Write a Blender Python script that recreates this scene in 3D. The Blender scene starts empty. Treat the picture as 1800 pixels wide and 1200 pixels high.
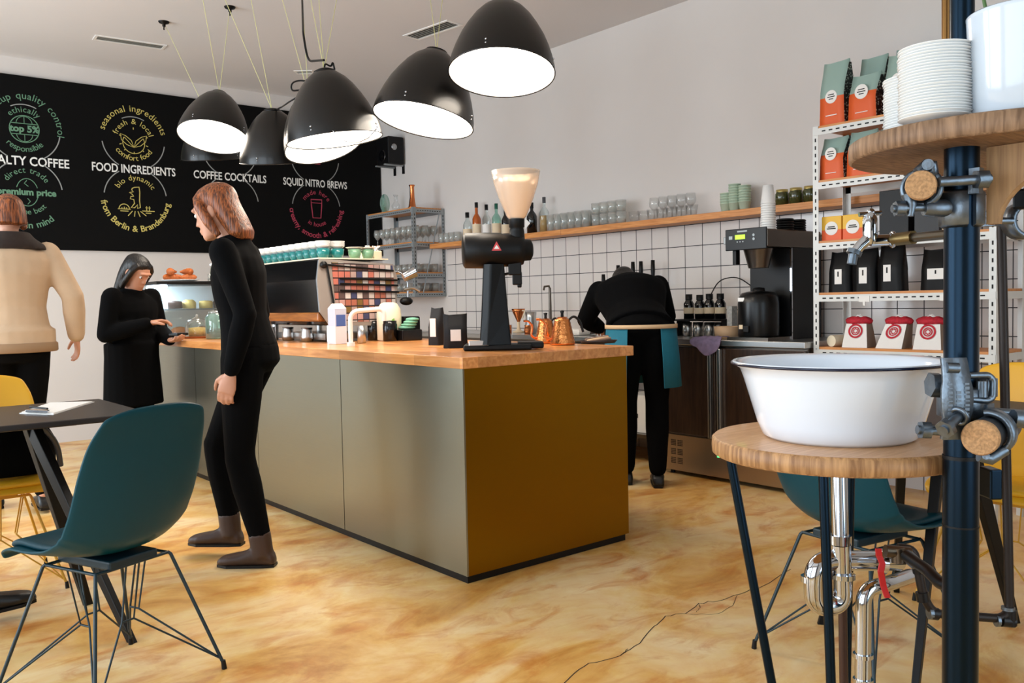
import bpy, bmesh, math, random
from mathutils import Vector, Matrix, Quaternion
C = bpy.context.scene.collection
SC = bpy.context.scene
R = math.radians
# ------------------------------------------------------------------ camera
# room axes: +X towards the tiled wall, +Y towards the menu board wall, Z up; camera stands at x=y=0
FPX, YAW, PITCH, ROLL, CAMH = 1527.659, 0.690282, 0.0460925, -0.0204809, 1.15
_fw = Vector((math.sin(YAW)*math.cos(PITCH), math.cos(YAW)*math.cos(PITCH), -math.sin(PITCH)))
_rt0 = Vector((math.cos(YAW), -math.sin(YAW), 0)); _up0 = _rt0.cross(_fw)
_rt = math.cos(ROLL)*_rt0+math.sin(ROLL)*_up0; _up = -math.sin(ROLL)*_rt0+math.cos(ROLL)*_up0
cd = bpy.data.cameras.new('camera'); cam = bpy.data.objects.new('camera', cd); C.objects.link(cam)
cam.matrix_world = Matrix(((_rt.x,_up.x,-_fw.x,0),(_rt.y,_up.y,-_fw.y,0),(_rt.z,_up.z,-_fw.z,CAMH),(0,0,0,1)))
cd.sensor_width = 36; cd.lens = FPX*36/1800; cd.clip_start = 0.05
SC.camera = cam
def ray(x, y): return _fw*FPX+_rt*(x-900)-_up*(y-600)
CP = Vector((0,0,CAMH))
def onz(x, y, z=0): d = ray(x,y); return CP+d*((z-CAMH)/d.z)
def onx(x, y, X): d = ray(x,y); return CP+d*(X/d.x)
def ony(x, y, Y): d = ray(x,y); return CP+d*(Y/d.y)
def dep(x, y, D): return CP+ray(x,y)*(D/FPX)
# ------------------------------------------------------------------ light and exposure
SC.view_settings.view_transform = 'Standard'; SC.view_settings.look = 'None'
SC.view_settings.exposure = EXPOSURE = 0.0; SC.view_settings.gamma = 1.0; SC.view_settings.use_curve_mapping = False
w = bpy.data.worlds.new('world'); SC.world = w; w.use_nodes = True
w.node_tree.nodes['Background'].inputs[0].default_value = (0.72,0.86,1,1)
w.node_tree.nodes['Background'].inputs[1].default_value = 1.0
def area(name, loc, direction, sx, sy, power, col):
    l = bpy.data.lights.new(name, 'AREA'); l.shape = 'RECTANGLE'; l.size = sx; l.size_y = sy; l.energy = power; l.color = col
    o = bpy.data.objects.new(name, l); C.objects.link(o); o.location = loc
    o.rotation_euler = Vector(direction).to_track_quat('-Z','Y').to_euler(); return o
XW, YB, ZC = 5.05, 8.335, 3.28        # tiled wall, board wall, ceiling
XL, YF = -2.3, -2.2                   # window wall, wall behind the photographer
# daylight through the shop windows of the left wall
for i,(yc,pw) in enumerate(((0.2,62),(3.4,115),(6.5,190))):
    area('window_daylight', (XL+0.1,yc,1.55), (1,0,0.04), 2.5, 2.5, pw, (0.80,0.905,1.0))
area('door_daylight', (1.2,YF+0.08,1.5), (0,1,0), 1.8, 2.2, 34, (0.70,0.86,1.0))
# ------------------------------------------------------------------ materials
def new_mat(name):
    m = bpy.data.materials.new(name); m.use_nodes = True
    return m, m.node_tree.nodes, m.node_tree.links, m.node_tree.nodes['Principled BSDF']
def setb(b, **k):
    for n,v in k.items(): b.inputs[n.replace('_',' ')].default_value = v
def lin(c):
    f = lambda v: v/12.92 if v <= .04045 else ((v+.055)/1.055)**2.4
    return (f(c[0]/255), f(c[1]/255), f(c[2]/255), 1)
def mat(name, rgb, rough=0.5, metal=0.0, spec=0.5, coat=0.0, emit=0.0, noise=0.0, nscale=40, bump=0.0, **kw):
    m,N,L,b = new_mat(name)
    c = lin(rgb); setb(b, Base_Color=c, Roughness=rough, Metallic=metal)
    b.inputs['Specular IOR Level'].default_value = spec
    b.inputs['Coat Weight'].default_value = coat
    if emit: b.inputs['Emission Color'].default_value = c; b.inputs['Emission Strength'].default_value = emit
    if noise or bump:
        tc = N.new('ShaderNodeTexCoord'); nz = N.new('ShaderNodeTexNoise'); nz.inputs['Scale'].default_value = nscale; nz.inputs['Detail'].default_value = 4
        L.new(tc.outputs['Object'], nz.inputs['Vector'])
        if noise:
            mx = N.new('ShaderNodeMix'); mx.data_type = 'RGBA'
            mx.inputs[6].default_value = tuple(v*(1-noise) for v in c[:3])+(1,); mx.inputs[7].default_value = tuple(min(1,v*(1+noise)) for v in c[:3])+(1,)
            L.new(nz.outputs[0], mx.inputs[0]); L.new(mx.outputs[2], b.inputs['Base Color'])
        if bump:
            bp = N.new('ShaderNodeBump'); bp.inputs['Strength'].default_value = bump; bp.inputs['Distance'].default_value = 0.004
            L.new(nz.outputs[0], bp.inputs['Height']); L.new(bp.outputs[0], b.inputs['Normal'])
    return m
def glass(name, rgb=(255,255,255), rough=0.02, alpha=0.0, edge=0.6):
    # thin-walled glass: mostly clear with a specular skin
    m,N,L,b = new_mat(name); N.remove(b)
    out = N['Material Output']; tr = N.new('ShaderNodeBsdfTransparent'); gl = N.new('ShaderNodeBsdfGlossy'); df = N.new('ShaderNodeBsdfDiffuse')
    tr.inputs[0].default_value = lin(rgb); gl.inputs['Roughness'].default_value = rough; df.inputs[0].default_value = lin(rgb)
    lw = N.new('ShaderNodeLayerWeight'); lw.inputs[0].default_value = 0.35
    m1 = N.new('ShaderNodeMixShader'); m1.inputs[0].default_value = alpha
    m2 = N.new('ShaderNodeMixShader'); mp = N.new('ShaderNodeMapRange'); mp.inputs[3].default_value = 0.03; mp.inputs[4].default_value = edge
    L.new(lw.outputs['Facing'], mp.inputs[0]); L.new(mp.outputs[0], m2.inputs[0])
    L.new(tr.outputs[0], m1.inputs[1]); L.new(df.outputs[0], m1.inputs[2]); L.new(m1.outputs[0], m2.inputs[1]); L.new(gl.outputs[0], m2.inputs[2])
    L.new(m2.outputs[0], out.inputs[0]); return m
def wood(name, c1, c2, scale=(1,14,14), rough=0.45, fine=1.0, blocks=None, coat=0.0):
    m,N,L,b = new_mat(name)
    tc = N.new('ShaderNodeTexCoord'); mp = N.new('ShaderNodeMapping'); mp.inputs['Scale'].default_value = scale
    L.new(tc.outputs['Object'], mp.inputs[0])
    nz = N.new('ShaderNodeTexNoise'); nz.inputs['Scale'].default_value = 3*fine; nz.inputs['Detail'].default_value = 6; nz.inputs['Distortion'].default_value = 0.6
    L.new(mp.outputs[0], nz.inputs['Vector'])
    rp = N.new('ShaderNodeValToRGB'); rp.color_ramp.elements[0].color = lin(c1); rp.color_ramp.elements[1].color = lin(c2)
    rp.color_ramp.elements[0].position = 0.35; rp.color_ramp.elements[1].position = 0.68
    L.new(nz.outputs[0], rp.inputs[0]); last = rp.outputs[0]
    if blocks:   # glued staves: a per-stave tint
        vs = N.new('ShaderNodeVectorMath'); vs.operation = 'MULTIPLY'; vs.inputs[1].default_value = blocks
        fl = N.new('ShaderNodeVectorMath'); fl.operation = 'FLOOR'; wn = N.new('ShaderNodeTexWhiteNoise')
        L.new(tc.outputs['Object'], vs.inputs[0]); L.new(vs.outputs[0], fl.inputs[0]); L.new(fl.outputs[0], wn.inputs[0])
        hs = N.new('ShaderNodeHueSaturation'); mr = N.new('ShaderNodeMapRange'); mr.inputs[3].default_value = 0.78; mr.inputs[4].default_value = 1.2
        L.new(wn.outputs[0], mr.inputs[0]); L.new(mr.outputs[0], hs.inputs['Value']); L.new(last, hs.inputs['Color']); last = hs.outputs[0]
    L.new(last, b.inputs['Base Color']); setb(b, Roughness=rough); b.inputs['Coat Weight'].default_value = coat
    return m
M = {}
M['wall'] = mat('plaster_white', (214,208,203), 0.9, noise=0.03, nscale=3)
M['ceil'] = mat('ceiling_white', (216,214,214), 0.95, noise=0.02, nscale=2)
M['black'] = mat('matte_black', (5,5,6), 0.45, spec=0.3)
M['blackgloss'] = mat('gloss_black', (10,10,11), 0.18)
M['blackmetal'] = mat('black_powder_coat', (6,8,11), 0.35, spec=0.28)
M['bluemetal'] = mat('blue_black_paint', (20,35,48), 0.28, 0.9)
M['steel'] = mat('stainless_steel', (190,190,188), 0.28, 1.0)
M['steeldark'] = mat('dark_stainless_steel', (112,104,96), 0.32, 1.0)
M['chrome'] = mat('chrome', (196,200,206), 0.08, 1.0)
M['galv'] = mat('galvanised_steel', (112,122,132), 0.36, 0.9, noise=0.35, nscale=60, bump=0.3)
M['shelfmetal'] = mat('light_grey_enamel_angle', (214,214,210), 0.5, 0.1)
M['shelfgrey'] = mat('grey_steel_angle', (150,156,158), 0.45, 0.4)
M['slot'] = mat('slot_shadow_black', (14,14,16), 0.8)
M['copper'] = mat('copper', (214,128,78), 0.22, 1.0)
M['white'] = mat('white_plastic', (236,234,230), 0.4)
M['enamel'] = mat('white_enamel', (230,238,248), 0.12, coat=0.5)
M['ceramic'] = mat('white_ceramic', (238,238,236), 0.22, coat=0.3)
M['navy'] = mat('navy_enamel', (14,22,48), 0.2)
M['cream'] = mat('cream_plastic', (240,228,200), 0.5)
M['paper'] = mat('white_paper', (236,233,228), 0.8)
M['teal'] = mat('teal_shell_plastic', (0,62,74), 0.38, spec=0.25)
M['tealpad'] = mat('teal_leatherette_pad', (0,50,60), 0.45, spec=0.25, bump=0.1, nscale=300)
M['yellow'] = mat('mustard_shell_plastic', (226,168,34), 0.4)
M['tealwire'] = mat('teal_painted_wire', (8,38,48), 0.4)
M['yellowwire'] = mat('mustard_painted_wire', (200,150,40), 0.4)
M['tabletop'] = mat('dark_brown_laminate', (34,26,23), 0.4, noise=0.1, nscale=30)
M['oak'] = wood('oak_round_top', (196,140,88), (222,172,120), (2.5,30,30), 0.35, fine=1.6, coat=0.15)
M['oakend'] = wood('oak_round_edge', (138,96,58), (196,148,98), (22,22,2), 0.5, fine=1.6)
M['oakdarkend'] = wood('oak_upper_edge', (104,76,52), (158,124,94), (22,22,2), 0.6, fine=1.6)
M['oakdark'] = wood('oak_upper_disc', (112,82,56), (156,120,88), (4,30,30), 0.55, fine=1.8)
M['birch'] = wood('wooden_worktop', (196,126,66), (226,160,96), (14,1.2,14), 0.3, blocks=(12,3,1), coat=0.2)
M['shelfwood'] = wood('wood_shelf', (196,124,62), (222,154,90), (30,2,30), 0.5)
M['ply'] = wood('ply_bracket', (150,112,74), (186,146,100), (30,30,2), 0.6)
M['glass'] = glass('clear_glass', (240,246,246), alpha=0.04)
M['glassgreen'] = glass('green_tinted_glass', (190,226,214), alpha=0.25)
M['hopper'] = glass('cloudy_hopper_plastic', (246,232,216), rough=0.2, alpha=0.42)
M['bulb'] = mat('lamp_glow', (255,246,232), emit=9.0)
M['shade'] = mat('black_lamp_shade', (15,13,11), 0.34, spec=0.35, coat=0.12)
M['shadein'] = mat('white_lamp_inside', (250,246,240), 0.6)
M['cordyellow'] = mat('yellow_cord', (220,218,150), 0.7)
M['cork'] = mat('cork', (178,136,94), 0.9, noise=0.75, nscale=230, bump=0.4)
M['red'] = mat('red_paint', (196,32,30), 0.4)
M['skin'] = mat('skin', (196,140,112), 0.5)
M['hairbrown'] = mat('reddish_brown_hair', (110,58,30), 0.5, noise=0.5, nscale=60)
M['hairdark'] = mat('dark_hair', (9,7,6), 0.5, noise=0.4, nscale=60)
M['clothblack'] = mat('black_cloth', (3,3,4), 0.95, spec=0.12, noise=0.3, nscale=25)
M['clothbeige'] = mat('beige_jacket_cloth', (196,168,138), 0.85, noise=0.1, nscale=12)
M['clothteal'] = mat('teal_apron_cloth', (16,104,126), 0.8, noise=0.12, nscale=20)
M['leather'] = mat('brown_boot_leather', (60,38,26), 0.5)
M['shoe'] = mat('black_shoe_leather', (7,7,7), 0.4)

# brushed brass cladding of the counter
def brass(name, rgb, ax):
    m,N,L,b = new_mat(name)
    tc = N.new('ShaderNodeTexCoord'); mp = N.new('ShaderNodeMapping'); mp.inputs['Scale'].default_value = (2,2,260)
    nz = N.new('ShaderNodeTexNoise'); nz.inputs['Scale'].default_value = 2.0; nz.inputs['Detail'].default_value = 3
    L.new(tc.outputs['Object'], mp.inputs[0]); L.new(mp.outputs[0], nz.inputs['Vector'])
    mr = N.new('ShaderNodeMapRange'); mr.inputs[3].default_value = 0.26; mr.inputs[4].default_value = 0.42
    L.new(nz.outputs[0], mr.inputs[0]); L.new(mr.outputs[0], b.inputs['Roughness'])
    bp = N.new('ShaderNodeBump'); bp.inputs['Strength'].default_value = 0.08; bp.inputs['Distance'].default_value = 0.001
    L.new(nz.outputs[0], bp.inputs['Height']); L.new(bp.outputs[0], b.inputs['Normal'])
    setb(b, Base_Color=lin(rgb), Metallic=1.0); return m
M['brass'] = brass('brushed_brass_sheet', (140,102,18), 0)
M['brass_daylit'] = brass('brushed_brass_daylit', (146,146,132), 0)  # front brass tinted grey: its daylight reflection is put into the colour

# poured floor: cream with orange clouds
def floor_mat():
    m,N,L,b = new_mat('poured_orange_floor')
    tc = N.new('ShaderNodeTexCoord')
    def noise(sc, det, dist, scale=(1,1,1)):
        mp = N.new('ShaderNodeMapping'); mp.inputs['Scale'].default_value = scale; mp.inputs['Rotation'].default_value = (0,0,-0.7); L.new(tc.outputs['Object'], mp.inputs[0])
        n = N.new('ShaderNodeTexNoise'); n.inputs['Scale'].default_value = sc; n.inputs['Detail'].default_value = det; n.inputs['Distortion'].default_value = dist
        n.inputs['Roughness'].default_value = 0.62
        L.new(mp.outputs[0], n.inputs['Vector']); return n.outputs[0]
    n1 = noise(1.5, 7, 0.7, (1,1.7,1)); n2 = noise(3.2, 9, 1.0, (1,2.0,1)); n3 = noise(9, 6, 0.5)
    r1 = N.new('ShaderNodeValToRGB'); e = r1.color_ramp.elements
    e[0].position = 0.30; e[0].color = lin((188,126,52)); e[1].position = 0.66; e[1].color = lin((234,206,158))
    x = e.new(0.42); x.color = lin((218,168,92)); x = e.new(0.52); x.color = lin((228,190,128))
    L.new(n1, r1.inputs[0])
    r2 = N.new('ShaderNodeValToRGB'); e = r2.color_ramp.elements; e[0].position = 0.5; e[0].color = (0,0,0,1); e[1].position = 0.72; e[1].color = (1,1,1,1)
    L.new(n2, r2.inputs[0])
    mx = N.new('ShaderNodeMix'); mx.data_type = 'RGBA'; mx.inputs[7].default_value = lin((190,104,24))
    ml = N.new('ShaderNodeMath'); ml.operation = 'MULTIPLY'; ml.inputs[1].default_value = 0.75; L.new(r2.outputs[0], ml.inputs[0])
    L.new(ml.outputs[0], mx.inputs[0]); L.new(r1.outputs[0], mx.inputs[6])
    mx2 = N.new('ShaderNodeMix'); mx2.data_type = 'RGBA'; mx2.blend_type = 'OVERLAY'; mx2.inputs[0].default_value = 0.35
    L.new(mx.outputs[2], mx2.inputs[6]); L.new(n3, mx2.inputs[7]); L.new(mx2.outputs[2], b.inputs['Base Color'])
    setb(b, Roughness=0.3); b.inputs['Specular IOR Level'].default_value = 0.45
    mr = N.new('ShaderNodeMapRange'); mr.inputs[3].default_value = 0.22; mr.inputs[4].default_value = 0.45; L.new(n3, mr.inputs[0]); L.new(mr.outputs[0], b.inputs['Roughness'])
    return m
M['floor'] = floor_mat()
def tile_mat():
    m,N,L,b = new_mat('white_wall_tiles')
    tc = N.new('ShaderNodeTexCoord'); sp = N.new('ShaderNodeSeparateXYZ'); cb = N.new('ShaderNodeCombineXYZ')
    L.new(tc.outputs['Object'], sp.inputs[0])
    ay = N.new('ShaderNodeMath'); ay.operation = 'ADD'; ay.inputs[1].default_value = -4.888+0.1583*60; L.new(sp.outputs['Y'], ay.inputs[0])
    az = N.new('ShaderNodeMath'); az.operation = 'ADD'; az.inputs[1].default_value = -1.524+0.1543*20; L.new(sp.outputs['Z'], az.inputs[0])
    L.new(ay.outputs[0], cb.inputs[0]); L.new(az.outputs[0], cb.inputs[1])
    bt = N.new('ShaderNodeTexBrick'); bt.offset = 0.0; bt.inputs['Scale'].default_value = 1.0; bt.inputs['Brick Width'].default_value = 0.1583
    bt.inputs['Row Height'].default_value = 0.1543; bt.inputs['Mortar Size'].default_value = 0.0028; bt.inputs['Mortar Smooth'].default_value = 0.1
    bt.inputs['Color1'].default_value = lin((226,218,212)); bt.inputs['Color2'].default_value = lin((220,214,210)); bt.inputs['Mortar'].default_value = lin((40,40,44))
    L.new(cb.outputs[0], bt.inputs['Vector']); L.new(bt.outputs['Color'], b.inputs['Base Color'])
    mr = N.new('ShaderNodeMapRange'); mr.inputs[3].default_value = 0.16; mr.inputs[4].default_value = 0.8; L.new(bt.outputs['Fac'], mr.inputs[0]); L.new(mr.outputs[0], b.inputs['Roughness'])
    bp = N.new('ShaderNodeBump'); bp.inputs['Strength'].default_value = 0.4; bp.inputs['Distance'].default_value = 0.002; bp.invert = True
    L.new(bt.outputs['Fac'], bp.inputs['Height']); L.new(bp.outputs[0], b.inputs['Normal']); return m
M['tiles'] = tile_mat()
# ------------------------------------------------------------------ mesh builder
class MB:
    def __init__(s, off=(0,0,0)): s.v = []; s.f = []; s.m = []; s.sm = []; s.cur = 0; s.off = Vector(off)
    def mi(s, i): s.cur = i; return s
    def add(s, vs, fs, smooth=False):
        b = len(s.v); s.v += [Vector(p)-s.off for p in vs]
        for f in fs: s.f.append([b+i for i in f]); s.m.append(s.cur); s.sm.append(smooth)
        return s
    def box(s, x0,y0,z0,x1,y1,z1):
        return s.add([(x0,y0,z0),(x1,y0,z0),(x1,y1,z0),(x0,y1,z0),(x0,y0,z1),(x1,y0,z1),(x1,y1,z1),(x0,y1,z1)],
                     [(0,3,2,1),(4,5,6,7),(0,1,5,4),(1,2,6,5),(2,3,7,6),(3,0,4,7)])
    def cbox(s, c, d): return s.box(c[0]-d[0]/2,c[1]-d[1]/2,c[2]-d[2]/2,c[0]+d[0]/2,c[1]+d[1]/2,c[2]+d[2]/2)
    def obox(s, c, ux, uy, uz):   # centre and three half-axis vectors
        c = Vector(c); ux,uy,uz = Vector(ux),Vector(uy),Vector(uz)
        vs = [c+a*ux+b*uy+d*uz for d in (-1,1) for a,b in ((-1,-1),(1,-1),(1,1),(-1,1))]
        return s.add(vs, [(0,3,2,1),(4,5,6,7),(0,1,5,4),(1,2,6,5),(2,3,7,6),(3,0,4,7)])
    def rings(s, rings, cap0=True, cap1=True, closed=False, smooth=True):
        n = len(rings[0]); vs = [p for r in rings for p in r]; fs = []
        k = len(rings)
        for i in range(k if closed else k-1):
            a = i*n; b = ((i+1)%k)*n
            for j in range(n): fs.append((a+j, a+(j+1)%n, b+(j+1)%n, b+j))
        s.add(vs, fs, smooth)
        if not closed:
            if cap0: s.add(rings[0], [tuple(reversed(range(n)))])
            if cap1: s.add(rings[-1], [tuple(range(n))])
        return s
    def lathe(s, prof, c=(0,0,0), n=24, axis=None, cap0=True, cap1=True, sx=1, sy=1, smooth=True):
        c = Vector(c); q = Vector((0,0,1)).rotation_difference(Vector(axis)) if axis is not None else Quaternion()
        rs = [[c+q@Vector((r*sx*math.cos(2*math.pi*j/n), r*sy*math.sin(2*math.pi*j/n), z)) for j in range(n)] for r,z in prof]
        return s.rings(rs, cap0, cap1, smooth=smooth)
    def cyl(s, a, b, r0, r1=None, n=16, caps=True):
        a,b = Vector(a),Vector(b); r1 = r0 if r1 is None else r1
        return s.lathe([(r0,0),(r1,(b-a).length)], a, n, (b-a), caps, caps)
    def tube(s, pts, r, n=8, closed=False, caps=True):
        pts = [Vector(p) for p in pts]; k = len(pts); rs = []; prev = None
        rr = r if isinstance(r,(list,tuple)) else [r]*k
        for i,p in enumerate(pts):
            if closed: t = (pts[(i+1)%k]-pts[i-1])
            else: t = pts[min(i+1,k-1)]-pts[max(i-1,0)]
            t.normalize()
            if prev is None:
                nrm = t.orthogonal().normalized()
            else:
                nrm = (prev-t*prev.dot(t)); nrm = nrm.normalized() if nrm.length > 1e-6 else t.orthogonal().normalized()
            prev = nrm; bi = t.cross(nrm)
            rs.append([p+rr[i]*(math.cos(2*math.pi*j/n)*nrm+math.sin(2*math.pi*j/n)*bi) for j in range(n)])
        return s.rings(rs, caps, caps, closed)
    def ball(s, c, r, sc=(1,1,1), n=16, q=None):
        k = max(6,n//2); q = q or Quaternion(); c = Vector(c)
        prof = [(math.sin(math.pi*i/k), -math.cos(math.pi*i/k)) for i in range(k+1)]
        rs = [[c+q@Vector((max(a,1e-4)*r*sc[0]*math.cos(2*math.pi*j/n), max(a,1e-4)*r*sc[1]*math.sin(2*math.pi*j/n), z*r*sc[2])) for j in range(n)] for a,z in prof]
        return s.rings(rs)
    def torus(s, c, R0, r, axis=(0,0,1), n=32, m=8, sx=1, sy=1):
        q = Vector((0,0,1)).rotation_difference(Vector(axis)); c = Vector(c)
        return s.tube([c+q@Vector((R0*sx*math.cos(2*math.pi*i/n), R0*sy*math.sin(2*math.pi*i/n),0)) for i in range(n)], r, m, closed=True)
    def prism(s, poly, o, u, v, t):   # 2-D polygon extruded: origin o, axes u,v, thickness vector t
        o,u,v,t = Vector(o),Vector(u),Vector(v),Vector(t); n = len(poly)
        a = [o+u*p[0]+v*p[1] for p in poly]; b = [p+t for p in a]
        s.add(a+b, [tuple(reversed(range(n))), tuple(range(n,2*n))]+[(i,(i+1)%n,n+(i+1)%n,n+i) for i in range(n)])
        return s
    def mesh(s, name, mats):
        me = bpy.data.meshes.new(name); me.from_pydata([tuple(p) for p in s.v], [], s.f)
        for mm in (mats if isinstance(mats,(list,tuple)) else [mats]): me.materials.append(M[mm] if isinstance(mm,str) else mm)
        me.polygons.foreach_set('material_index', s.m); me.polygons.foreach_set('use_smooth', s.sm)
        bm = bmesh.new(); bm.from_mesh(me); bmesh.ops.recalc_face_normals(bm, faces=bm.faces); bm.to_mesh(me); bm.free()
        return me
    def build(s, name, mats, parent=None, label=None, cat=None, group=None, kind=None, loc=None, rz=0, bevel=0, seg=2, sub=0, rm=0, solid=0):
        o = bpy.data.objects.new(name, s.mesh(name, mats)); C.objects.link(o)
        if parent is not None: o.parent = parent
        if loc is not None: o.location = loc
        o.rotation_euler = (0,0,rz)
        if solid:
            d = o.modifiers.new('solid','SOLIDIFY'); d.thickness = solid; d.offset = 0
        if rm:
            d = o.modifiers.new('remesh','REMESH'); d.mode = 'VOXEL'; d.voxel_size = rm; d.use_smooth_shade = True
            d = o.modifiers.new('smooth','SMOOTH'); d.factor = 0.5; d.iterations = 3
        if bevel:
            d = o.modifiers.new('bevel','BEVEL'); d.width = bevel; d.segments = seg; d.limit_method = 'ANGLE'; d.angle_limit = R(35)
        if sub:
            d = o.modifiers.new('sub','SUBSURF'); d.levels = sub; d.render_levels = sub
        tag(o, label, cat, group, kind); return o
def tag(o, label=None, cat=None, group=None, kind=None):
    if label: o['label'] = label
    if cat: o['category'] = cat
    if group: o['group'] = group
    if kind: o['kind'] = kind
    return o
def thing(name, label, cat, loc=(0,0,0), rz=0, group=None):
    o = bpy.data.objects.new(name, None); C.objects.link(o); o.empty_display_size = 0.05
    o.location = loc; o.rotation_euler = (0,0,rz); return tag(o, label, cat, group)
def kids(o): return [c for c in C.objects if c.parent == o]
def dup(root, loc, rz=None, label=None, group=None):
    def cp(o, par):
        c = o.copy(); C.objects.link(c)
        if par is not None: c.parent = par
        for ch in kids(o): cp(ch, c)
        return c
    r = cp(root, None); r.location = loc
    if rz is not None: r.rotation_euler = (0,0,rz)
    if label: r['label'] = label
    if group: r['group'] = group
    return r
def arc(c, r, a0, a1, u, v, n=8):
    c,u,v = Vector(c),Vector(u),Vector(v)
    return [c+u*(r*math.cos(a0+(a1-a0)*i/n))+v*(r*math.sin(a0+(a1-a0)*i/n)) for i in range(n+1)]
def fillet(pts, rad, n=6):     # round the corners of a polyline
    pts = [Vector(p) for p in pts]; out = [pts[0]]
    for i in range(1,len(pts)-1):
        a,b,c = pts[i-1],pts[i],pts[i+1]; da = (a-b).normalized(); dc = (c-b).normalized()
        k = min(rad, (a-b).length*0.48, (c-b).length*0.48); p,q = b+da*k, b+dc*k
        for j in range(n+1):
            t = j/n; out.append((1-t)**2*p+2*t*(1-t)*b+t*t*q)
    out.append(pts[-1]); return out
# ---- lettering as flat mesh
_cw = {}
def text_mesh(txt, size, bold=0.0):
    cu = bpy.data.curves.new('t','FONT'); cu.body = txt; cu.size = size; cu.align_x = 'LEFT'; cu.offset = bold; cu.resolution_u = 3
    ob = bpy.data.objects.new('t', cu); C.objects.link(ob)
    dg = bpy.context.evaluated_depsgraph_get(); me = bpy.data.meshes.new_from_object(ob.evaluated_get(dg))
    vs = [v.co.copy() for v in me.vertices]; fs = [tuple(p.vertices) for p in me.polygons]
    bpy.data.objects.remove(ob); bpy.data.meshes.remove(me); bpy.data.curves.remove(cu); return vs, fs
def tw(txt):
    if txt not in _cw:
        a = text_mesh('|'+txt+'|', 1.0)[0]; b = text_mesh('||', 1.0)[0]
        _cw[txt] = (max(p.x for p in a)-min(p.x for p in a))-(max(p.x for p in b)-min(p.x for p in b))
    return _cw[txt]
def put_text(mb, txt, size, o, u, v, align=0.5, bold=0.0, stretch=1.0, width=None):
    vs, fs = text_mesh(txt, size, bold)
    if not vs: return
    x0 = min(p.x for p in vs); x1 = max(p.x for p in vs)
    if width: stretch = width/(x1-x0)
    o,u,v = Vector(o),Vector(u),Vector(v)
    mb.add([o+u*((p.x-x0-(x1-x0)*align)*stretch)+v*p.y for p in vs], fs)
def put_arc_text(mb, txt, size, c, rad, mid, u, v, inside=False, bold=0.0, track=1.0):
    # letters along a circle; mid = angle of the middle (0 = u, pi/2 = v); inside=True reads along the bottom
    c,u,v = Vector(c),Vector(u),Vector(v); adv = [tw(ch if ch != ' ' else 'n')*size*track*(0.75 if ch == ' ' else 1) for ch in txt]
    tot = sum(adv); s = -tot/2
    for ch,a in zip(txt,adv):
        if ch != ' ':
            t = (s+a/2)/rad; ang = mid+t if inside else mid-t
            rd = u*math.cos(ang)+v*math.sin(ang); tn = (u*-math.sin(ang)+v*math.cos(ang))
            if inside: put_text(mb, ch, size, c+rad*rd, tn, -rd, 0.5, bold)
            else: put_text(mb, ch, size, c+rad*rd, -tn, rd, 0.5, bold)
        s += a
def line2(mb, pts, wd, c, u, v, closed=False):
    # flat stroked polyline in the plane (u,v)
    c,u,v = Vector(c),Vector(u),Vector(v); k = len(pts); P = [Vector((p[0],p[1])) for p in pts]
    L_,R_ = [],[]
    for i in range(k):
        a = P[(i-1)%k] if (closed or i > 0) else P[i]; b = P[(i+1)%k] if (closed or i < k-1) else P[i]
        t = (b-a).normalized() if (b-a).length > 1e-9 else Vector((1,0)); n = Vector((-t.y,t.x))*wd/2
        L_.append(P[i]+n); R_.append(P[i]-n)
    vs = [c+u*p.x+v*p.y for p in L_+R_]
    mb.add(vs, [(i,(i+1)%k,k+(i+1)%k,k+i) for i in range(k if closed else k-1)])
def arcpts(cx, cy, r, a0, a1, n=24, sx=1.0): return [(cx+sx*r*math.cos(R(a0+(a1-a0)*i/n)), cy+r*math.sin(R(a0+(a1-a0)*i/n))) for i in range(n+1)]

ORDW = 'first second third fourth fifth sixth seventh eighth ninth tenth eleventh twelfth thirteenth fourteenth fifteenth sixteenth seventeenth eighteenth nineteenth twentieth'.split()
def nth(i):   # 0 -> 'first'
    return ORDW[i] if i < 20 else 'twenty-'+ORDW[i-20]

def hair_mat(name, c1, c2):
    m,N,L,b = new_mat(name); tc = N.new('ShaderNodeTexCoord'); mp = N.new('ShaderNodeMapping'); mp.inputs['Scale'].default_value = (150,150,7); L.new(tc.outputs['Object'], mp.inputs[0])
    nz = N.new('ShaderNodeTexNoise'); nz.inputs['Scale'].default_value = 1.0; nz.inputs['Detail'].default_value = 3; L.new(mp.outputs[0], nz.inputs['Vector'])
    r = N.new('ShaderNodeValToRGB'); r.color_ramp.elements[0].color = lin(c1); r.color_ramp.elements[1].color = lin(c2); r.color_ramp.elements[0].position = 0.35; r.color_ramp.elements[1].position = 0.68
    L.new(nz.outputs[0], r.inputs[0]); L.new(r.outputs[0], b.inputs['Base Color']); bp = N.new('ShaderNodeBump'); bp.inputs['Strength'].default_value = 0.9; bp.inputs['Distance'].default_value = 0.004
    L.new(nz.outputs[0], bp.inputs['Height']); L.new(bp.outputs[0], b.inputs['Normal']); setb(b, Roughness=0.42); return m
M['hairbrown'] = hair_mat('auburn_hair', (66,30,14), (168,92,44)); M['hairdark'] = hair_mat('dark_hair', (5,4,4), (24,18,15))
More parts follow.
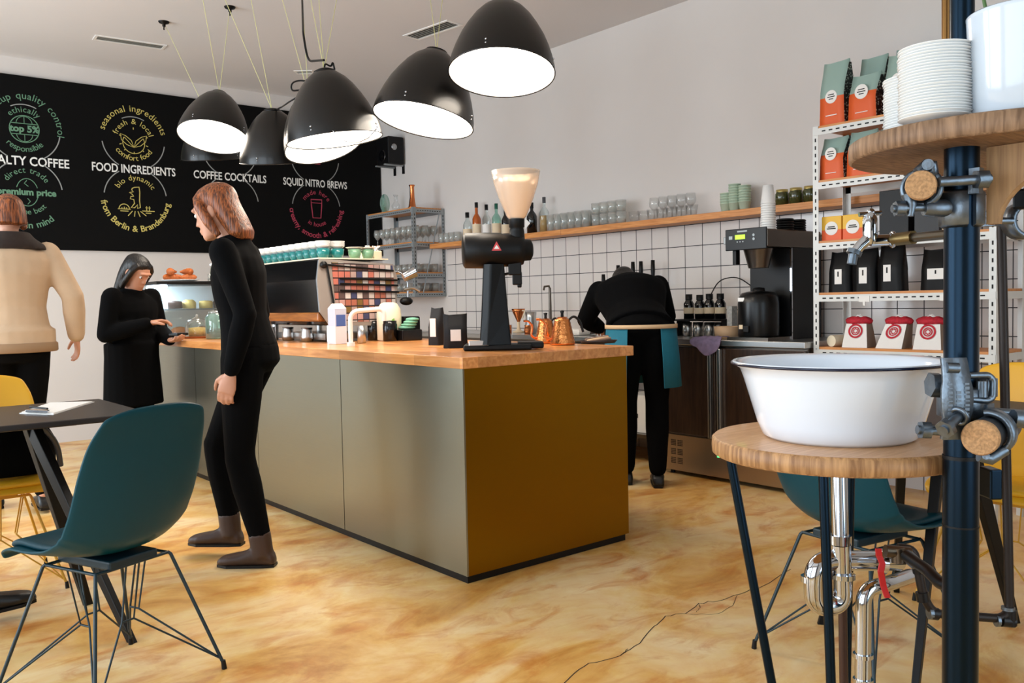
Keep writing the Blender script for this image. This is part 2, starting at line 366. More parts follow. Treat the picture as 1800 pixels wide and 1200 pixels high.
# ================================================================== the room
def struct(mb, name, mats, **k): return mb.build(name, mats, kind='structure', **k)
fl = MB(); fl.box(XL,YF,-0.1,XW,YB,0)
fl.mi(1)   # hairline crack in the floor
random.seed(4)
def crack(pts, w0):
    P = []
    for (x0,y0),(x1,y1) in zip(pts[:-1],pts[1:]):
        for k in range(4):
            t = k/4; j = 0 if k == 0 else random.uniform(-2.2,2.2)
            P.append(onz(x0+(x1-x0)*t, y0+(y1-y0)*t+j, 0.0006))
    P.append(onz(*pts[-1], 0.0006)); line2(fl, [(p.x,p.y) for p in P], w0, (0,0,0.0006), (1,0,0), (0,1,0))
crack([(985,1210),(1002,1190),(1035,1165),(1090,1152),(1125,1130),(1150,1100),(1170,1082),(1205,1078),(1228,1060),(1262,1056),(1300,1044),(1340,1030),(1390,1000)], 0.0035)
crack([(1205,1078),(1262,1078),(1288,1064),(1296,1046)], 0.002); crack([(1228,1060),(1231,1068),(1224,1075)], 0.0018); crack([(1090,1152),(1098,1146),(1103,1140)], 0.003)
struct(fl, 'floor', ['floor','slot'])
struct(MB().box(XL,YF,ZC,XW,YB,ZC+0.1), 'ceiling', 'ceil')
struct(MB().box(XW,YF,0,XW+0.15,YB,ZC), 'wall_right', 'wall')
struct(MB().box(XL,YB,0,XW+0.15,YB+0.15,ZC), 'wall_back', 'wall')
# tiled splashback under the wall shelf
struct(MB().box(XW-0.012,1.72,0.0,XW+0.001,7.085,1.685), 'trim_1', 'tiles')
# shopfront wall on the left: piers, sill and lintel around three large windows
WIN = [(-1.15,1.55),(2.05,4.75),(5.15,7.85)]
wl = MB(); prev = YF
for a,b in WIN: wl.box(XL-0.2,prev,0,XL,a,ZC); prev = b; wl.box(XL-0.2,a,0,XL,b,0.25); wl.box(XL-0.2,a,2.85,XL,b,ZC)
wl.box(XL-0.2,prev,0,XL,YB,ZC); struct(wl, 'wall_left', 'wall')
for i,(a,b) in enumerate(WIN):
    fr = MB()
    for y in (a,(a+b)/2-0.03,b-0.06): fr.box(XL-0.14,y,0.25,XL-0.06,y+0.06,2.85)
    for z in (0.25,2.79): fr.box(XL-0.14,a,z,XL-0.06,b,z+0.06)
    f = struct(fr, 'window_%d'%(i+1), 'blackmetal')
    MB().box(XL-0.104,a+0.06,0.31,XL-0.096,b-0.06,2.79).build('pane', 'glass', f)
wf = MB().box(XL-0.2,YF-0.2,0,0.2,YF,ZC); wf.box(2.2,YF-0.2,0,XW+0.15,YF,ZC); wf.box(0.2,YF-0.2,2.6,2.2,YF,ZC); struct(wf, 'wall_front', 'wall')
dr = MB()
for x in (0.2,1.16,2.12): dr.box(x,YF-0.14,0,x+0.08,YF-0.06,2.6)
for z in (0.0,2.5): dr.box(0.2,YF-0.14,z,2.2,YF-0.06,z+0.1)
d = struct(dr, 'door_1', 'blackmetal'); MB().box(0.28,YF-0.104,0.1,2.12,YF-0.096,2.5).build('pane', 'glass', d)
# ------------------------------------------------------------------ menu board on the far wall
BY = YB-0.028
mbd = thing('menu_board', 'wide black menu board with round coloured emblems on the far wall', 'menu board', (2.6,BY,1.675))
def W(): return MB((2.6,BY,1.675))
W().box(XL+0.1,BY,1.675,XW-0.012,YB-0.002,3.13).build('panel', mat('black_board_paint',(3,3,3),0.7,spec=0.15), mbd, bevel=0.003)
BU,BV = (1,0,0),(0,0,1); BO = BY-0.0015
cols_ = {'g':(98,140,112),'y':(206,190,104),'o':(190,120,56),'p':(176,58,82)}
for k,c in cols_.items(): M['ink_'+k] = mat('board_ink_'+k, c, 0.7)
M['ink_w'] = mat('board_ink_white', (232,232,228), 0.7); M['ink_line'] = mat('board_ink_grey_line', (150,152,150), 0.7)
heads = [(1.50,'SPECIALTY COFFEE','g'),(2.455,'FOOD INGREDIENTS','y'),(3.35,'COFFEE COCKTAILS','o'),(4.256,'SQUID NITRO BREWS','p')]
ZU,ZL,RG = 2.685,2.155,0.272
for xc,hd,k in heads:
    hx = {'g':1.53}.get(k, xc)
    h = W(); put_text(h, hd, 0.105, (hx,BO,2.382), BU, BV, 0.5, 0.002, width=0.725 if k != 'g' else 0.76); h.build('heading', 'ink_w', mbd)
    xc = {'g':1.575}.get(k, xc)
    ln = W()
    for zc,a,b in ((ZU,-60,-8),(ZU,188,240),(ZL,8,60),(ZL,120,172)):
        line2(ln, arcpts(0,0,RG,a,b), 0.009, (xc,BO,zc), BU, BV)
    line2(ln, arcpts(0,0,0.205,62,118), 0.008, (xc,BO,ZU), BU, BV)
    ln.build('ring_line', 'ink_line', mbd)
    ic,ic2 = W(),W()
    cu,cl = (xc,BO,ZU),(xc,BO,ZL)
    T = {'g':('to cup quality control','ethically','responsible','direct trade','for the best','made in mind'),
         'y':('seasonal ingredients','fresh & local','comfort food','bio dynamic','','from Berlin & Brandenburg'),
         'o':('','','','','',''),
         'p':('','','','made here','in house','creamy, smooth & refreshing')}[k]
    def at_(tx, *a, **k_):
        if tx: q_ = W(); put_arc_text(q_, tx, *a, **k_); q_.build('lettering', 'ink_'+k, mbd)
    at_(T[0], 0.082, cu, RG-0.02, R(90 if k == 'y' else 75), BU, BV, bold=0.0)
    at_(T[1], 0.07, cu, 0.14, R(90), BU, BV, bold=0.0)
    at_(T[2], 0.07, cu, 0.19, R(-90), BU, BV, True, bold=0.0)
    at_(T[3], 0.07, cl, 0.165 if k != 'p' else 0.15, R(90), BU, BV, bold=0.0)
    at_(T[4], 0.066, cl, 0.185, R(-90), BU, BV, True, bold=0.0)
    at_(T[5], 0.078, cl, RG+0.03, R(-90), BU, BV, True, bold=0.001, track=1.0)
    if k == 'g':
        line2(ic, arcpts(0,0,0.112,0,360,40)[:-1], 0.007, cu, BU, BV, True)
        for sg in (1,-1):
            line2(ic, [(-0.105,0.045*sg),(0.105,0.045*sg)], 0.006, cu, BU, BV)
            line2(ic, arcpts(0,0.045*sg,0.06,0,180*sg,16), 0.005, cu, BU, BV); line2(ic, [(0,0.045*sg),(0,0.11*sg)], 0.005, cu, BU, BV)
        put_text(ic, 'top 5%', 0.078, (xc,BO,ZU-0.024), BU, BV, 0.5, 0.003)
        line2(ic2, arcpts(0,-0.0,0.115,20,160,20,0.72), 0.006, cl, BU, BV); line2(ic2, arcpts(0,-0.0,0.115,200,340,20,0.72), 0.006, cl, BU, BV)
        line2(ic2, [(0.0,0.1),(-0.02,0.075),(0.01,0.05)], 0.006, cl, BU, BV); line2(ic2, [(0.0,-0.05),(0.02,-0.075),(0,-0.1)], 0.006, cl, BU, BV)
        put_text(ic2, 'premium price', 0.075, (xc,BO,ZL-0.022), BU, BV, 0.5, 0.003)
    if k == 'y':
        line2(ic, arcpts(0,-0.03,0.095,150,390,30), 0.006, cu, BU, BV)
        for sg in (1,-1):
            leaf = [(0.0,-0.07),(0.02*sg,-0.01),(0.07*sg,0.03),(0.115*sg,0.045),(0.105*sg,-0.01),(0.06*sg,-0.05)]
            line2(ic, leaf, 0.006, cu, BU, BV, True); line2(ic, [(0,-0.07),(0.08*sg,0.015)], 0.005, cu, BU, BV)
        for a in (90,20,-20,160,200,-90,-130,-50): line2(ic, [(0.112*math.cos(R(a)),-0.01+0.1*math.sin(R(a))),(0.132*math.cos(R(a)),-0.01+0.12*math.sin(R(a)))], 0.007, cu, BU, BV)
        bear = [(-0.01,0.1),(0.03,0.105),(0.035,0.06),(0.03,-0.02),(0.035,-0.08),(0.01,-0.09),(0.012,-0.055),(-0.015,-0.085),(-0.045,-0.085),(-0.015,-0.045),(-0.02,-0.01),(-0.05,-0.005),(-0.045,0.015),(-0.02,0.02),(-0.03,0.035),(-0.055,0.05),(-0.02,0.06),(-0.035,0.075),(-0.03,0.09)]
        line2(ic2, bear, 0.008, cl, BU, BV, True)
        line2(ic2, arcpts(-0.105,-0.1,0.045,0,180,12), 0.007, cl, BU, BV)
        for q in (((-0.16,-0.1),(-0.05,-0.1)),((-0.14,-0.118),(-0.07,-0.118)),((0.05,-0.11),(0.16,-0.11)),((0.08,-0.128),(0.13,-0.128)),((-0.012,-0.115),(-0.02,-0.165)),((0.012,-0.115),(0.03,-0.165)),((-0.035,-0.115),(-0.075,-0.16)),((0.035,-0.115),(0.085,-0.155)),
                  ((-0.125,-0.085),(-0.125,-0.1)),((-0.105,-0.08),(-0.105,-0.1)),((-0.085,-0.085),(-0.085,-0.1)),((0.09,-0.11),(0.09,-0.065)),((0.115,-0.11),(0.115,-0.065)),((0.08,-0.08),(0.1,-0.08)),((0.105,-0.08),(0.125,-0.08))): line2(ic2, q, 0.007, cl, BU, BV)
    if k == 'o':
        line2(ic2, [(-0.07,0.08),(0.07,0.08),(0,-0.02)], 0.007, cl, BU, BV, True); line2(ic2, [(0,-0.02),(0,-0.1)], 0.007, cl, BU, BV); line2(ic2, [(-0.05,-0.1),(0.05,-0.1)], 0.007, cl, BU, BV)
    if k == 'p':
        for z in (0.04,-0.01,-0.06): line2(ic, [(-0.05,z+0.028),(0.055,z+0.034),(0.055,z),(-0.05,z-0.004)], 0.016, cu, BU, BV, True)
        line2(ic2, [(-0.062,0.095),(0.062,0.095),(0.058,0.03),(0.045,-0.095),(-0.045,-0.095),(-0.058,0.03)], 0.011, cl, BU, BV, True); line2(ic2, [(-0.055,0.06),(0.055,0.06)], 0.007, cl, BU, BV)
    ic.build('emblem', 'ink_'+k, mbd)
    if ic2.v: ic2.build('emblem', 'ink_'+k, mbd)
# ------------------------------------------------------------------ ceiling: air vents, hooks, cords
def vent(px0, px1, wdt, label, ang=None):
    a = onz(*px0, ZC); b = onz(*px1, ZC); c = (a+b)/2; d = b-a; L_ = d.length; ang = math.atan2(d.y,d.x)
    t = thing('ceiling_vent', label, 'air vent', (c.x,c.y,ZC), ang, 'slot air vents in the ceiling')
    MB().box(-L_/2,-wdt/2,-0.006,L_/2,-wdt/2+0.02,0.004).box(-L_/2,wdt/2-0.02,-0.006,L_/2,wdt/2,0.004).box(-L_/2,-wdt/2+0.02,-0.006,-L_/2+0.02,wdt/2-0.02,0.004).box(L_/2-0.02,-wdt/2+0.02,-0.006,L_/2,wdt/2-0.02,0.004).build('frame', 'white', t)
    s = MB()
    n = 5
    for i in range(n):
        y = -wdt/2+0.03+i*(wdt-0.06)/(n-1); s.obox((0,y,-0.001), (L_/2-0.02,0,0), (0,0.006,0.003), (0,-0.0006,0.0012))
    s.build('slat', mat('grey_vent_slats',(150,148,138),0.5), t)
    MB().box(-L_/2+0.02,-wdt/2+0.02,-0.0005,L_/2-0.02,wdt/2-0.02,0.001).build('backing', mat('vent_dark',(60,58,54),0.8), t)
vent((165,65),(290,83), 0.14, 'slot air vent in the ceiling nearest the far wall, at the left')
vent((722,66),(800,39), 0.17, 'slot air vent in the ceiling between the two biggest lamps')
vent((519,127),(552,126), 0.12, 'small air vent in the far corner of the ceiling, above the wire-tied lamp')
# ------------------------------------------------------------------ pendant lamps
def lamp(loc, axis, rad, label, wires, swirl=None, power=14, hgt=1.42, lit=True):
    # origin = centre of the opening; axis points from opening to crown
    t = thing('pendant_lamp', label, 'pendant lamp', loc, 0, 'black dome lamps over the counter')
    ax = Vector(axis).normalized(); q = Vector((0,0,1)).rotation_difference(ax)
    prof = [(1.0,0.0),(0.99,0.12),(0.955,0.28),(0.89,0.48),(0.80,0.70),(0.69,0.90),(0.56,1.10),(0.42,1.26),(0.29,1.36),(0.24,1.40),(0.0001,1.42)]
    k = hgt/1.42
    MB().lathe([(r*rad,z*rad*k) for r,z in prof], (0,0,0), 40, ax, False, False).build('shade', 'shade', t)
    MB().lathe([(r*rad*0.985,z*rad*k*0.985+0.002) for r,z in prof], (0,0,0), 40, ax, False, False).build('inner_shade', 'shadein', t)
    MB().torus((0,0,0), rad*0.995, rad*0.014, ax, 48, 8).build('rim', 'blackgloss', t)
    g = MB().lathe([(0.0001,0.10*rad),(0.3*rad,0.085*rad),(0.6*rad,0.075*rad),(0.93*rad,0.055*rad)], (0,0,0), 40, ax, False, False).build('diffuser', 'bulb', t, label='glowing white diffuser')
    cap = q@Vector((0,0,1.40*rad*k))
    MB().lathe([(0.2*rad,-0.02*rad),(0.22*rad,0.03*rad),(0.12*rad,0.07*rad),(0.0001,0.08*rad)], cap, 20, ax).build('cap', 'black', t)
    sc = MB()
    for i in range(4):
        a = i*math.pi/2+0.6; p = q@Vector((rad*0.985*math.cos(a), rad*0.985*math.sin(a), rad*0.17)); sc.ball(p, rad*0.022, n=8); p = q@Vector((rad*0.99*math.cos(a), rad*0.99*math.sin(a), rad*0.1)); sc.ball(p, rad*0.018, n=8)
    sc.build('screw', 'chrome', t)
    seam = MB(); seam.tube([q@Vector((r*rad*1.004*0.94,r*rad*1.004*0.34,z*rad*k)) for r,z in prof[2:]], rad*0.012, 5); seam.build('seam', 'blackgloss', t)
    top = cap+ax*0.05*rad
    for (x,y) in wires:   # thin yellow cords up to the ceiling
        MB().tube([top, Vector((x,y,ZC))-Vector(loc)], 0.0019, 5).build('cord', 'cordyellow', t, label='thin yellow cord')
    l = bpy.data.lights.new('lamp_light','AREA'); l.shape = 'DISK'; l.size = rad*1.7; l.energy = power; l.color = (1,0.86,0.7)
    lo = bpy.data.objects.new('lamp_light', l); C.objects.link(lo); lo.parent = t; lo.location = -ax*0.012; lo.rotation_euler = (-ax).to_track_quat('-Z','Y').to_euler()
    return t
def ctop(px, py): p = onz(px, py, ZC); return (p.x, p.y)
LA = dep(882,129,4.06); LB = dep(744,212,4.42); LC = dep(589,246,4.5); LD = dep(375,241,5.9); LE = dep(486,285,5.75); LF = dep(570,255,5.25); LG = dep(373,279,6.5)
V = Vector
toC = lambda p: (CP-p).normalized()
def tilt(r, f, u=1.0):   # axis given as image right, towards the camera, up
    v = _rt0*r-Vector((math.sin(YAW),math.cos(YAW),0))*f+Vector((0,0,u)); return v.normalized()
lamp(LA, tilt(0.04,-0.22), 0.25, 'black dome lamp nearest the camera, highest of the cluster and fully lit', [(2.62,3.25),(2.48,3.32)], power=5)
lamp(LB, tilt(0.20,-0.14), 0.2585, 'black dome lamp tilted sideways, a bright reflection of its neighbour on its side', [ctop(753,-30),ctop(781,-30)], power=5)
lampC = lamp(LC, tilt(-0.12,0.04), 0.247, 'large black dome lamp in the middle with a looped wire hanging off its rim', [ctop(535,-60),ctop(602,-60),ctop(556,-60)], power=5)
lamp(LD, tilt(0.05,-0.34), 0.235, 'black dome lamp at the left end of the cluster with its white inside facing us', [ctop(404,14),ctop(346,-60)], power=5)
lamp(LE, tilt(0.0,0.22), 0.235, 'black dome lamp second from the left, showing only its dark outside', [ctop(430,-60),ctop(370,-60)], power=5)
lamp(LF, tilt(-0.32,-0.22), 0.24, 'black dome lamp mostly hidden behind the big middle lamp', [ctop(528,-60),ctop(480,-60)], power=5)
lamp(LG, tilt(0.0,0.22), 0.22, 'black dome lamp hidden behind the leftmost lamp, only its dark rim showing below', [ctop(288,40)], power=3)
# loose wires: black feed cable, wire loops
MB(LC).tube(fillet([onz(530,-40,ZC), dep(533,60,4.7), dep(541,108,4.7), LC+V((-0.05,0.0,0.40))],0.3), 0.006, 8).build('power_cable', 'black', None, 'black feed cable dropping from the ceiling to the middle lamp', 'cable', loc=LC)
wl_ = MB(LC); wl_.tube([dep(585,230,4.22),dep(590,234,4.22),dep(598,245,4.2),dep(613,250,4.2),dep(632,250,4.2),dep(648,242,4.2),dep(662,226,4.2)], 0.0025, 6); wl_.build('wire_loop', 'chrome', lampC, label='thin wire loop across the opening')
wt = MB(LF); wt.tube(fillet([LE+V((0,0,0.34)), dep(497,187,5.3), dep(514,175,5.2), LF+V((0.0,0,0.36))],0.06), 0.005, 6); wt.tube(fillet([dep(530,158,5.0),dep(512,160,5.0),dep(512,146,5.0),dep(525,141,5.0),dep(545,143,5.0)],0.05), 0.005, 6)
wt.build('lamp_cable', 'black', None, 'black cable looping between the two dark lamps behind', 'cable', loc=LF)
wk = MB(LC); wk.tube(fillet([LC+V((-0.05,0,0.355)),LC+V((-0.045,0,0.385)),LC+V((-0.01,0,0.372)),LC+V((0.0,0,0.40)),LC+V((0.01,0,0.36))],0.02), 0.005, 6); wk.build('cable_knot', 'black', lampC)
for i,(x,y,lb) in enumerate(((404,12,'black ceiling hook nearer the middle, holding the yellow cords'),(288,38,'black ceiling hook at the left, above the long slot vent'))):
    p = onz(x,y,ZC); h = MB(); h.lathe([(0.04,0),(0.036,-0.01),(0.012,-0.02),(0.012,-0.035),(0.0001,-0.04)], (0,0,0), 16); h.torus((0,0,-0.048), 0.012, 0.003, (1,0,0), 16, 6)
    h.build('ceiling_hook', 'black', None, lb, 'hook', group='hooks in the ceiling', loc=(p.x,p.y,ZC))
# ------------------------------------------------------------------ bar counter
CX0,CX1,CY0,CY1 = 2.068,3.03,2.822,7.05
ct = thing('bar_counter', 'long bar counter clad in brushed brass sheets with a black plinth', 'counter', (2.55,2.82,0))
def CM(): return MB((2.55,2.82,0))
CM().box(CX0+0.012,CY0+0.012,0,CX1-0.012,CY1-0.01,0.036).build('plinth', 'black', ct)
CM().box(CX0+0.003,CY0+0.003,0.036,CX1-0.003,CY1-0.003,0.883).build('carcass', 'black', ct)
ys = [CY0,3.84,4.86,5.86,CY1]
for a,b in zip(ys[:-1],ys[1:]): CM().box(CX0,a+0.003,0.034,CX0+0.003,b-0.003,0.882).build('front_panel', 'brass_daylit', ct)
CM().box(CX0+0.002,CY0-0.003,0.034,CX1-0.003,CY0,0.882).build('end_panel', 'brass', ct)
CM().box(CX0-0.002,CY0-0.004,0.034,CX0+0.006,CY0+0.004,0.882).build('corner_trim', 'brass_daylit', ct)
MB((2.55,2.82,0.883)).box(CX0-0.014,CY0-0.02,0.883,CX1+0.03,CY1+0.01,0.929).build('worktop', 'birch', None, 'long solid wood worktop on the brass counter', 'worktop', loc=(2.55,2.82,0.883), bevel=0.003)
# ================================================================== wash stand, pole and upper disc (right foreground)
TC = V((1.528,0.877,0)); PC = V((1.457,0.621,0)); DC = V((1.581,0.612,0))
IR = V((_rt0.x,_rt0.y,0)); IF = V((math.sin(YAW),math.cos(YAW),0)); UZ = V((0,0,1))   # image right, away, up
def sidem(mb): mb.m = [1 if max(mb.v[i].z for i in f)-min(mb.v[i].z for i in f) > 0.003 else 0 for f in mb.f]
ws = thing('washstand', 'round oak washstand table on three thin black rods, carrying the white basin', 'table', (TC.x,TC.y,0))
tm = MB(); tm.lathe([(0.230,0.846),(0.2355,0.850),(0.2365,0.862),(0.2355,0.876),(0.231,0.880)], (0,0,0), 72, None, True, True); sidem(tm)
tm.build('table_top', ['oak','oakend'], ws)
for p0,p1 in (((1284,807),(1358,1208)),((1447,829),(1461,1208)),((1497,842),(1490,1208))):
    if p0[0] == 1497: a = dep(p0[0],836,1.80); a.z = 0.847; b = a+V((0.02,0.02,-0.847))-IR*0.01
    else:
        a = onz(p0[0],p0[1],0.847); D_ = (a-CP).dot(_fw); k = 0.847/(0.44*D_/1.6 if False else (dep(p0[0],p0[1],D_)-dep(p1[0],p1[1],D_)).z)
        b = a+(dep(p1[0],p1[1],D_)-a)*k
    b.z = 0
    MB((TC.x,TC.y,0)).tube([a,b], 0.0085, 12).build('leg', 'bluemetal', ws)
bs = MB((TC.x,TC.y,0.88)); c = (TC.x,TC.y,0.88)
outp = [(0.0001,0.0),(0.132,0.0),(0.140,0.006),(0.150,0.03),(0.176,0.118),(0.182,0.133),(0.194,0.140),(0.197,0.1445),(0.194,0.147),(0.183,0.143)]
inp = [(0.175,0.134),(0.170,0.116),(0.145,0.032),(0.134,0.010),(0.0001,0.007)]
bsn = thing('wash_basin', 'big white enamel basin with a thin dark rim on the round oak washstand', 'basin', c)
bs.lathe(outp+inp, c, 72, None, False, False); bs.build('bowl', 'enamel', bsn)
MB(c).torus((TC.x,TC.y,0.88+0.1425), 0.1965, 0.0026, n=72, m=8).build('rim', 'navy', bsn, label='dark blue rim line')
MB(c).lathe([(0.03,0.0078),(0.028,0.011),(0.0001,0.010)], c, 24).build('drain_plug', 'chrome', bsn)
# ---- drain of the basin
dt = thing('drain_pipe', 'chrome drain pipe with a curved trap under the round washstand', 'pipe', (TC.x,TC.y,0))
def DM(): return MB((TC.x,TC.y,0))
D0 = 1.655
def dp(x,y,d=0): return dep(x,y,D0+d)
tp = V((TC.x,TC.y,0.8455)); DM().cyl(tp, dp(1477,952), 0.0155, n=24).build('tailpiece', 'chrome', dt)
DM().cyl(dp(1477,940), dp(1477,956), 0.021, n=24).build('slip_nut', 'chrome', dt)
trap = fillet([dp(1477,956), dp(1480,1062,0.01), dp(1432,1066,0.0), dp(1430,985,-0.01), dp(1580,985,0.06)], 0.045, 8)
DM().tube(trap, 0.0195, 18).build('trap', 'chrome', dt)
for a,b in (((1430,1012),(1430,1022)),((1547,986),(1555,986)),((1481,1008),(1481,1016))):
    DM().cyl(dp(a[0],a[1]), dp(b[0],b[1]), 0.0235, n=24).build('slip_nut', 'chrome', dt)
ot = fillet([dp(1600,1012,0.1), dp(1560,1026,0.02), dp(1518,1036), dp(1516,1260)], 0.05, 8)
fp = ot[-1]; ot.append(V((fp.x,fp.y,0.0)))
DM().tube(ot, 0.0145, 18).build('outlet_pipe', 'chrome', dt)
for y in (1148,1192): DM().cyl(dp(1517,y), dp(1517,y+7), 0.0185, n=24).build('slip_nut', 'chrome', dt)
# ---- water pipes
wp = thing('water_pipe', 'thin dark iron water pipe with elbows running behind the pole', 'pipe', (1.62,0.5,0))
def WM(): return MB((1.62,0.5,0))
DW = 1.62
wv = fillet([dep(1760,392,DW), dep(1775,1088,DW), dep(1640,1078,DW), dep(1622,1045,DW), dep(1614,1000,DW), dep(1606,965,DW), dep(1578,962,DW)], 0.03, 5)
WM().tube(wv, 0.0082, 12).build('pipe', mat('dark_iron_pipe',(44,36,32),0.45,0.6), wp)
for x,y,x2,y2 in ((1776,1072,1776,1098),(1760,1090,1782,1092),(1648,1079,1634,1077),(1620,1040,1623,1056),(1612,990,1616,1006)):
    WM().cyl(dep(x,y,DW), dep(x2,y2,DW), 0.0115, n=14).build('elbow', mat('black_pipe_fitting',(30,28,28),0.35,0.6), wp)
for x,y,x2,y2 in ((1638,1077,1632,1077),(1755,1090,1750,1090),(1772,1066,1772,1072)): WM().cyl(dep(x,y,DW), dep(x2,y2,DW), 0.0118, n=12).build('joint_ring', 'galv', wp)
rp = dp(1481,1062,0.06); rq = dp(1488,1225,0.06)
WM().cyl((rp.x,rp.y,rp.z),(rq.x,rq.y,0), 0.0085, n=14).build('riser', mat('brown_riser',(70,48,38),0.4,0.5), wp)
vv = thing('stop_valve', 'stop valve with a red lever among the pipes under the washstand', 'valve', dep(1570,975,1.6))
def VM(): return MB(dep(1570,975,1.6))
VM().cyl(dep(1556,968,1.60), dep(1600,972,1.60), 0.0115, n=14).cyl(dep(1578,962,1.6), dep(1580,988,1.6), 0.013, n=12).build('body', mat('dull_brass_fitting',(96,84,70),0.35,0.9), vv)
VM().tube(fillet([dep(1545,962,1.57),dep(1548,985,1.565),dep(1551,1005,1.56),dep(1559,1050,1.555)],0.01), [0.0045]*2+[0.0062]*99, 8).build('lever', 'red', vv, label='red lever') if False else None
lv = VM(); lp = [dep(1544,964,1.57),dep(1545,976,1.57),dep(1551,990,1.565),dep(1548,1004,1.56),dep(1553,1030,1.56),dep(1560,1050,1.555)]
lv.rings([[p-IR*0.0052-IF*0.002,p+IR*0.0052-IF*0.002,p+IR*0.0052+IF*0.002,p-IR*0.0052+IF*0.002] for p in lp], smooth=False); lv.build('lever', 'red', vv, label='red lever')
VM().cyl(dep(1590,972,1.6), dep(1612,992,1.58), 0.012, n=12).build('union', 'galv', vv)
bh = MB(dep(1600,985,1.58)); bh.tube([dep(1592,976,1.58),dep(1630,1002,1.52),dep(1652,1024,1.47),dep(1680,1036,1.44)], 0.0105, 14)
bh.build('hose', 'blackmetal', None, 'thick black hose from the stop valve to the pole', 'hose', loc=dep(1600,985,1.58))
# ---- pole
pt = thing('pole', 'tall dark blue steel pole standing in front of the washstand', 'pole', PC)
MB().cyl((0,0,0),(0,0,0.885), 0.0272, n=32).build('lower_sleeve', 'bluemetal', pt)
MB().cyl((0,0,0.885),(0,0,1.385), 0.0262, n=32).build('shaft', 'bluemetal', pt)
MB().cyl((0,0,1.385),(0,0,ZC), 0.018, n=32).build('upper_tube', 'bluemetal', pt)
MB().cyl((0,0,0.879),(0,0,0.885), 0.0278, n=32).cyl((0,0,0.768),(0,0,0.771), 0.0276, n=32).build('seam_ring', 'black', pt)
p2 = dep(1663,20,1.56)
MB((p2.x,p2.y,0)).tube([(p2.x,p2.y,1.4135),(p2.x,p2.y,ZC)], 0.0075, 14).build('rod', mat('brass_rod',(120,84,44),0.3,0.9), None, 'thin brass coloured rod rising beside the pole from the upper disc', 'rod', loc=(p2.x,p2.y,0))
# ---- upper disc and bracket
ud = thing('disc_shelf', 'thick round wooden shelf high on the pole, carrying saucers and a pot', 'shelf', (DC.x,DC.y,1.38))
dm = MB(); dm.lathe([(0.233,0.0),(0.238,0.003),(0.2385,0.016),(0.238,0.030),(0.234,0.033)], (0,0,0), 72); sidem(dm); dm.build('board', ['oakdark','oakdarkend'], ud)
br = MB((DC.x,DC.y,1.38)); bx = 1.478
poly = [(0.0,0.0),(0.0,-0.122)]+[(-0.016,-0.122)]+[(-0.016-0.34*(1-math.cos(R(a))), -0.122+0.135*math.sin(R(a))) for a in range(6,66,5)]
top = poly[-1]; poly += [(top[0]-0.02,0.0)]
br.prism(poly, (bx,0.592,1.3795), (0,1,0), (0,0,1), (0.02,0,0)); br.build('bracket', 'ply', ud)
# ---- scaffold couplers
def bolt(mb, a, b, r, nut=0.0):
    a,b = V(a),V(b); d = (b-a).normalized(); mb.cyl(a, b, r, n=10)
    if nut: mb.cyl(b-d*nut*1.6, b-d*nut*0.4, r*2.0, n=6)
cpz = thing('scaffold_coupler', 'galvanised scaffold coupler clamped on the pole beside the basin', 'clamp', PC+V((0,0,0.90)))
def KM(): return MB(PC+V((0,0,0.90)))
zc = 0.972
k = KM(); rs = []
for zz,rr in ((zc-0.055,0.030),(zc-0.05,0.033),(zc+0.05,0.033),(zc+0.055,0.030)): pass
def cband(mb, c, ax, r0, r1, h, a0, a1, ref, n=18):
    # curved clamp jaw: part of a thick ring round axis ax
    ax = V(ax).normalized(); u = (V(ref)-ax*V(ref).dot(ax)).normalized(); v = ax.cross(u); c = V(c); rg = []
    for i in range(n+1):
        t = a0+(a1-a0)*i/n; d = u*math.cos(t)+v*math.sin(t)
        rg.append([c+d*r0-ax*h/2, c+d*r1-ax*h*0.42, c+d*r1+ax*h*0.42, c+d*r0+ax*h/2])
    mb.rings(rg)
nrm = (-IF*0.85-IR*0.5).normalized()
cband(k, PC+V((0,0,zc)), (0,0,1), 0.0272, 0.036, 0.052, R(-100), R(100), nrm); k.build('jaw', 'galv', cpz)
k = KM(); cband(k, PC+V((0,0,zc)), (0,0,1), 0.0272, 0.035, 0.05, R(110), R(250), nrm); k.build('jaw', 'galv', cpz)
# swivel flap in front (the embossed strap) - a curved vertical strap
k = KM(); sc_ = dep(1675,700,1.352)
st = []
for i in range(15):
    t = -1+2*i/14; p = sc_+UZ*(0.062*t)-IF*(0.012*(1-t*t)); wd = 0.0235-0.003*abs(t)+(0.002 if abs(t) < .3 else 0)
    nn = (-IF+UZ*0.3*t).normalized()
    st.append([p-IR*wd, p-IR*wd*0.9+nn*0.006, p+IR*wd*0.9+nn*0.006, p+IR*wd, p+IR*wd*0.8-nn*0.005, p-IR*wd*0.8-nn*0.005])
k.rings(st); k.build('strap', 'galv', cpz)
em = KM()
random.seed(9)
for j,xo in enumerate((-0.013,0.0,0.013)):
    for i in range(9 if j != 1 else 7):
        z = -0.028+i*0.0065; t = z/0.062; p = sc_+UZ*z-IF*(0.012*(1-t*t)+0.0062)+IR*xo
        em.obox(p, IR*0.0035, IF*0.0007, UZ*random.choice((0.0009,0.0016,0.0022)))
em.build('embossing', mat('worn_zinc_relief',(116,124,132),0.5,0.7), cpz)
k = KM(); k.cyl(dep(1663,646,1.34), dep(1684,647,1.34), 0.0085, n=12); k.build('hinge_pin', 'galv', cpz)
k = KM(); bolt(k, dep(1690,728,1.335), dep(1658,757,1.31), 0.0075, 0.008); k.torus(dep(1686,731,1.332), 0.0125, 0.004, (dep(1690,728,1.335)-dep(1658,757,1.31)), 20, 8); k.build('bolt', 'galv', cpz)
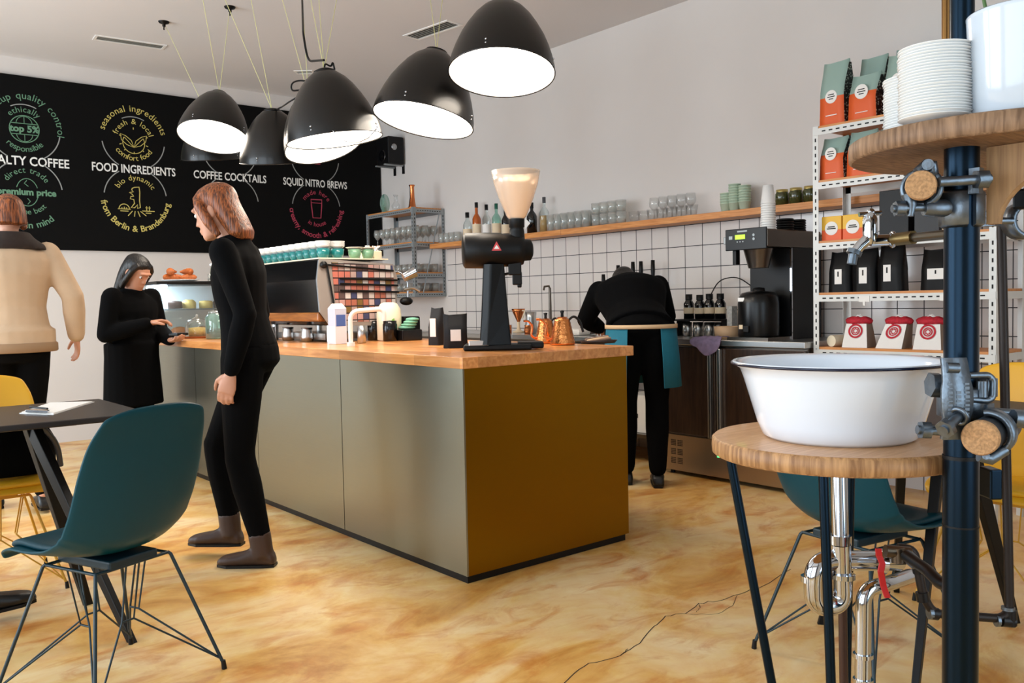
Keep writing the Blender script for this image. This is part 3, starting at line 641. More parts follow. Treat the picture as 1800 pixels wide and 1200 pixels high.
k = KM(); bolt(k, dep(1697,760,1.36), dep(1612,755,1.36), 0.0072, 0.012); k.build('bolt', 'galv', cpz)
k = KM(); k.cyl(dep(1634,676,1.37), dep(1652,677,1.37), 0.02, n=6); k.build('nut', 'galv', cpz)
k = KM(); eye = [dep(x,y,1.38) for x,y in ((1704,660),(1738,659),(1746,668),(1745,698),(1736,704),(1704,702))]; k.tube(fillet(eye,0.01,4), 0.0055, 8); bolt(k, dep(1727,670,1.38), dep(1727,698,1.38), 0.008); k.build('eye_bolt', 'galv', cpz)
k = KM(); cband(k, dep(1722,680,1.42), (0,0,1), 0.02, 0.026, 0.034, R(-90), R(90), IR); k.build('jaw', 'galv', cpz)
def corkbar(px, py, D, rpx, dirv, L_, name, label, cc):
    c0 = dep(px,py,D); r = rpx*D/FPX; d = V(dirv).normalized()
    t = thing(name, label, 'bar', c0)
    MB(c0).cyl(c0+d*0.012, c0+d*L_, r*0.985, n=28).build('tube', 'blackmetal', t)
    m = MB(c0); m.lathe([(r*0.93,0),(r,0.0025),(r,0.012)], c0, 32, d); m.build('cork_end', 'cork', t, label='round cork plug')
    return c0, r, d
c0,r0,d0 = corkbar(1722,770,1.30, 31, (IF*1.0+IR*0.85), 0.17, 'clamped_bar', 'short black bar with a cork end, clamped beside the basin', None)
k2 = thing('scaffold_clamp', 'open galvanised clamp jaw gripping the cork ended bar beside the basin', 'clamp', c0)
k = MB(c0); cband(k, c0+d0*0.065, d0, r0*1.06, r0*1.4, 0.030, R(-100), R(95), IR); k.build('jaw', 'galv', k2)
k = MB(c0); k.tube([dep(1720,802,1.33),dep(1740,806,1.33),dep(1768,790,1.33)], [0.008,0.010,0.008], 10); k.cyl(dep(1733,801,1.318), dep(1733,801,1.312), 0.0055, n=14); k.build('lug', 'galv', k2)
k = MB(c0); bolt(k, dep(1742,724,1.40), dep(1800,728,1.40), 0.0075); k.cbox(dep(1727,728,1.405), (0.026,0.026,0.036)); k.build('bolt', 'galv', k2)
k = MB(c0); bolt(k, dep(1780,735,1.36), dep(1830,740,1.36), 0.014); k.build('nut', 'galv', k2)
# upper coupler with cork bar
c1,r1,d1 = corkbar(1619,325,1.335, 26, (IF*1.0+IR*0.45), 0.17, 'clamped_bar', 'short black bar with a cork end, clamped under the upper wooden disc', None)
k3 = thing('scaffold_coupler', 'galvanised scaffold coupler holding the cork ended bar under the upper disc', 'clamp', c1)
def UM(): return MB(c1)
k = UM(); cband(k, c1+d1*0.05, d1, r1*1.05, r1*1.32, 0.034, R(80), R(275), IR); k.build('jaw', 'galv', k3)
k = UM(); cband(k, c1+d1*0.05, d1, r1*1.05, r1*1.45, 0.04, R(-70), R(70), IR); k.build('jaw', 'galv', k3)
k = UM(); lug = [dep(1612,303,1.35),dep(1628,288,1.35),dep(1640,290,1.35),dep(1641,300,1.35),dep(1630,310,1.36)]; k.tube(lug, 0.008, 10); k.cyl(dep(1631,289,1.345), dep(1631,289,1.333), 0.0085, n=16); k.build('lug', 'galv', k3)
k = UM(); bolt(k, dep(1650,320,1.33), dep(1741,314,1.33), 0.0075, 0.014); k.build('bolt', 'galv', k3)
k = UM(); bolt(k, dep(1640,364,1.37), dep(1568,367,1.37), 0.0062, 0.012); k.build('bolt', 'galv', k3)
k = UM(); k.tube([dep(1596,340,1.37),dep(1602,360,1.37),dep(1600,380,1.37)], [0.010,0.009,0.005], 10); k.build('clamp_arm', 'galv', k3)
k = UM(); cband(k, PC+V((0,0,1.283)), (0,0,1), 0.0262, 0.034, 0.06, R(10), R(150), -IF); cband(k, PC+V((0,0,1.283)), (0,0,1), 0.0262, 0.034, 0.06, R(-150), R(-10), -IF); k.build('pole_band', 'galv', k3)
k = UM(); k.lathe([(0.011,-0.02),(0.014,-0.012),(0.014,0.012),(0.011,0.02)], dep(1646,366,1.37), 16, IR); k.build('boss', 'galv', k3)
k = UM(); k.cbox(dep(1716,303,1.36), (0.016,0.016,0.013)); k.cbox(dep(1715,333,1.36), (0.016,0.016,0.013)); k.build('nut_plate', 'galv', k3)
# third coupler at the picture's right edge
k4p = dep(1788,376,1.5); k4 = thing('scaffold_coupler', 'dark scaffold coupler at the right edge of the photo, under the wooden bracket', 'clamp', k4p)
k = MB(k4p); cband(k, dep(1800,388,1.5), IF, 0.024, 0.032, 0.04, R(60), R(300), IR); k.build('jaw', 'galv', k4)
k = MB(k4p); bolt(k, dep(1780,388,1.48), dep(1745,388,1.48), 0.006); k.cbox(dep(1742,384,1.48), (0.022,0.022,0.026)); k.build('bolt', 'galv', k4)
k = MB(k4p); k.cbox(dep(1797,350,1.47), (0.024,0.024,0.034)); k.build('body', 'blackmetal', k4, bevel=0.004)
# ---- saucers and pot on the disc
SZ = 1.4132
sc0 = MB(); sc0.lathe([(0.0001,0.0),(0.026,0.0),(0.030,0.001),(0.046,0.0065),(0.0535,0.0095),(0.0545,0.0105),(0.053,0.0112),(0.045,0.0085),(0.029,0.0028),(0.0001,0.0022)], (0,0,0), 48, None, False, False)
proto = None; random.seed(2)
s1 = dep(1644,200,1.365); s2 = dep(1612,200,1.50)
for (sx,sy,n,nm) in ((s1.x,s1.y,25,'front'),(s2.x,s2.y,22,'rear')):
    for i in range(n):
        loc = (sx+random.uniform(-.0012,.0012), sy+random.uniform(-.0012,.0012), SZ+i*0.00445)
        lab = 'white saucer in the stack at the front edge of the upper disc' if nm == 'front' else 'white saucer in the second stack, half hidden behind the front stack'
        lab = 'white saucer, %s from the top of the %s stack on the upper disc'%(nth(n-1-i), 'front' if nm == 'front' else 'half hidden rear')
        if i == n-1: lab = 'white saucer on top of the front stack on the upper disc' if nm == 'front' else 'white saucer on top of the half hidden rear stack'
        g = 'saucers in the front stack' if nm == 'front' else 'saucers in the rear stack'
        if proto is None: proto = sc0.build('saucer', 'ceramic', None, lab, 'saucer', g, loc=loc)
        else:
            o = proto.copy(); C.objects.link(o); o.location = loc; o['label'] = lab; o['group'] = g
pp = dep(1796,200,1.318); pp.z = SZ
po = thing('flower_pot', 'tall glossy white pot at the right end of the upper disc', 'pot', pp)
MB().lathe([(0.0001,0.0),(0.066,0.0),(0.069,0.003),(0.0725,0.08),(0.0755,0.150),(0.0762,0.155),(0.0745,0.157),(0.0725,0.150),(0.068,0.02),(0.0001,0.018)], (0,0,0), 64, None, False, False).build('pot_body', mat('glossy_white_pot',(206,216,226),0.14,coat=0.4), po)
MB().lathe([(0.0715,0.128),(0.0001,0.131)], (0,0,0), 32, None, False, False).build('soil', mat('potting_soil',(50,36,26),0.95,noise=0.4,nscale=80), po)
pl = thing('pot_plant', 'thin green plant stem growing out of the white pot', 'plant', (pp.x,pp.y,SZ+0.131))
MB((pp.x,pp.y,SZ+0.131)).tube([V((pp.x-0.02,pp.y+0.01,SZ+0.12)),dep(1737,34,1.32),dep(1731,8,1.32),dep(1724,-30,1.32),dep(1716,-90,1.31)], 0.0026, 8).build('stem', mat('green_stem',(70,104,44),0.5), pl)
MB((pp.x,pp.y,SZ+0.131)).tube([dep(1729,26,1.315),dep(1748,26,1.315),dep(1768,12,1.315),dep(1790,-6,1.315),dep(1806,-40,1.315)], 0.0022, 8).build('twig', mat('dark_twig',(36,30,24),0.7), pl)
lf = MB((pp.x,pp.y,SZ+0.131))
for (x,y,s,a) in ((1718,-110,0.05,2.2),(1800,-60,0.05,0.6),(1712,-150,0.06,1.5)):
    b0 = dep(x,y,1.31); d_ = IR*math.cos(a)+UZ*math.sin(a); e_ = d_.cross(IF).normalized()
    pr = [b0, b0+d_*s*0.35+e_*s*0.22, b0+d_*s*0.7+e_*s*0.18, b0+d_*s, b0+d_*s*0.7-e_*s*0.18, b0+d_*s*0.35-e_*s*0.22]
    lf.add(pr+[p+IF*0.0012 for p in pr], [tuple(range(6)),tuple(range(11,5,-1))]+[(i,(i+1)%6,6+(i+1)%6,6+i) for i in range(6)])
lf.build('leaf', mat('green_leaf',(74,116,58),0.5), pl)
MB((pp.x,pp.y,SZ+0.131)).cyl((pp.x+0.015,pp.y-0.02,SZ+0.125), dep(1797,-60,1.31), 0.0042, n=10).build('stake', mat('bamboo_stake',(84,74,60),0.7), pl)
# ---- tap over the basin
tpz = thing('tap', 'chrome tap with a cross handle on a pipe over the white basin', 'tap', dep(1530,420,1.60))
def TM(): return MB(dep(1530,420,1.60))
DT = 1.58
TM().tube([dep(1672,411,1.44),dep(1600,418,1.54)], 0.0082, 12).build('feed_pipe', mat('dull_brass_pipe',(104,94,80),0.35,0.9), tpz)
TM().cyl(dep(1606,417,1.53), dep(1572,421,1.57), 0.0125, n=8).build('union_nut', mat('aged_brass_nut',(120,100,64),0.35,0.9), tpz)
TM().torus(dep(1569,421,1.572), 0.0125, 0.003, IR, 20, 8).build('flange', 'chrome', tpz)
b = TM(); b.tube([dep(1570,421,DT),dep(1530,423,DT)], 0.0105, 16); b.lathe([(0.010,-0.022),(0.0125,-0.016),(0.0135,0.0),(0.0135,0.022),(0.011,0.028),(0.007,0.034)], dep(1530,408,DT), 20); b.tube([dep(1528,418,DT),dep(1512,432,DT),dep(1499,448,DT)], [0.0105,0.0095,0.0085], 16); b.build('body', 'chrome', tpz)
b = TM(); b.cyl(dep(1503,440,DT), dep(1500,447,DT), 0.0135, n=20); b.cyl(dep(1500,447,DT), dep(1497,464,DT), 0.0085, n=18); b.build('spout_nozzle', 'galv', tpz)
b = TM(); b.cyl(dep(1531,394,DT), dep(1531,374,DT), 0.0055, n=12); b.tube([dep(1510,377,DT),dep(1549,374,DT)], 0.0045, 10); b.tube([dep(1531,376,DT-0.02),dep(1531,376,DT+0.02)], 0.0045, 10); b.ball(dep(1531,373,DT), 0.0075, n=12); b.build('cross_handle', 'chrome', tpz)
# little black control box on the pole
cb = dep(1741,848,1.50); MB(cb).obox(cb, IR*0.0105, IF*0.02, UZ*0.026).build('junction_box', 'bluemetal', None, 'small dark blue box hanging just right of the pole', 'box', loc=cb, bevel=0.003)
# ================================================================== chairs and tables
def shell_pts(u, v):
    # u -1..1 across, v 0..1 from front lip to back top; chair faces +y
    prof = [(0.0,0.235,0.418),(0.06,0.222,0.437),(0.16,0.165,0.442),(0.30,0.06,0.430),(0.42,-0.05,0.424),(0.52,-0.13,0.436),(0.60,-0.182,0.475),(0.68,-0.21,0.545),(0.78,-0.236,0.65),(0.90,-0.264,0.775),(1.0,-0.292,0.875)]
    hw = [(0.0,0.205),(0.1,0.225),(0.3,0.238),(0.5,0.236),(0.65,0.236),(0.8,0.232),(0.92,0.215),(1.0,0.185)]
    lift = [(0.0,-0.012),(0.15,0.012),(0.35,0.035),(0.52,0.075),(0.62,0.075),(0.75,0.05),(1.0,0.015)]   # edge rise, along the inward normal
    def ip(T, x, k):
        for a,b in zip(T[:-1],T[1:]):
            if x <= b[0]:
                t = (x-a[0])/(b[0]-a[0]); return a[k]+(b[k]-a[k])*t
        return T[-1][k]
    y,z = ip(prof,v,1),ip(prof,v,2); e = 0.02
    y1,z1 = ip(prof,min(1,v+e),1),ip(prof,min(1,v+e),2); y0,z0 = ip(prof,max(0,v-e),1),ip(prof,max(0,v-e),2)
    ty,tz = y1-y0,z1-z0; l = math.hypot(ty,tz); ny,nz = -tz/l*-1,-ty/l     # inward: up for the seat, forward for the back
    ny,nz = (tz/l, -ty/l)
    w_ = ip(hw,v,1); a = abs(u)**2.6
    L_ = ip(lift,v,1)*a
    corner = 0.03*max(0,(v-0.86)/0.14)*abs(u)**3
    return (u*w_*0.93, (y+ny*L_)*0.92+0.01, z+nz*L_-corner)
def chair_proto(name, label, shellm, padm, wirem, loc, rz, group):
    t = thing(name, label, 'chair', loc, rz, group)
    def grid(off, u1=1.0, v0=0.0, v1=1.0, nu=14, nv=30):
        m = MB(); P = []
        for j in range(nv+1):
            for i in range(nu+1):
                P.append(V(shell_pts(u1*(-1+2*i/nu), v0+(v1-v0)*j/nv)))
        m.add(P, [(j*(nu+1)+i, j*(nu+1)+i+1, (j+1)*(nu+1)+i+1, (j+1)*(nu+1)+i) for j in range(nv) for i in range(nu)], True); return m
    o = grid(0).build('seat_shell', shellm, t, solid=0.011, sub=1)
    p = grid(0, 0.84, 0.05, 0.50, 12, 14)
    for i,q in enumerate(p.v): p.v[i] = q+V((0,0,0.016))
    p.build('seat_pad', padm, t, solid=0.022, sub=1)
    MB().box(-0.085,-0.12,0.388,0.085,0.12,0.416).build('seat_bracket', wirem, t, bevel=0.006)
    F = [(0.125,0.115),(-0.125,0.115),(-0.125,-0.115),(0.125,-0.115)]; G = [(0.235,0.22),(-0.235,0.22),(-0.23,-0.23),(0.23,-0.23)]
    fm = MB()
    for a,b in ((0,1),(1,2),(2,3),(3,0)): fm.tube([(F[a][0],F[a][1],0.39),(F[b][0],F[b][1],0.39)], 0.0052, 8)
    fm.build('wire_frame', wirem, t)
    for a,b in zip(F,G):
        l = MB().tube([(a[0],a[1],0.392),(a[0]+0.006*(1 if a[0]>0 else -1),a[1]+0.006*(1 if a[1]>0 else -1),0.385),(b[0],b[1],0.012)], 0.0055, 8).build('leg', wirem, t)
        MB().cyl((b[0],b[1],0),(b[0]*0.992,b[1]*0.992,0.028), 0.0085, 0.007, 10).build('foot', 'black', l, label='black foot cap')
    for a,b in ((0,1),(1,2),(2,3),(3,0)):
        mx,my = (F[a][0]+F[b][0])/2*0.52,(F[a][1]+F[b][1])/2*0.52
        m = MB()
        for g in (G[a],G[b]): m.tube([(g[0]*0.97,g[1]*0.97,0.035),(mx+(g[0])*0.09,my+(g[1])*0.09,0.21),(mx*1.5+g[0]*0.1,my*1.5+g[1]*0.1,0.39)], 0.0032, 6)
        m.tube([(mx+G[a][0]*0.09,my+G[a][1]*0.09,0.21),(mx+G[b][0]*0.09,my+G[b][1]*0.09,0.21)], 0.0032, 6)
        m.build('brace', wirem, t)
    return t
_lc = dep(190,985,2.66); _rc = dep(1512,940,2.74)
ch = chair_proto('shell_chair', 'teal shell chair pulled up to the left table, its back to us', 'teal', 'tealpad', 'tealwire', (_lc.x,_lc.y,0), R(22), 'shell chairs')
dup(ch, (_rc.x,_rc.y,0), R(-100), 'teal shell chair under the round washstand, mostly hidden by it', 'shell chairs')
yc = chair_proto('shell_chair', 'yellow shell chair on the far side of the left table', 'yellow', 'yellow', 'yellowwire', (0.60,4.16,0), R(178), 'shell chairs')
dup(yc, (3.42,1.30,0), R(92), 'yellow shell chair at the right edge of the photo, behind the pole', 'shell chairs')
def table(name, label, x0, x1, y0, y1, z, feet, loc):
    t = thing(name, label, 'table', loc)
    MB(loc).box(x0,y0,z-0.022,x1,y1,z).build('table_top', 'tabletop', t, bevel=0.004)
    cx,cy = (x0+x1)/2,(y0+y1)/2
    MB(loc).box(cx-0.2,cy-0.2,z-0.04,cx+0.2,cy+0.2,z-0.0221).build('underframe', 'black', t)
    for (fx,fy) in feet:
        a = V((cx+(0.07 if fx > cx else -0.07), cy+(0.1 if fy > cy else -0.1), z-0.03)); b = V((fx,fy,0)); d = (b-a)
        u = d.cross(UZ).normalized(); w_ = V((u.y,-u.x,0))
        m = MB(loc); m.rings([[p+u*s*0.6+w_*s, p-u*s*0.6+w_*s, p-u*s*0.6-w_*s, p+u*s*0.6-w_*s] for p,s in ((a,0.030),(b,0.017))], smooth=False); m.build('leg', 'black', t, bevel=0.003)
    return t
ZT = 0.765
table('cafe_table', 'dark brown cafe table with splayed black legs, a clipboard lying on it', 0.17, onz(190,704.5,ZT).x, onz(85,746,ZT-0.01).y, onz(130,704,ZT).y, ZT, [(0.853,3.13),(0.839,3.654),(0.33,3.13),(0.34,3.654)], (0.6,3.45,0))
table('cafe_table', 'dark cafe table behind the washstand, with splayed black legs', 2.56, 3.28, 1.02, 1.72, ZT, [(2.73,1.63),(2.44,1.165),(3.22,1.19),(3.24,1.62)], (2.92,1.38,0))
# clipboard with menu sheets
cbp = onz(100,718,ZT); t = thing('clipboard', 'clipboard holding white menu sheets on the left table', 'clipboard', (cbp.x,cbp.y,ZT))
q = [onz(x,y,ZT) for x,y in ((34,727),(94,729),(166,707),(88,709))]
ctr = sum(q, V((0,0,0)))/4; q = [p-ctr for p in q]; off = ctr-V((cbp.x,cbp.y,ZT))
def slab(s, z0, z1): return MB().add([off+p*s+V((0,0,z0)) for p in q]+[off+p*s+V((0,0,z1)) for p in q], [(3,2,1,0),(4,5,6,7),(0,1,5,4),(1,2,6,5),(2,3,7,6),(3,0,4,7)])
slab(1.0,0.0,0.003).build('board', 'white', t); slab(0.94,0.0031,0.006).build('menu_sheets', 'paper', t)
e0 = (q[0]+q[1])/2+off; ed = (q[1]-q[0]).normalized(); en = ((q[2]+q[3])/2-(q[0]+q[1])/2).normalized()
MB().obox(e0+en*0.012+V((0,0,0.011)), ed*0.055, en*0.011, V((0,0,0.005))).build('clip', 'chrome', t, bevel=0.002)
pn = onz(68,722,ZT); MB((pn.x,pn.y,ZT+0.0063)).cyl(pn+V((0,0,0.011))-ed*0.06+en*0.03, pn+V((0,0,0.011))+ed*0.05-en*0.01, 0.004, n=10).build('pen', 'black', None, 'black pen lying across the menu sheets on the clipboard', 'pen', loc=(pn.x,pn.y,ZT+0.0063))
# ================================================================== wall shelf, tiled wall side
WSZ = 1.727
ws_ = thing('wall_shelf', 'long wooden wall shelf above the white tiles, lined with glasses and bottles', 'shelf', (4.95,5.0,1.682))
for a,b in ((0.9,5.22),(5.222,7.115)): MB((4.95,5.0,1.682)).box(4.85,a,1.682,XW-0.001,b,WSZ-0.0005).build('plank', 'shelfwood', ws_, bevel=0.002)
M['g_tall'] = glass('tumbler_glass', (244,246,244), alpha=0.16)
M['g_faint'] = glass('thin_wine_glass', (250,251,251), alpha=0.03, edge=0.22)
def cupprof(r0, r1, h, t=0.0016): return [(0.0001,0.0),(r0,0.0),(r0+(r1-r0)*0.5,h*0.5),(r1,h),(r1-t,h),(r0-t+(r1-r0)*0.5,h*0.5),(r0-t,0.006),(0.0001,0.006)]
def one(name, mb, m, label, cat, grp, loc, **k): return mb.build(name, m, None, label, cat, grp, loc=loc, **k)
def row(first, locs, labels=None):
    out = [first]
    for i,l in enumerate(locs):
        o = first.copy(); C.objects.link(o); o.location = l
        if labels: o['label'] = labels if isinstance(labels,str) else labels[i]
        out.append(o)
    return out
# tall glasses, two rows at the left of the shelf
tg = MB().lathe(cupprof(0.036,0.040,0.135), n=20, cap0=False, cap1=False)
L_ = [(4.905,5.395-0.083*i,WSZ) for i in range(6)]+[(4.99,5.36-0.083*i,WSZ) for i in range(6)]
g0 = one('tall_glass', tg, 'g_tall', 'tall clear glass in the front row next to the bottle, on the wall shelf', 'glass', 'tall glasses on the wall shelf', L_[0])
row(g0, L_[1:], ['%s tall clear glass from the left, front row on the wall shelf'%nth(i) for i in range(1,6)]+['%s tall clear glass from the left, rear row on the wall shelf'%nth(i) for i in range(6)])
sg = MB().lathe(cupprof(0.036,0.042,0.088), n=20, cap0=False, cap1=False)
L_ = [(4.9+0.075*(i%2)*0, 4.86-0.088*i, WSZ) for i in range(4)]
g1 = one('tumbler', sg, 'g_tall', 'first short tumbler from the left, lower tier of the two-tier stack on the wall shelf', 'glass', 'stacked tumblers on the wall shelf', L_[0])
row(g1, L_[1:]+[(x,y,z+0.089) for x,y,z in L_], ['%s short tumbler from the left, lower tier of the two-tier stack on the wall shelf'%nth(i) for i in range(1,4)]+['%s short tumbler from the left, upper tier of the two-tier stack on the wall shelf'%nth(i) for i in range(4)])
wg = MB().lathe([(0.0001,0.0),(0.032,0.0),(0.033,0.003),(0.006,0.006),(0.004,0.06),(0.02,0.075),(0.036,0.10),(0.038,0.125),(0.032,0.165),(0.0312,0.165),(0.0365,0.125),(0.0345,0.10),(0.018,0.078),(0.0001,0.07)], n=20, cap0=False, cap1=False)
bw = MB().lathe(cupprof(0.035,0.045,0.075), n=20, cap0=False, cap1=False)
L_ = [(4.9,4.46-0.09*i,WSZ) for i in range(7)]
g2 = one('small_glass', bw, 'g_faint', 'thin small clear glass in the faint row on the middle of the wall shelf', 'glass', 'thin glasses on the wall shelf', L_[0])
row(g2, L_[1:], ['%s thin small clear glass from the left, faint row on the wall shelf'%nth(i) for i in range(1,7)])
L_ = [(4.94,4.30-0.085*i,WSZ) for i in range(5)]
g3 = one('stem_glass', wg, 'g_faint', 'thin stemmed glass behind the faint small glasses on the wall shelf', 'glass', 'stem glasses on the wall shelf', L_[0]); row(g3, L_[1:], ['%s thin stemmed glass from the left, behind the small glasses on the wall shelf'%nth(i) for i in range(1,5)])
cl_ = MB().lathe(cupprof(0.034,0.040,0.10), n=18, cap0=False, cap1=False)
L_ = [(4.95,7.04-0.085*i,WSZ) for i in range(4)]
g4 = one('beer_glass', cl_, 'g_tall', 'small clear glass at the far left end of the wall shelf, left of the grinder', 'glass', 'glasses at the far end of the wall shelf', L_[0]); row(g4, L_[1:], ['%s small clear glass from the far left end of the wall shelf'%nth(i) for i in range(1,4)])
# bottles
def bottle(y, h, body, cap, lab, label, r=0.037, neck=0.014, fill=None, x=4.95):
    t = thing('bottle', label, 'bottle', (x,y,WSZ), 0, 'bottles on the wall shelf')
    hb = h*0.56
    MB().lathe([(0.0001,0.0),(r,0.002),(r,hb),(r*0.8,hb+0.02),(neck,hb+0.05),(neck,h-0.025),(neck,h-0.02)], n=20, cap0=False).build('glass_body', body, t)
    if fill: MB().lathe([(0.0001,0.004),(r*0.93,0.005),(r*0.93,hb*0.85),(0.0001,hb*0.86)], n=20, cap0=False, cap1=False).build('liquor', fill, t)
    MB().lathe([(neck*1.12,h-0.05),(neck*1.15,h),(0.0001,h)], n=16).build('cap', cap, t)
    if lab: MB().lathe([(r*1.012,hb*0.2),(r*1.012,hb*0.75)], n=20, cap0=False, cap1=False).build('paper_label', lab, t)
M['amber'] = mat('amber_liquor', (176,84,24), 0.1, coat=0.4); M['darkglass'] = mat('dark_bottle_glass', (14,14,16), 0.08, coat=0.5)
M['creampaper'] = mat('cream_label_paper', (226,206,174), 0.8)
bottle(6.62, 0.27, 'glass', 'black', 'creampaper', 'clear squat bottle with a wide black stopper, leftmost of the bottles', 0.042, 0.017)
bottle(6.475, 0.35, 'amber', 'black', 'creampaper', 'amber bottle with a tall black cap, second of the bottles from the left', 0.04)
bottle(6.325, 0.315, 'glass', 'black', 'paper', 'clear bottle with a black and red neck, third of the bottles from the left', 0.04)
bottle(6.18, 0.31, 'glassgreen', mat('green_bottle_cap',(20,90,74),0.4), 'creampaper', 'pale bottle with a green cap, fourth from the left beside the hopper', 0.042)
bottle(6.05, 0.26, 'darkglass', 'black', 'creampaper', 'dark bottle with a cream label, just left of the hopper neck', 0.036)
bottle(5.69, 0.27, 'darkglass', 'black', None, 'black bottle with a pale triangle behind the right side of the hopper neck', 0.045)
MB((4.905,5.69,WSZ)).add([(4.9035,5.73,WSZ+0.04),(4.9035,5.66,WSZ+0.09),(4.9035,5.73,WSZ+0.14),(4.9045,5.73,WSZ+0.04),(4.9045,5.66,WSZ+0.09),(4.9045,5.73,WSZ+0.14)],[(0,1,2),(5,4,3),(0,3,4,1),(1,4,5,2),(2,5,3,0)]).build('paper_triangle', 'paper', None, 'white paper triangle leaning on the black bottle right of the hopper', 'sign', loc=(4.905,5.69,WSZ))
bottle(5.53, 0.30, 'glass', mat('grey_cap',(70,70,74),0.5), None, 'clear bottle half filled with pale liquid, right of the hopper', 0.042, 0.013, fill=mat('pale_liquor',(190,150,90),0.2))
# green cup stacks and jars
M['minttin'] = mat('pale_green_cup', (196,214,190), 0.5)
cu = MB().lathe([(0.0001,0.0),(0.032,0.0),(0.041,0.055),(0.043,0.055),(0.043,0.058),(0.039,0.058),(0.030,0.004),(0.0001,0.004)], n=24, cap0=False, cap1=False)
cup0 = None
for y,n,tx in ((3.65,5,'shorter left'),(3.58,8,'tall middle'),(3.50,7,'right')):
    for i in range(n):
        loc = (4.93,y,WSZ+i*0.0175); lab = 'pale green cup in the %s nested stack on the wall shelf'%tx
        lab = 'pale green cup, %s from top of the %s stack on the wall shelf'%(nth(n-1-i),tx) if i < n-1 else 'pale green cup on top of the %s nested stack on the wall shelf'%tx
        if cup0 is None: cup0 = one('cup', cu, 'minttin', lab, 'cup', 'nested green cups, %s stack'%tx, loc)
        else: o = cup0.copy(); C.objects.link(o); o.location = loc; o['label'] = lab; o['group'] = 'nested green cups, %s stack'%tx
jb = thing('preserve_jar', 'small jar of dark green preserve, left of three on the wall shelf', 'jar', (4.93,3.215,WSZ), 0, 'preserve jars on the wall shelf')
MB().lathe([(0.0001,0.0),(0.042,0.001),(0.043,0.075),(0.036,0.088),(0.036,0.09)], n=24, cap0=False).build('jar_body', mat('preserve',(62,66,34),0.15,coat=0.5,noise=0.7,nscale=60), jb)
MB().lathe([(0.038,0.086),(0.038,0.103),(0.0001,0.104)], n=24).build('lid', mat('gold_lid',(196,176,110),0.3,0.8), jb)
dup(jb, (4.93,3.115,WSZ), None, 'small jar of dark green preserve, middle of three on the wall shelf')
dup(jb, (4.93,3.015,WSZ), None, 'small jar of dark green preserve, right of three beside the white shelving')
# loudspeaker on its bracket
sp = thing('loudspeaker', 'black loudspeaker mounted in the corner beside the menu board', 'loudspeaker', (4.93,7.93,2.61))
MB().box(-0.09,-0.12,0.0,0.10,0.12,0.285).build('cabinet', 'black', sp, bevel=0.012)
MB().lathe([(0.06,0),(0.057,-0.006),(0.04,-0.004),(0.0001,0.004)], (-0.092,0,0.09), 24, (1,0,0), False, False).build('woofer', 'blackgloss', sp)
MB().lathe([(0.032,0),(0.030,-0.004),(0.018,-0.006),(0.0001,-0.010)], (-0.02,-0.122,0.175), 24, (0,1,0), False, False).build('tweeter', mat('silver_dome',(170,172,174),0.3,0.7), sp)
bk = thing('speaker_bracket', 'pale metal bracket carrying the corner loudspeaker', 'bracket', (4.93,7.93,2.55))
for y in (-0.08,0.09): MB().box(-0.12,y-0.012,0.045,0.11,y+0.012,0.058).build('arm', 'shelfgrey', bk)
for y in (-0.08,0.09): MB().box(0.105,y-0.016,-0.03,0.119,y+0.016,0.058).build('wall_plate', 'black', bk)
# ------------------------------------------------------------------ slotted steel shelving, a builder
def slotted(t, off, x0,x1,y0,y1,z0,z1, levels, met, board, faces, hole=0.042, pw=0.034, braces=None):
    def m(): return MB(off)
    for (x,y,sx,sy) in ((x0,y0,1,1),(x0,y1,1,-1),(x1,y0,-1,1),(x1,y1,-1,-1)):
        a = m(); a.box(min(x,x+sx*0.002),min(y,y+sy*pw),z0,max(x,x+sx*0.002),max(y,y+sy*pw),z1); a.box(min(x+sx*0.002,x+sx*pw),min(y,y+sy*0.002),z0,max(x+sx*0.002,x+sx*pw),max(y,y+sy*0.002),z1)
        po = a.build('upright', met, t); h = m(); z = z0+0.03
        while z < z1-0.02:
            if 'x' in faces and x == x0: h.box(x-0.0006,y+sy*pw*0.5-0.004,z,x+0.0001,y+sy*pw*0.5+0.004,z+0.020)
            if 'y' in faces and y == y0: h.box(x+sx*pw*0.5-0.004,y-0.0006,z,x+sx*pw*0.5+0.004,y+0.0001,z+0.020)
            z += hole
        if h.v: h.build('slots', 'slot', po)
    for z in levels:
        bd = m().box(x0+0.004,y0+0.004,z-0.014,x1-0.004,y1-0.004,z).build('shelf_board', board, t)
        bm_ = m(); bm_.box(x0-0.0025,y0+0.002,z-0.050,x0-0.0005,y1-0.002,z-0.013); be = bm_.build('beam', met, t)
        h = m(); y = y0+0.05
        while y < y1-0.05:
            h.box(x0-0.0032,y,z-0.035,x0-0.0024,y+0.022,z-0.028); y += hole
        h.build('slots', 'slot', be)
        b2 = m(); b2.box(x0+0.002,y0-0.0025,z-0.050,x1-0.002,y0-0.0005,z-0.013); be = b2.build('beam', met, t)
        if 'y' in faces:
            h = m(); x = x0+0.05
            while x < x1-0.05:
                h.box(x,y0-0.0032,z-0.035,x+0.014,y0-0.0024,z-0.028); x += hole*0.8
            h.build('slots', 'slot', be)
        m().box(x1-0.002,y0+0.002,z-0.050,x1,y1-0.002,z-0.013).build('beam', met, t)
# shelving right of the coffee brewer
SX0,SX1,SY0,SY1 = 4.45,4.80,1.735,2.705
LV = [0.858,1.163,1.452,1.79,2.09]
sh = thing('shelving_unit', 'tall white slotted steel shelving with wooden boards, full of coffee bags', 'shelving', (4.6,2.2,0))
slotted(sh, (4.6,2.2,0), SX0,SX1,SY0,SY1,0.0,2.09, [0.45]+LV, 'shelfmetal', 'shelfwood', 'x')
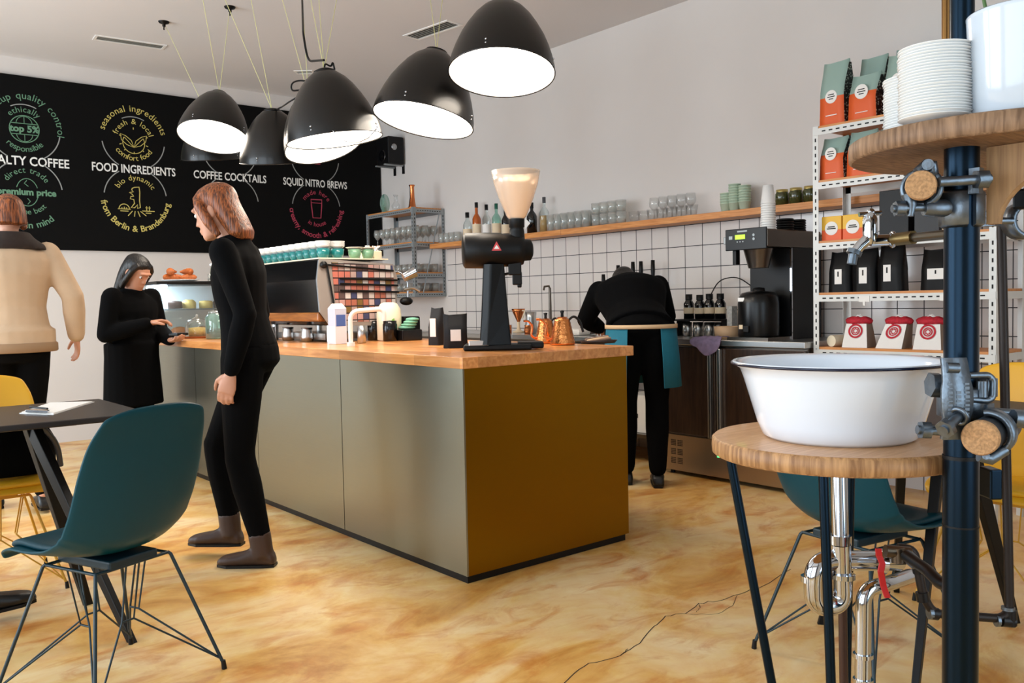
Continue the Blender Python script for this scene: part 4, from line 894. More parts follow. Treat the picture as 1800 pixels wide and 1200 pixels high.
# coffee bags: mint and orange
def pouch(h, wd, d, tip=0.0):
    # local: front face at -x, base z=0, gusset towards +x; width along y
    m = MB(); rs = []
    for i in range(9):
        t = i/8; dd = d*(1 if t < .55 else 1-(t-.55)/.45*0.92); ww = wd*(1-0.06*math.sin(t*3.1)); z = h*t
        xo = tip*t*t; n = 5; r = []
        for j in range(n): r.append((xo-dd/2-0.006*math.sin(math.pi*j/(n-1))*math.sin(t*2.6), -ww/2+ww*j/(n-1), z+(0.012*abs(j-(n-1)/2)/2 if i == 8 else 0)))
        for j in range(n): r.append((xo+dd/2+0.004*math.sin(math.pi*j/(n-1)), ww/2-ww*j/(n-1), z+(0.012*abs(j-(n-1)/2)/2 if i == 8 else 0)))
        rs.append([V(p) for p in r])
    m.rings(rs, smooth=True); return m
def twotone(name, c_low, c_high, zsplit):
    m,N,L,b = new_mat(name); tc = N.new('ShaderNodeTexCoord'); sp = N.new('ShaderNodeSeparateXYZ'); L.new(tc.outputs['Object'], sp.inputs[0])
    g = N.new('ShaderNodeMath'); g.operation = 'GREATER_THAN'; g.inputs[1].default_value = zsplit; L.new(sp.outputs['Z'], g.inputs[0])
    mx = N.new('ShaderNodeMix'); mx.data_type = 'RGBA'; mx.inputs[6].default_value = lin(c_low); mx.inputs[7].default_value = lin(c_high)
    L.new(g.outputs[0], mx.inputs[0]); L.new(mx.outputs[2], b.inputs['Base Color']); setb(b, Roughness=0.5); return m
def leafy():
    m,N,L,b = new_mat('black_leaf_pattern'); tc = N.new('ShaderNodeTexCoord'); vo = N.new('ShaderNodeTexVoronoi'); vo.inputs['Scale'].default_value = 70; vo.feature = 'F1'
    L.new(tc.outputs['Object'], vo.inputs['Vector']); r = N.new('ShaderNodeValToRGB'); r.color_ramp.elements[0].color = lin((150,160,150)); r.color_ramp.elements[1].color = lin((14,14,14))
    r.color_ramp.elements[0].position = 0.25; r.color_ramp.elements[1].position = 0.38; L.new(vo.outputs['Distance'], r.inputs[0]); L.new(r.outputs[0], b.inputs['Base Color']); return m
M['leafy'] = leafy(); MINT=(150,176,166); ORG=(222,92,34)
def coffee_bag(loc, h, wd, d, label, grp, rz=0.0, split=0.5):
    t = thing('coffee_bag', label, 'coffee bag', loc, rz, grp)
    pouch(h, wd, d).build('pouch', twotone('mint_orange_bag', ORG, MINT, h*split), t)
    g = MB(); rs = []
    for i in range(7):
        q = i/6; z = 0.002+q*(h-0.01); dd = d*(1 if q < .55 else 1-(q-.55)/.45*0.85); ww = wd*(1-0.06*math.sin(q*3.1))
        rs.append([V((-dd/2+0.003,-ww/2-0.0012,z)),V((dd/2,-ww/2-0.006,z)),V((dd/2,-ww/2+0.001,z)),V((-dd/2+0.003,-ww/2+0.001,z))])
    g.rings(rs, smooth=False).build('side_gusset', 'leafy', t)
    s = MB().cyl((-d/2-0.0065,0,h*split),(-d/2-0.005,0,h*split), wd*0.235, n=28); st = s.build('round_sticker', 'paper', t)
    tx = MB()
    for k,(a,zz) in enumerate(((0.12,0.012),(0.15,0.0),(0.09,-0.012))): tx.box(-d/2-0.0068,-wd*a,h*split+zz-0.0025,-d/2-0.0064,wd*a,h*split+zz+0.0025)
    tx.build('small_print', 'black', st)
    MB().box(-d/2-0.0066,-wd*0.22,h*0.15,-d/2-0.0040,wd*0.22,h*0.165).build('print_line', 'paper', t)
TB = 'mint and orange coffee bags'
coffee_bag((4.545,2.61,2.0905), 0.345, 0.155, 0.105, 'tall mint and orange coffee bag, leftmost on the top shelf', TB, -0.06, 0.45)
coffee_bag((4.53,2.425,2.0905), 0.235, 0.165, 0.105, 'shorter mint and orange coffee bag, second from left on the top shelf', TB, -0.06, 0.62)
coffee_bag((4.68,2.46,2.0905), 0.36, 0.155, 0.105, 'tall coffee bag standing behind the second bag on the top shelf', TB, -0.06, 0.45)
coffee_bag((4.53,2.225,2.0905), 0.30, 0.16, 0.105, 'mint and orange coffee bag partly hidden behind the saucers, top shelf', TB, -0.06, 0.55)
coffee_bag((4.70,2.27,2.0905), 0.37, 0.155, 0.105, 'tall coffee bag at the back of the top shelf behind the saucer stack', TB, -0.06, 0.5)
coffee_bag((4.70,2.05,2.0905), 0.37, 0.155, 0.105, 'tall coffee bag at the right of the top shelf, hidden by the pole', TB, -0.06, 0.5)
coffee_bag((4.53,2.605,1.7905), 0.225, 0.15, 0.105, 'leftmost mint and orange coffee bag on the second shelf', TB, -0.06, 0.62)
coffee_bag((4.53,2.44,1.7905), 0.235, 0.155, 0.105, 'second mint and orange coffee bag on the second shelf, under the wooden disc', TB, -0.06, 0.62)
coffee_bag((4.53,2.27,1.7905), 0.225, 0.155, 0.105, 'third coffee bag on the second shelf, mostly behind the wooden disc', TB, -0.06, 0.62)
# yellow and orange boxes
def cbox_(loc, label):
    t = thing('coffee_box', label, 'box', loc, 0.05, 'yellow coffee boxes')
    MB().box(-0.05,-0.058,0,0.05,0.058,0.135).build('carton', twotone('yellow_orange_carton',(228,92,34),(232,180,48),0.06), t, bevel=0.002)
    s = MB().cyl((-0.0522,0,0.068),(-0.0505,0,0.068), 0.038, n=28).build('round_sticker', 'paper', t)
    x = MB()
    for zz,a in ((0.076,0.02),(0.066,0.026)): x.box(-0.0528,-a,zz-0.003,-0.0522,a,zz+0.003)
    x.build('small_print', 'slot', s)
cbox_((4.54,2.618,1.4525), 'yellow and orange coffee box, left of the pair on the third shelf')
cbox_((4.54,2.492,1.4525), 'yellow and orange coffee box, right of the pair behind the tap')
# brewer and grinder cartons on the third shelf
MB((4.62,2.28,1.4525)).box(4.53,2.20,1.4525,4.72,2.36,1.70).build('black_carton', 'black', None, 'black carton on the third shelf behind the tap', 'box', loc=(4.62,2.28,1.4525), bevel=0.003)
MB((4.62,2.10,1.4525)).box(4.55,2.05,1.4525,4.72,2.18,1.66).build('black_carton', mat('dark_grey_box',(34,34,36),0.5), None, 'dark grey carton on the third shelf right of the black one', 'box', loc=(4.62,2.10,1.4525), bevel=0.003)
MB((4.55,1.99,1.4525)).lathe([(0.0001,0),(0.042,0),(0.043,0.13),(0.040,0.135),(0.0001,0.135)], (4.55,1.99,1.4525), 28).build('cream_canister', 'cream', None, 'cream canister on the third shelf just left of the pole', 'canister', loc=(4.55,1.99,1.4525))
# black bags with white labels
def bbag(loc, h, wd, label, lw, lh, lz, ly=0.0, rz=0.0, grp='black coffee bags on the fourth shelf'):
    t = thing('black_bag', label, 'coffee bag', loc, rz, grp)
    pouch(h, wd, 0.08).build('pouch', mat('black_bag_foil',(6,6,7),0.5,spec=0.25), t)
    l = MB().box(-0.0482,ly-lw/2,lz,-0.0455,ly+lw/2,lz+lh).build('paper_label', 'paper', t)
    MB().box(-0.0487,ly-0.004,lz+lh*0.5,-0.0482,ly+0.004,lz+lh*0.85).build('small_print', 'slot', l)
bbag((4.535,2.575,1.1635), 0.215, 0.125, 'black coffee bag with a narrow white label, leftmost on the fourth shelf', 0.042, 0.082, 0.045)
bbag((4.535,2.43,1.1635), 0.225, 0.125, 'black coffee bag with a narrow white label, second on the fourth shelf', 0.045, 0.086, 0.045)
bbag((4.535,2.285,1.1635), 0.235, 0.13, 'black coffee bag with a narrow white label, third on the fourth shelf', 0.04, 0.088, 0.052, 0.01)
bbag((4.535,2.05,1.1635), 0.20, 0.14, 'black coffee bag with a wide white label, next to the pole on the fourth shelf', 0.085, 0.055, 0.055, -0.01)
MB((4.62,2.66,1.1635)).ball((4.62,2.655,1.1635+0.045), 0.045, (1,1,1), 16).build('black_pouch', 'black', None, 'rounded black pouch in the left corner of the fourth shelf', 'pouch', loc=(4.62,2.66,1.1635))
# red and white paper bags
M['redcloth'] = mat('red_patterned_cloth', (186,34,50), 0.8, noise=0.6, nscale=90); M['kraft'] = mat('grey_paper_side', (150,134,118), 0.85)
def redbag(loc, label, rz=0.0, lean=0.0):
    t = thing('gift_bag', label, 'paper bag', loc, rz, 'red topped paper bags')
    m = MB(); w_,d_,h_ = 0.14,0.13,0.13
    a = [(-d_/2,-w_/2,0),(d_/2,-w_/2,0),(d_/2,w_/2,0),(-d_/2,w_/2,0)]; b = [(-d_*.3,-w_*.40,h_),(d_*.3,-w_*.40,h_),(d_*.3,w_*.40,h_),(-d_*.3,w_*.40,h_)]
    b = [(p[0],p[1]-lean,p[2]) for p in b]
    m.add(a+b, [(3,2,1,0),(4,5,6,7)]).mi(0).add(a+b, [(3,0,4,7)]).mi(1).add(a+b, [(0,1,5,4),(1,2,6,5),(2,3,7,6)]); m.build('paper_body', ['paper','kraft'], t)
    r = MB(); random.seed(int(loc[1]*100)); rs = []
    for z,s in ((0.128,0.80),(0.134,1.05),(0.148,1.12),(0.158,0.95),(0.166,0.6)):
        rs.append([V((d_*.36*s*math.cos(2*math.pi*k/20)*(1+0.08*math.sin(k*3)), -lean+w_*.46*s*math.sin(2*math.pi*k/20)*(1+0.08*math.cos(k*5)), z+0.004*math.sin(k*4))) for k in range(20)])
    r.rings(rs).build('cloth_top', 'redcloth', t)
    n = (V((-d_*.5,0,0))-V((-d_*.3,0,h_))).normalized()
    s = MB(); c_ = V((-d_*0.36-0.002,-lean*0.7,h_*0.70)); pu = V((0,1,0)); pv = V((0.2*d_,-lean,h_)).normalized(); pn = pu.cross(pv)
    for ra,rb in ((0.040,0.030),(0.024,0.018)): 
        k_ = 24; A = [c_+pu*ra*math.cos(2*math.pi*i/k_)+pv*ra*math.sin(2*math.pi*i/k_)-pn*0.0 for i in range(k_)]; B = [c_+pu*rb*math.cos(2*math.pi*i/k_)+pv*rb*math.sin(2*math.pi*i/k_) for i in range(k_)]
        s.add([p+V((-0.0015,0,0)) for p in A+B], [(i,(i+1)%k_,k_+(i+1)%k_,k_+i) for i in range(k_)])
    for i in range(8):
        a_ = i*math.pi/4; p = c_+pu*0.012*math.cos(a_)+pv*0.012*math.sin(a_)+V((-0.0015,0,0)); s.add([p-pu*0.004-pv*0.003,p+pu*0.004-pv*0.003,p+pu*0.003+pv*0.004,p-pu*0.003+pv*0.004], [(0,1,2,3)])
    s.build('red_emblem', 'redcloth', t)
    MB().tube([V((0,-lean-0.02,0.163)),V((-0.02,-lean,0.176)),V((0.0,-lean+0.02,0.165)),V((0.015,-lean,0.178)),V((0,-lean-0.02,0.168))], 0.004, 6).build('string_bow', 'paper', t)
redbag((4.54,2.48,0.8585), 'white paper bag with a red cloth top, left of three behind the basin', 0.1)
redbag((4.54,2.285,0.8585), 'leaning white paper bag with a red cloth top, middle of three behind the basin', 0.05, 0.03)
redbag((4.54,2.085,0.8585), 'white paper bag with a red cloth top, right of three beside the pole', 0.1)
cn = V((4.50,2.625,0.8585+0.032)); MB((4.5,2.625,0.8585)).cyl(cn, cn+V((0.13,-0.03,0)), 0.0318, n=28).build('paper_roll', 'cream', None, 'cream roll lying on its side in the left corner of the shelf behind the basin', 'roll', loc=(4.5,2.625,0.8585))
for i,(y,z) in enumerate(((2.42,1.402),(1.95,1.402),(2.40,1.113),(1.97,1.113))):
    MB((4.4455,y,z)).obox((4.4455,y,z+0.012), (0.001,0,0), (0,0.03,0), (0,0,0.016)).obox((4.4455,y,z-0.014), (0.003,0,0), (0,0.006,0), (0,0,0.010)).build('price_tag', 'paper', None, ('white tag clipped to the third shelf edge, near the tap','white tag clipped to the third shelf edge, near the pole','white tag clipped to the fourth shelf edge, above the left red bag','white tag clipped to the fourth shelf edge, close to the pole')[i], 'tag', loc=(4.4455,y,z))
# ------------------------------------------------------------------ back counter: fridges under a steel top
fr = thing('fridge_counter', 'low stainless fridge with dark wood doors under the coffee brewer', 'fridge', (4.7,3.24,0))
def FM(): return MB((4.7,3.24,0))
FY0,FY1,FX = 2.715,3.785,4.395
FM().box(FX+0.02,FY0+0.005,0.03,XW-0.015,FY1-0.005,0.85).build('body', 'steeldark', fr)
FM().box(FX-0.02,FY0,0.85,XW-0.014,FY1,0.886).build('steel_top', 'steel', fr, bevel=0.003)
M['darkwood'] = wood('dark_wood_door', (44,30,22), (66,46,32), (20,20,2), 0.28, coat=0.3)
ym = 3.335
for a,b in ((FY0+0.01,ym-0.008),(ym+0.008,FY1-0.01)): FM().box(FX-0.004,a,0.275,FX+0.019,b,0.835).build('door', 'darkwood', fr, bevel=0.003)
for y in (ym-0.035,ym+0.035): FM().box(FX-0.035,y-0.013,0.27,FX-0.0045,y+0.013,0.835).build('door_handle', 'steel', fr, bevel=0.006)
FM().box(FX-0.002,FY0+0.005,0.03,FX+0.019,FY1-0.005,0.262).build('grille_panel', mat('brushed_grille_panel',(178,156,130),0.35,0.9), fr)
gv = FM()
for (yc,rows_,zz) in ((3.66,3,0.075),(2.86,1,0.105),(2.94,0,0)):
    for r_ in range(rows_):
        for c_ in range(2):
            y0 = yc-0.05+c_*0.055; z0 = zz+r_*0.058
            for i in range(7):
                for j in range(4): gv.box(FX-0.0026,y0+i*0.0062,z0+j*0.0105,FX-0.0018,y0+i*0.0062+0.0042,z0+j*0.0105+0.007)
gv.build('vent_holes', 'slot', fr)
FM().box(FX-0.004,3.32,0.155,FX-0.0022,3.335,0.17).build('indicator_light', mat('green_led',(70,230,120),0.4,emit=3), fr)
for y in (FY0+0.05,FY1-0.05):
    for x in (FX+0.05,XW-0.07): FM().cyl((x,y,0),(x,y,0.031), 0.016, n=12).build('foot', 'black', fr)
# second cupboard further left, behind the counter
b2 = thing('back_counter', 'steel back counter continuing left behind the bar, with an open shelf below', 'counter', (4.7,5.4,0))
def BM(): return MB((4.7,5.4,0))
BM().box(FX-0.02,3.80,0.85,XW-0.014,7.0,0.886).build('steel_top', 'steel', b2, bevel=0.003)
BM().box(FX,3.80,0.80,XW-0.014,7.0,0.849).build('apron', 'steeldark', b2)
BM().box(FX+0.03,3.83,0.20,XW-0.02,6.98,0.225).build('lower_shelf', 'steeldark', b2)
for y in (3.83,5.4,6.95):
    for x in (FX+0.03,XW-0.06): BM().cyl((x,y,0),(x,y,0.80), 0.02, n=14).build('leg', 'blackmetal', b2)
bx = thing('white_carton', 'white carton standing low under the back counter, left of the barista', 'box', (4.62,4.10,0.2255))
MB().box(-0.14,-0.11,0,0.14,0.11,0.26).build('carton', 'paper', bx, bevel=0.003)
MB().box(-0.142,-0.03,0.10,-0.1405,0.01,0.13).build('hand_hole', 'slot', bx)
# coffee brewer
cbz = thing('coffee_brewer', 'steel and black filter coffee brewer with a green display, on the fridge counter', 'coffee brewer', (4.6,3.1,0.8865))
def QM(): return MB((4.6,3.1,0.8865))
bY0,bY1 = 2.965,3.262
tx0 = ony(1392,500,bY0).x; tx1 = 4.97
QM().box(tx0,bY0,0.8865,tx1,bY1,1.44).build('tower', 'black', cbz, bevel=0.004)
QM().box(4.40,bY0+0.002,1.4401,tx1,bY1-0.002,1.545).build('head', 'steeldark', cbz, bevel=0.006)
QM().box(4.388,bY0+0.004,1.428,4.3995,bY1-0.004,1.556).build('control_panel', 'blackmetal', cbz, bevel=0.004)
QM().box(4.3855,3.115,1.493,4.3879,3.185,1.520).build('display', mat('green_lcd',(176,232,40),0.4,emit=0.8), cbz, label='lit green display')
QM().box(4.3862,3.10,1.535,4.3879,3.17,1.544).box(4.3862,3.205,1.495,4.3879,3.23,1.515).build('panel_print', 'shelfgrey', cbz)
for y,z in ((3.055,1.513),(3.055,1.490),(3.13,1.478),(3.15,1.478),(3.17,1.478)): QM().cyl((4.3862,y,z),(4.388,y,z), 0.008 if y < 3.1 else 0.004, n=14).build('button', 'shelfgrey', cbz)
QM().box(4.40,bY1,1.47,4.44,bY1+0.02,1.515).build('side_knob', 'shelfgrey', cbz, bevel=0.004)
QM().lathe([(0.060,0),(0.088,0.11),(0.09,0.115)], (4.50,3.10,1.32), 28).build('filter_basket', 'steeldark', cbz)
QM().box(4.415,3.20,1.345,4.45,3.225,1.435).build('basket_handle', 'black', cbz)
QM().box(tx0-0.004,bY0-0.002,0.8865,tx0+0.004,bY0+0.010,1.438).build('edge_strip', 'chrome', cbz)
QM().box(4.40,2.97,0.8865,4.97,3.26,0.905).build('base_plate', 'steeldark', cbz)
sv = thing('coffee_server', 'black insulated coffee server standing under the brewer basket', 'server', (4.512,3.11,0.9055))
MB().lathe([(0.0001,0),(0.120,0.001),(0.123,0.01),(0.123,0.20),(0.117,0.24),(0.10,0.265),(0.06,0.275),(0.0001,0.277)], n=36, cap0=False).build('body', mat('server_black',(6,6,7),0.3,spec=0.35), sv)
MB().lathe([(0.04,0.27),(0.036,0.295),(0.0001,0.30)], n=20).build('lid', 'black', sv)
MB().box(-0.117,0.02,0.215,-0.107,0.065,0.238).build('label_plate', 'white', sv)
MB().box(-0.135,-0.02,0.03,-0.119,0.02,0.07).build('tap_spout', 'black', sv, bevel=0.005)
MB().box(-0.1215,0.03,0.05,-0.115,0.055,0.075).build('sticker', 'creampaper', sv)
# paper cups stacked on the brewer
pc = MB().lathe([(0.0001,0),(0.030,0),(0.0425,0.105),(0.0445,0.107),(0.0430,0.110),(0.0415,0.107),(0.029,0.003),(0.0001,0.003)], n=28, cap0=False, cap1=False)
cp0 = None
for i in range(12):
    loc = (4.50,3.03,1.5455+0.11); mname = 'paper_cup'
    z = 1.5455+0.1105+i*0.0138
    lab = 'white paper cup, %s from the top of the tall stack on the coffee brewer'%nth(11-i) if i < 11 else 'white paper cup on the very top of the stack on the coffee brewer'
    if cp0 is None: cp0 = pc.build('paper_cup', 'white', None, lab, 'paper cup', 'paper cups on the brewer', loc=(4.50,3.03,z)); cp0.rotation_euler = (math.pi,0,0)
    else: o = cp0.copy(); C.objects.link(o); o.location = (4.50,3.03,z); o['label'] = lab
lids = MB().lathe([(0.0001,0),(0.052,0),(0.054,0.004),(0.048,0.012),(0.0001,0.014)], n=28, cap0=False, cap1=False)
l0 = None
for i in range(5):
    for (x,y) in ((4.66,3.02),(4.79,3.02)):
        o = lids.build('takeaway_lid', 'black', None, 'black plastic lid in the low stacks on top of the brewer, behind the cups', 'lid', 'cup lids on the brewer', loc=(x,y,1.5455+i*0.0145)) if l0 is None else l0.copy()
        if l0 is None: l0 = o
        else: C.objects.link(o); o.location = (x,y,1.5455+i*0.0145)
        o['label'] = 'black plastic lid, %s from the top of the %s low stack on the coffee brewer'%(nth(4-i), 'front' if x < 4.7 else 'rear')
# small bottles and canisters on the back counter
def squat(y, x, z, label, h=0.14, r=0.036):
    t = thing('syrup_bottle', label, 'bottle', (x,y,z), 0, 'dark bottles on the back counter')
    MB().lathe([(0.0001,0),(r,0.001),(r,h*0.62),(r*0.6,h*0.76),(r*0.55,h*0.8)], n=22, cap0=False).build('glass_body', 'darkglass', t)
    MB().lathe([(r*0.68,h*0.78),(r*0.68,h),(0.0001,h)], n=18).build('cap', 'black', t)
    MB().lathe([(r*1.01,h*0.22),(r*1.01,h*0.46)], n=22, cap0=False, cap1=False).build('paper_label', 'creampaper', t)
rk = thing('bottle_rack', 'small black rack on the back counter carrying four dark bottles', 'rack', (4.8,3.72,0.8865))
MB().box(-0.10,-0.20,0.105,0.06,0.20,0.117).build('shelf', 'black', rk)
for y in (-0.19,0.185): MB().box(-0.09,y,0,0.05,y+0.006,0.105).build('side', 'black', rk)
for i,(y,lb) in enumerate(((3.85,'dark bottle with a cream label, leftmost on the small black rack'),(3.755,'dark bottle, second on the small black rack'),(3.675,'dark bottle, third on the small black rack'),(3.585,'dark bottle with a green label, rightmost on the small black rack'))): squat(y, 4.77, 1.004, lb, 0.17 if i != 1 else 0.165)
jg = MB().lathe(cupprof(0.036,0.034,0.095), n=22, cap0=False, cap1=False)
j0 = one('steel_jug', jg, 'steel', 'small steel milk jug under the black bottle rack, first from the left', 'jug', 'steel jugs under the rack', (4.76,3.86,0.8867)); row(j0, [(4.76,3.765,0.8867),(4.76,3.67,0.8867),(4.76,3.585,0.8867)], ['small steel milk jug under the black bottle rack, %s from the left'%nth(i) for i in (1,2,3)])
tub = thing('wooden_tub', 'pale round tub beside the coffee server on the back counter', 'tub', (4.62,3.42,0.8867))
MB().lathe([(0.0001,0),(0.078,0),(0.085,0.075),(0.081,0.075),(0.074,0.006),(0.0001,0.006)], n=32, cap0=False, cap1=False).build('tub_body', mat('pale_wood_tub',(214,178,140),0.6), tub)
# cloth hanging over the fridge edge
cv = MB((4.38,3.40,0.89)); G = []
for i in range(13):
    for j in range(9):
        u,v_ = i/12,j/8; y = 3.30+0.2*u+0.02*math.sin(v_*7+u*3); s = v_*0.22
        if s < 0.12: x,z = 4.50-s, 0.8905+0.012*abs(math.sin(u*11+v_*5))+0.006
        else: x,z = 4.362-0.008*abs(math.sin(u*12)), 0.8905-(s-0.12)*(0.75+0.3*math.sin(u*5))
        G.append((x,y,z))
cv.add(G, [(i*9+j,(i+1)*9+j,(i+1)*9+j+1,i*9+j+1) for i in range(12) for j in range(8)], True)
cv.build('cloth', mat('purple_grey_cloth',(128,112,140),0.9,noise=0.5,nscale=30), None, 'crumpled purple grey cloth hanging over the fridge counter edge', 'cloth', loc=(4.38,3.40,0.89), solid=0.003, sub=1)
cab = MB((4.9,3.5,0.89)); cab.tube(fillet([(4.98,3.83,1.16),(4.96,3.74,1.27),(4.95,3.58,1.29),(4.90,3.40,1.20),(4.85,3.28,1.02),(4.84,3.26,0.90)],0.08), 0.004, 6); cab.build('power_cable', 'black', None, 'black cable arching from the tiled wall down to the coffee server', 'cable', loc=(4.9,3.5,0.89))
ck = thing('utensil_jar', 'clear jar of cutlery and long spoons left of the dark bottles', 'jar', (4.72,4.02,0.8867))
MB().lathe(cupprof(0.045,0.048,0.13), n=24, cap0=False, cap1=False).build('jar_body', 'g_tall', ck)
random.seed(3)
for i in range(7):
    a = random.uniform(0,6.28); MB().tube([V((0.02*math.cos(a),0.02*math.sin(a),0.01)),V((0.045*math.cos(a),0.05*math.sin(a),0.24+random.uniform(-.03,.03)))], 0.0035, 6).build('spoon', 'steel' if i%2 else 'cream', ck)
pk = MB((4.74,3.47,0.8867)); 
for i in range(1): pk.box(4.71,3.45,0.8867,4.77,3.49,1.09)
pk.build('carton_packet', mat('printed_packet',(196,196,192),0.6,noise=0.5,nscale=70), None, 'tall pale printed packet left of the coffee server', 'packet', loc=(4.74,3.47,0.8867), bevel=0.002)
# beer taps on the tiled wall
for i,(px,py0,py1) in enumerate(((1061,482,510),(1087,466,500),(1113,460,500),(1127,459,500),(1148,457,500))):
    a = onx(px,py0,4.90); b = onx(px,py1,4.90); t = thing('beer_tap', ('black beer tap handle, leftmost on the tiled wall','black beer tap handle, second from left above the barista','black beer tap handle, third from left above the barista','black beer tap handle, fourth from left above the barista','black beer tap handle, rightmost above the barista')[i], 'tap', b, 0, 'beer taps on the tiled wall')
    MB(b).lathe([(0.010,0),(0.016,(a-b).z*0.6),(0.014,(a-b).z),(0.0001,(a-b).z)], b, 14).build('handle', 'black', t)
    MB(b).cyl(b+V((0,0,-0.03)), b, 0.012, n=14).cyl(b+V((0,0,-0.025)), b+V((0.137,0,-0.025)), 0.012, n=14).cyl(b+V((0.02,0,-0.03)), b+V((-0.03,0,-0.09)), 0.009, n=12).build('faucet', 'steel', t)
# things on the back counter seen over the bar
def at(px, D_z=0.8867, X=4.7): 
    d = ray(px,590); y = CP.y+d.y*(X/d.x); return V((X,y,D_z))
p = at(912); dr_ = thing('copper_dripper', 'copper pour-over dripper on a stand behind the big grinder', 'dripper', p)
MB().lathe([(0.012,0.09),(0.05,0.175),(0.058,0.20),(0.0565,0.20),(0.048,0.175),(0.010,0.092)], n=28, cap0=False, cap1=False).build('cone', 'copper', dr_)
MB().lathe([(0.0001,0),(0.05,0),(0.052,0.01),(0.02,0.02),(0.012,0.05),(0.014,0.09),(0.0001,0.09)], n=24, cap0=False).build('stand', 'creampaper', dr_)
MB().tube([V((0.0,-0.055,0.185)),V((0.0,-0.085,0.18)),V((0.0,-0.05,0.12))], 0.006, 8).build('handle', 'cream', dr_)
pit = MB().lathe([(0.0001,0),(0.048,0.001),(0.050,0.05),(0.042,0.13),(0.046,0.175),(0.0445,0.175),(0.040,0.13),(0.0001,0.01)], n=28, cap0=False, cap1=False)
p = at(950); one('steel_pitcher', pit, 'steel', 'tall steel milk pitcher left of the tall faucet', 'jug', 'steel pitchers behind the bar', (p.x-0.1,p.y,p.z))
p = at(968,X=4.85); fc = thing('tall_faucet', 'tall slim dark faucet column rising behind the copper kettle', 'faucet', p)
MB().cyl((0,0,0),(0,0,0.37), 0.014, 0.011, n=16).build('column', 'steeldark', fc); MB().tube([V((0,0,0.36)),V((-0.01,0.0,0.385)),V((-0.05,0.01,0.38)),V((-0.06,0.01,0.35))], 0.009, 10).build('spout', 'steeldark', fc)
p = at(1040,X=4.62); co = thing('iced_coffee', 'glass of dark iced coffee with orange slices, right of the copper kettle', 'drink', p)
MB().lathe(cupprof(0.038,0.046,0.15), n=26, cap0=False, cap1=False).build('glass', 'g_faint', co)
MB().lathe([(0.0001,0.008),(0.035,0.008),(0.0405,0.10),(0.0001,0.10)], n=26, cap0=False, cap1=False).build('coffee', mat('cola_brown',(60,22,10),0.1), co)
MB().lathe([(0.0001,0.101),(0.041,0.101),(0.043,0.135),(0.0001,0.138)], n=26, cap0=False, cap1=False).build('ice', mat('amber_ice',(190,120,50),0.15,noise=0.5,nscale=60), co)
for a in (0.4,2.4): MB().cyl((0.02*math.cos(a),0.02*math.sin(a),0.15),(0.024*math.cos(a),0.024*math.sin(a)+0.003,0.152), 0.024, n=18).build('orange_slice', mat('orange_slice',(226,150,40),0.5), co)
for i,(px,lb,s) in enumerate(((895,'small copper jug behind the grinder base',0.8),(928,'small copper cup right of the pour-over dripper',0.9))):
    p = at(px,X=4.55); m = MB().lathe([(0.0001,0),(0.03*s,0),(0.034*s,0.03),(0.028*s,0.06),(0.031*s,0.07),(0.029*s,0.07),(0.0001,0.008)], n=22, cap0=False, cap1=False); one('copper_cup', m, 'copper', lb, 'cup', 'small copper cups behind the bar', p)
for i,(px,lb) in enumerate(((1022,'folded white cloth pad right of the copper kettle'),)):
    p = at(1015,X=4.55); MB(p).box(p.x-0.08,p.y-0.1,p.z,p.x+0.08,p.y+0.1,p.z+0.05).build('white_towel', 'paper', None, lb, 'towel', loc=p, bevel=0.02)
# ------------------------------------------------------------------ small steel shelving in the far corner
UX0,UX1,UY0,UY1 = 4.675,5.045,7.13,8.02
us = thing('glass_shelving', 'small grey slotted steel shelving full of glasses in the far corner', 'shelving', (4.86,7.55,1.22))
UL = [1.265,1.455,1.752,2.085]
slotted(us, (4.86,7.55,1.22), UX0,UX1,UY0,UY1,1.215,2.085, UL, 'shelfgrey', 'shelfwood', 'xy', 0.036)
MB((4.86,7.55,1.22)).tube([(UX1-0.05,UY0+0.006,2.06),(UX0+0.10,UY0+0.006,1.24)], 0.006, 6).build('brace', 'shelfgrey', us)
gA = MB().lathe(cupprof(0.032,0.036,0.12), n=14, cap0=False, cap1=False); gB = MB().lathe(cupprof(0.030,0.036,0.085), n=14, cap0=False, cap1=False)
a0 = b0 = None
for li,z in enumerate(UL[:3]):
    for r_ in range(3 if li else 3):
        for k_ in range(8):
            loc = (UX0+0.075+r_*0.11, UY0+0.075+k_*0.103, z+0.0005)
            if li == 2:
                lab = 'wine glass, top level of the corner shelving, %s row, %s from the right'%(('front','middle','rear')[r_],nth(k_)); gp = 'wine glasses in the corner shelving'
                if a0 is None: a0 = one('wine_glass', wg, 'g_tall', lab, 'glass', gp, loc); continue
                o = a0.copy()
            else:
                lab = 'clear tumbler, %s level of the corner shelving, %s row, %s from the right'%(('lowest','middle')[li],('front','middle','rear')[r_],nth(k_)); gp = ('tumblers on the lowest corner shelf','tumblers on the middle corner shelf')[li]
                if b0 is None: b0 = one('tumbler', gB, 'g_tall', lab, 'glass', gp, loc); continue
                o = b0.copy()
            C.objects.link(o); o.location = loc; o['label'] = lab; o['group'] = gp
cvz = MB().lathe([(0.0001,0),(0.042,0),(0.044,0.006),(0.036,0.012),(0.024,0.10),(0.021,0.20),(0.030,0.222),(0.028,0.224),(0.018,0.20),(0.0001,0.19)], n=28, cap0=False, cap1=False)
one('copper_vase', cvz, 'copper', 'slim copper vase on top of the corner shelving', 'vase', None, (4.73,7.22,2.0855))
pl_ = MB(); pl_.lathe([(0.0001,0),(0.10,0.006),(0.105,0.012),(0.0001,0.012)], (0,0,0.107), 28, (0.35,-0.93,0.1), sx=0.75); one('glass_plate', pl_, 'glassgreen', 'greenish oval glass plate standing on top of the corner shelving', 'plate', None, (4.80,7.86,2.0855))
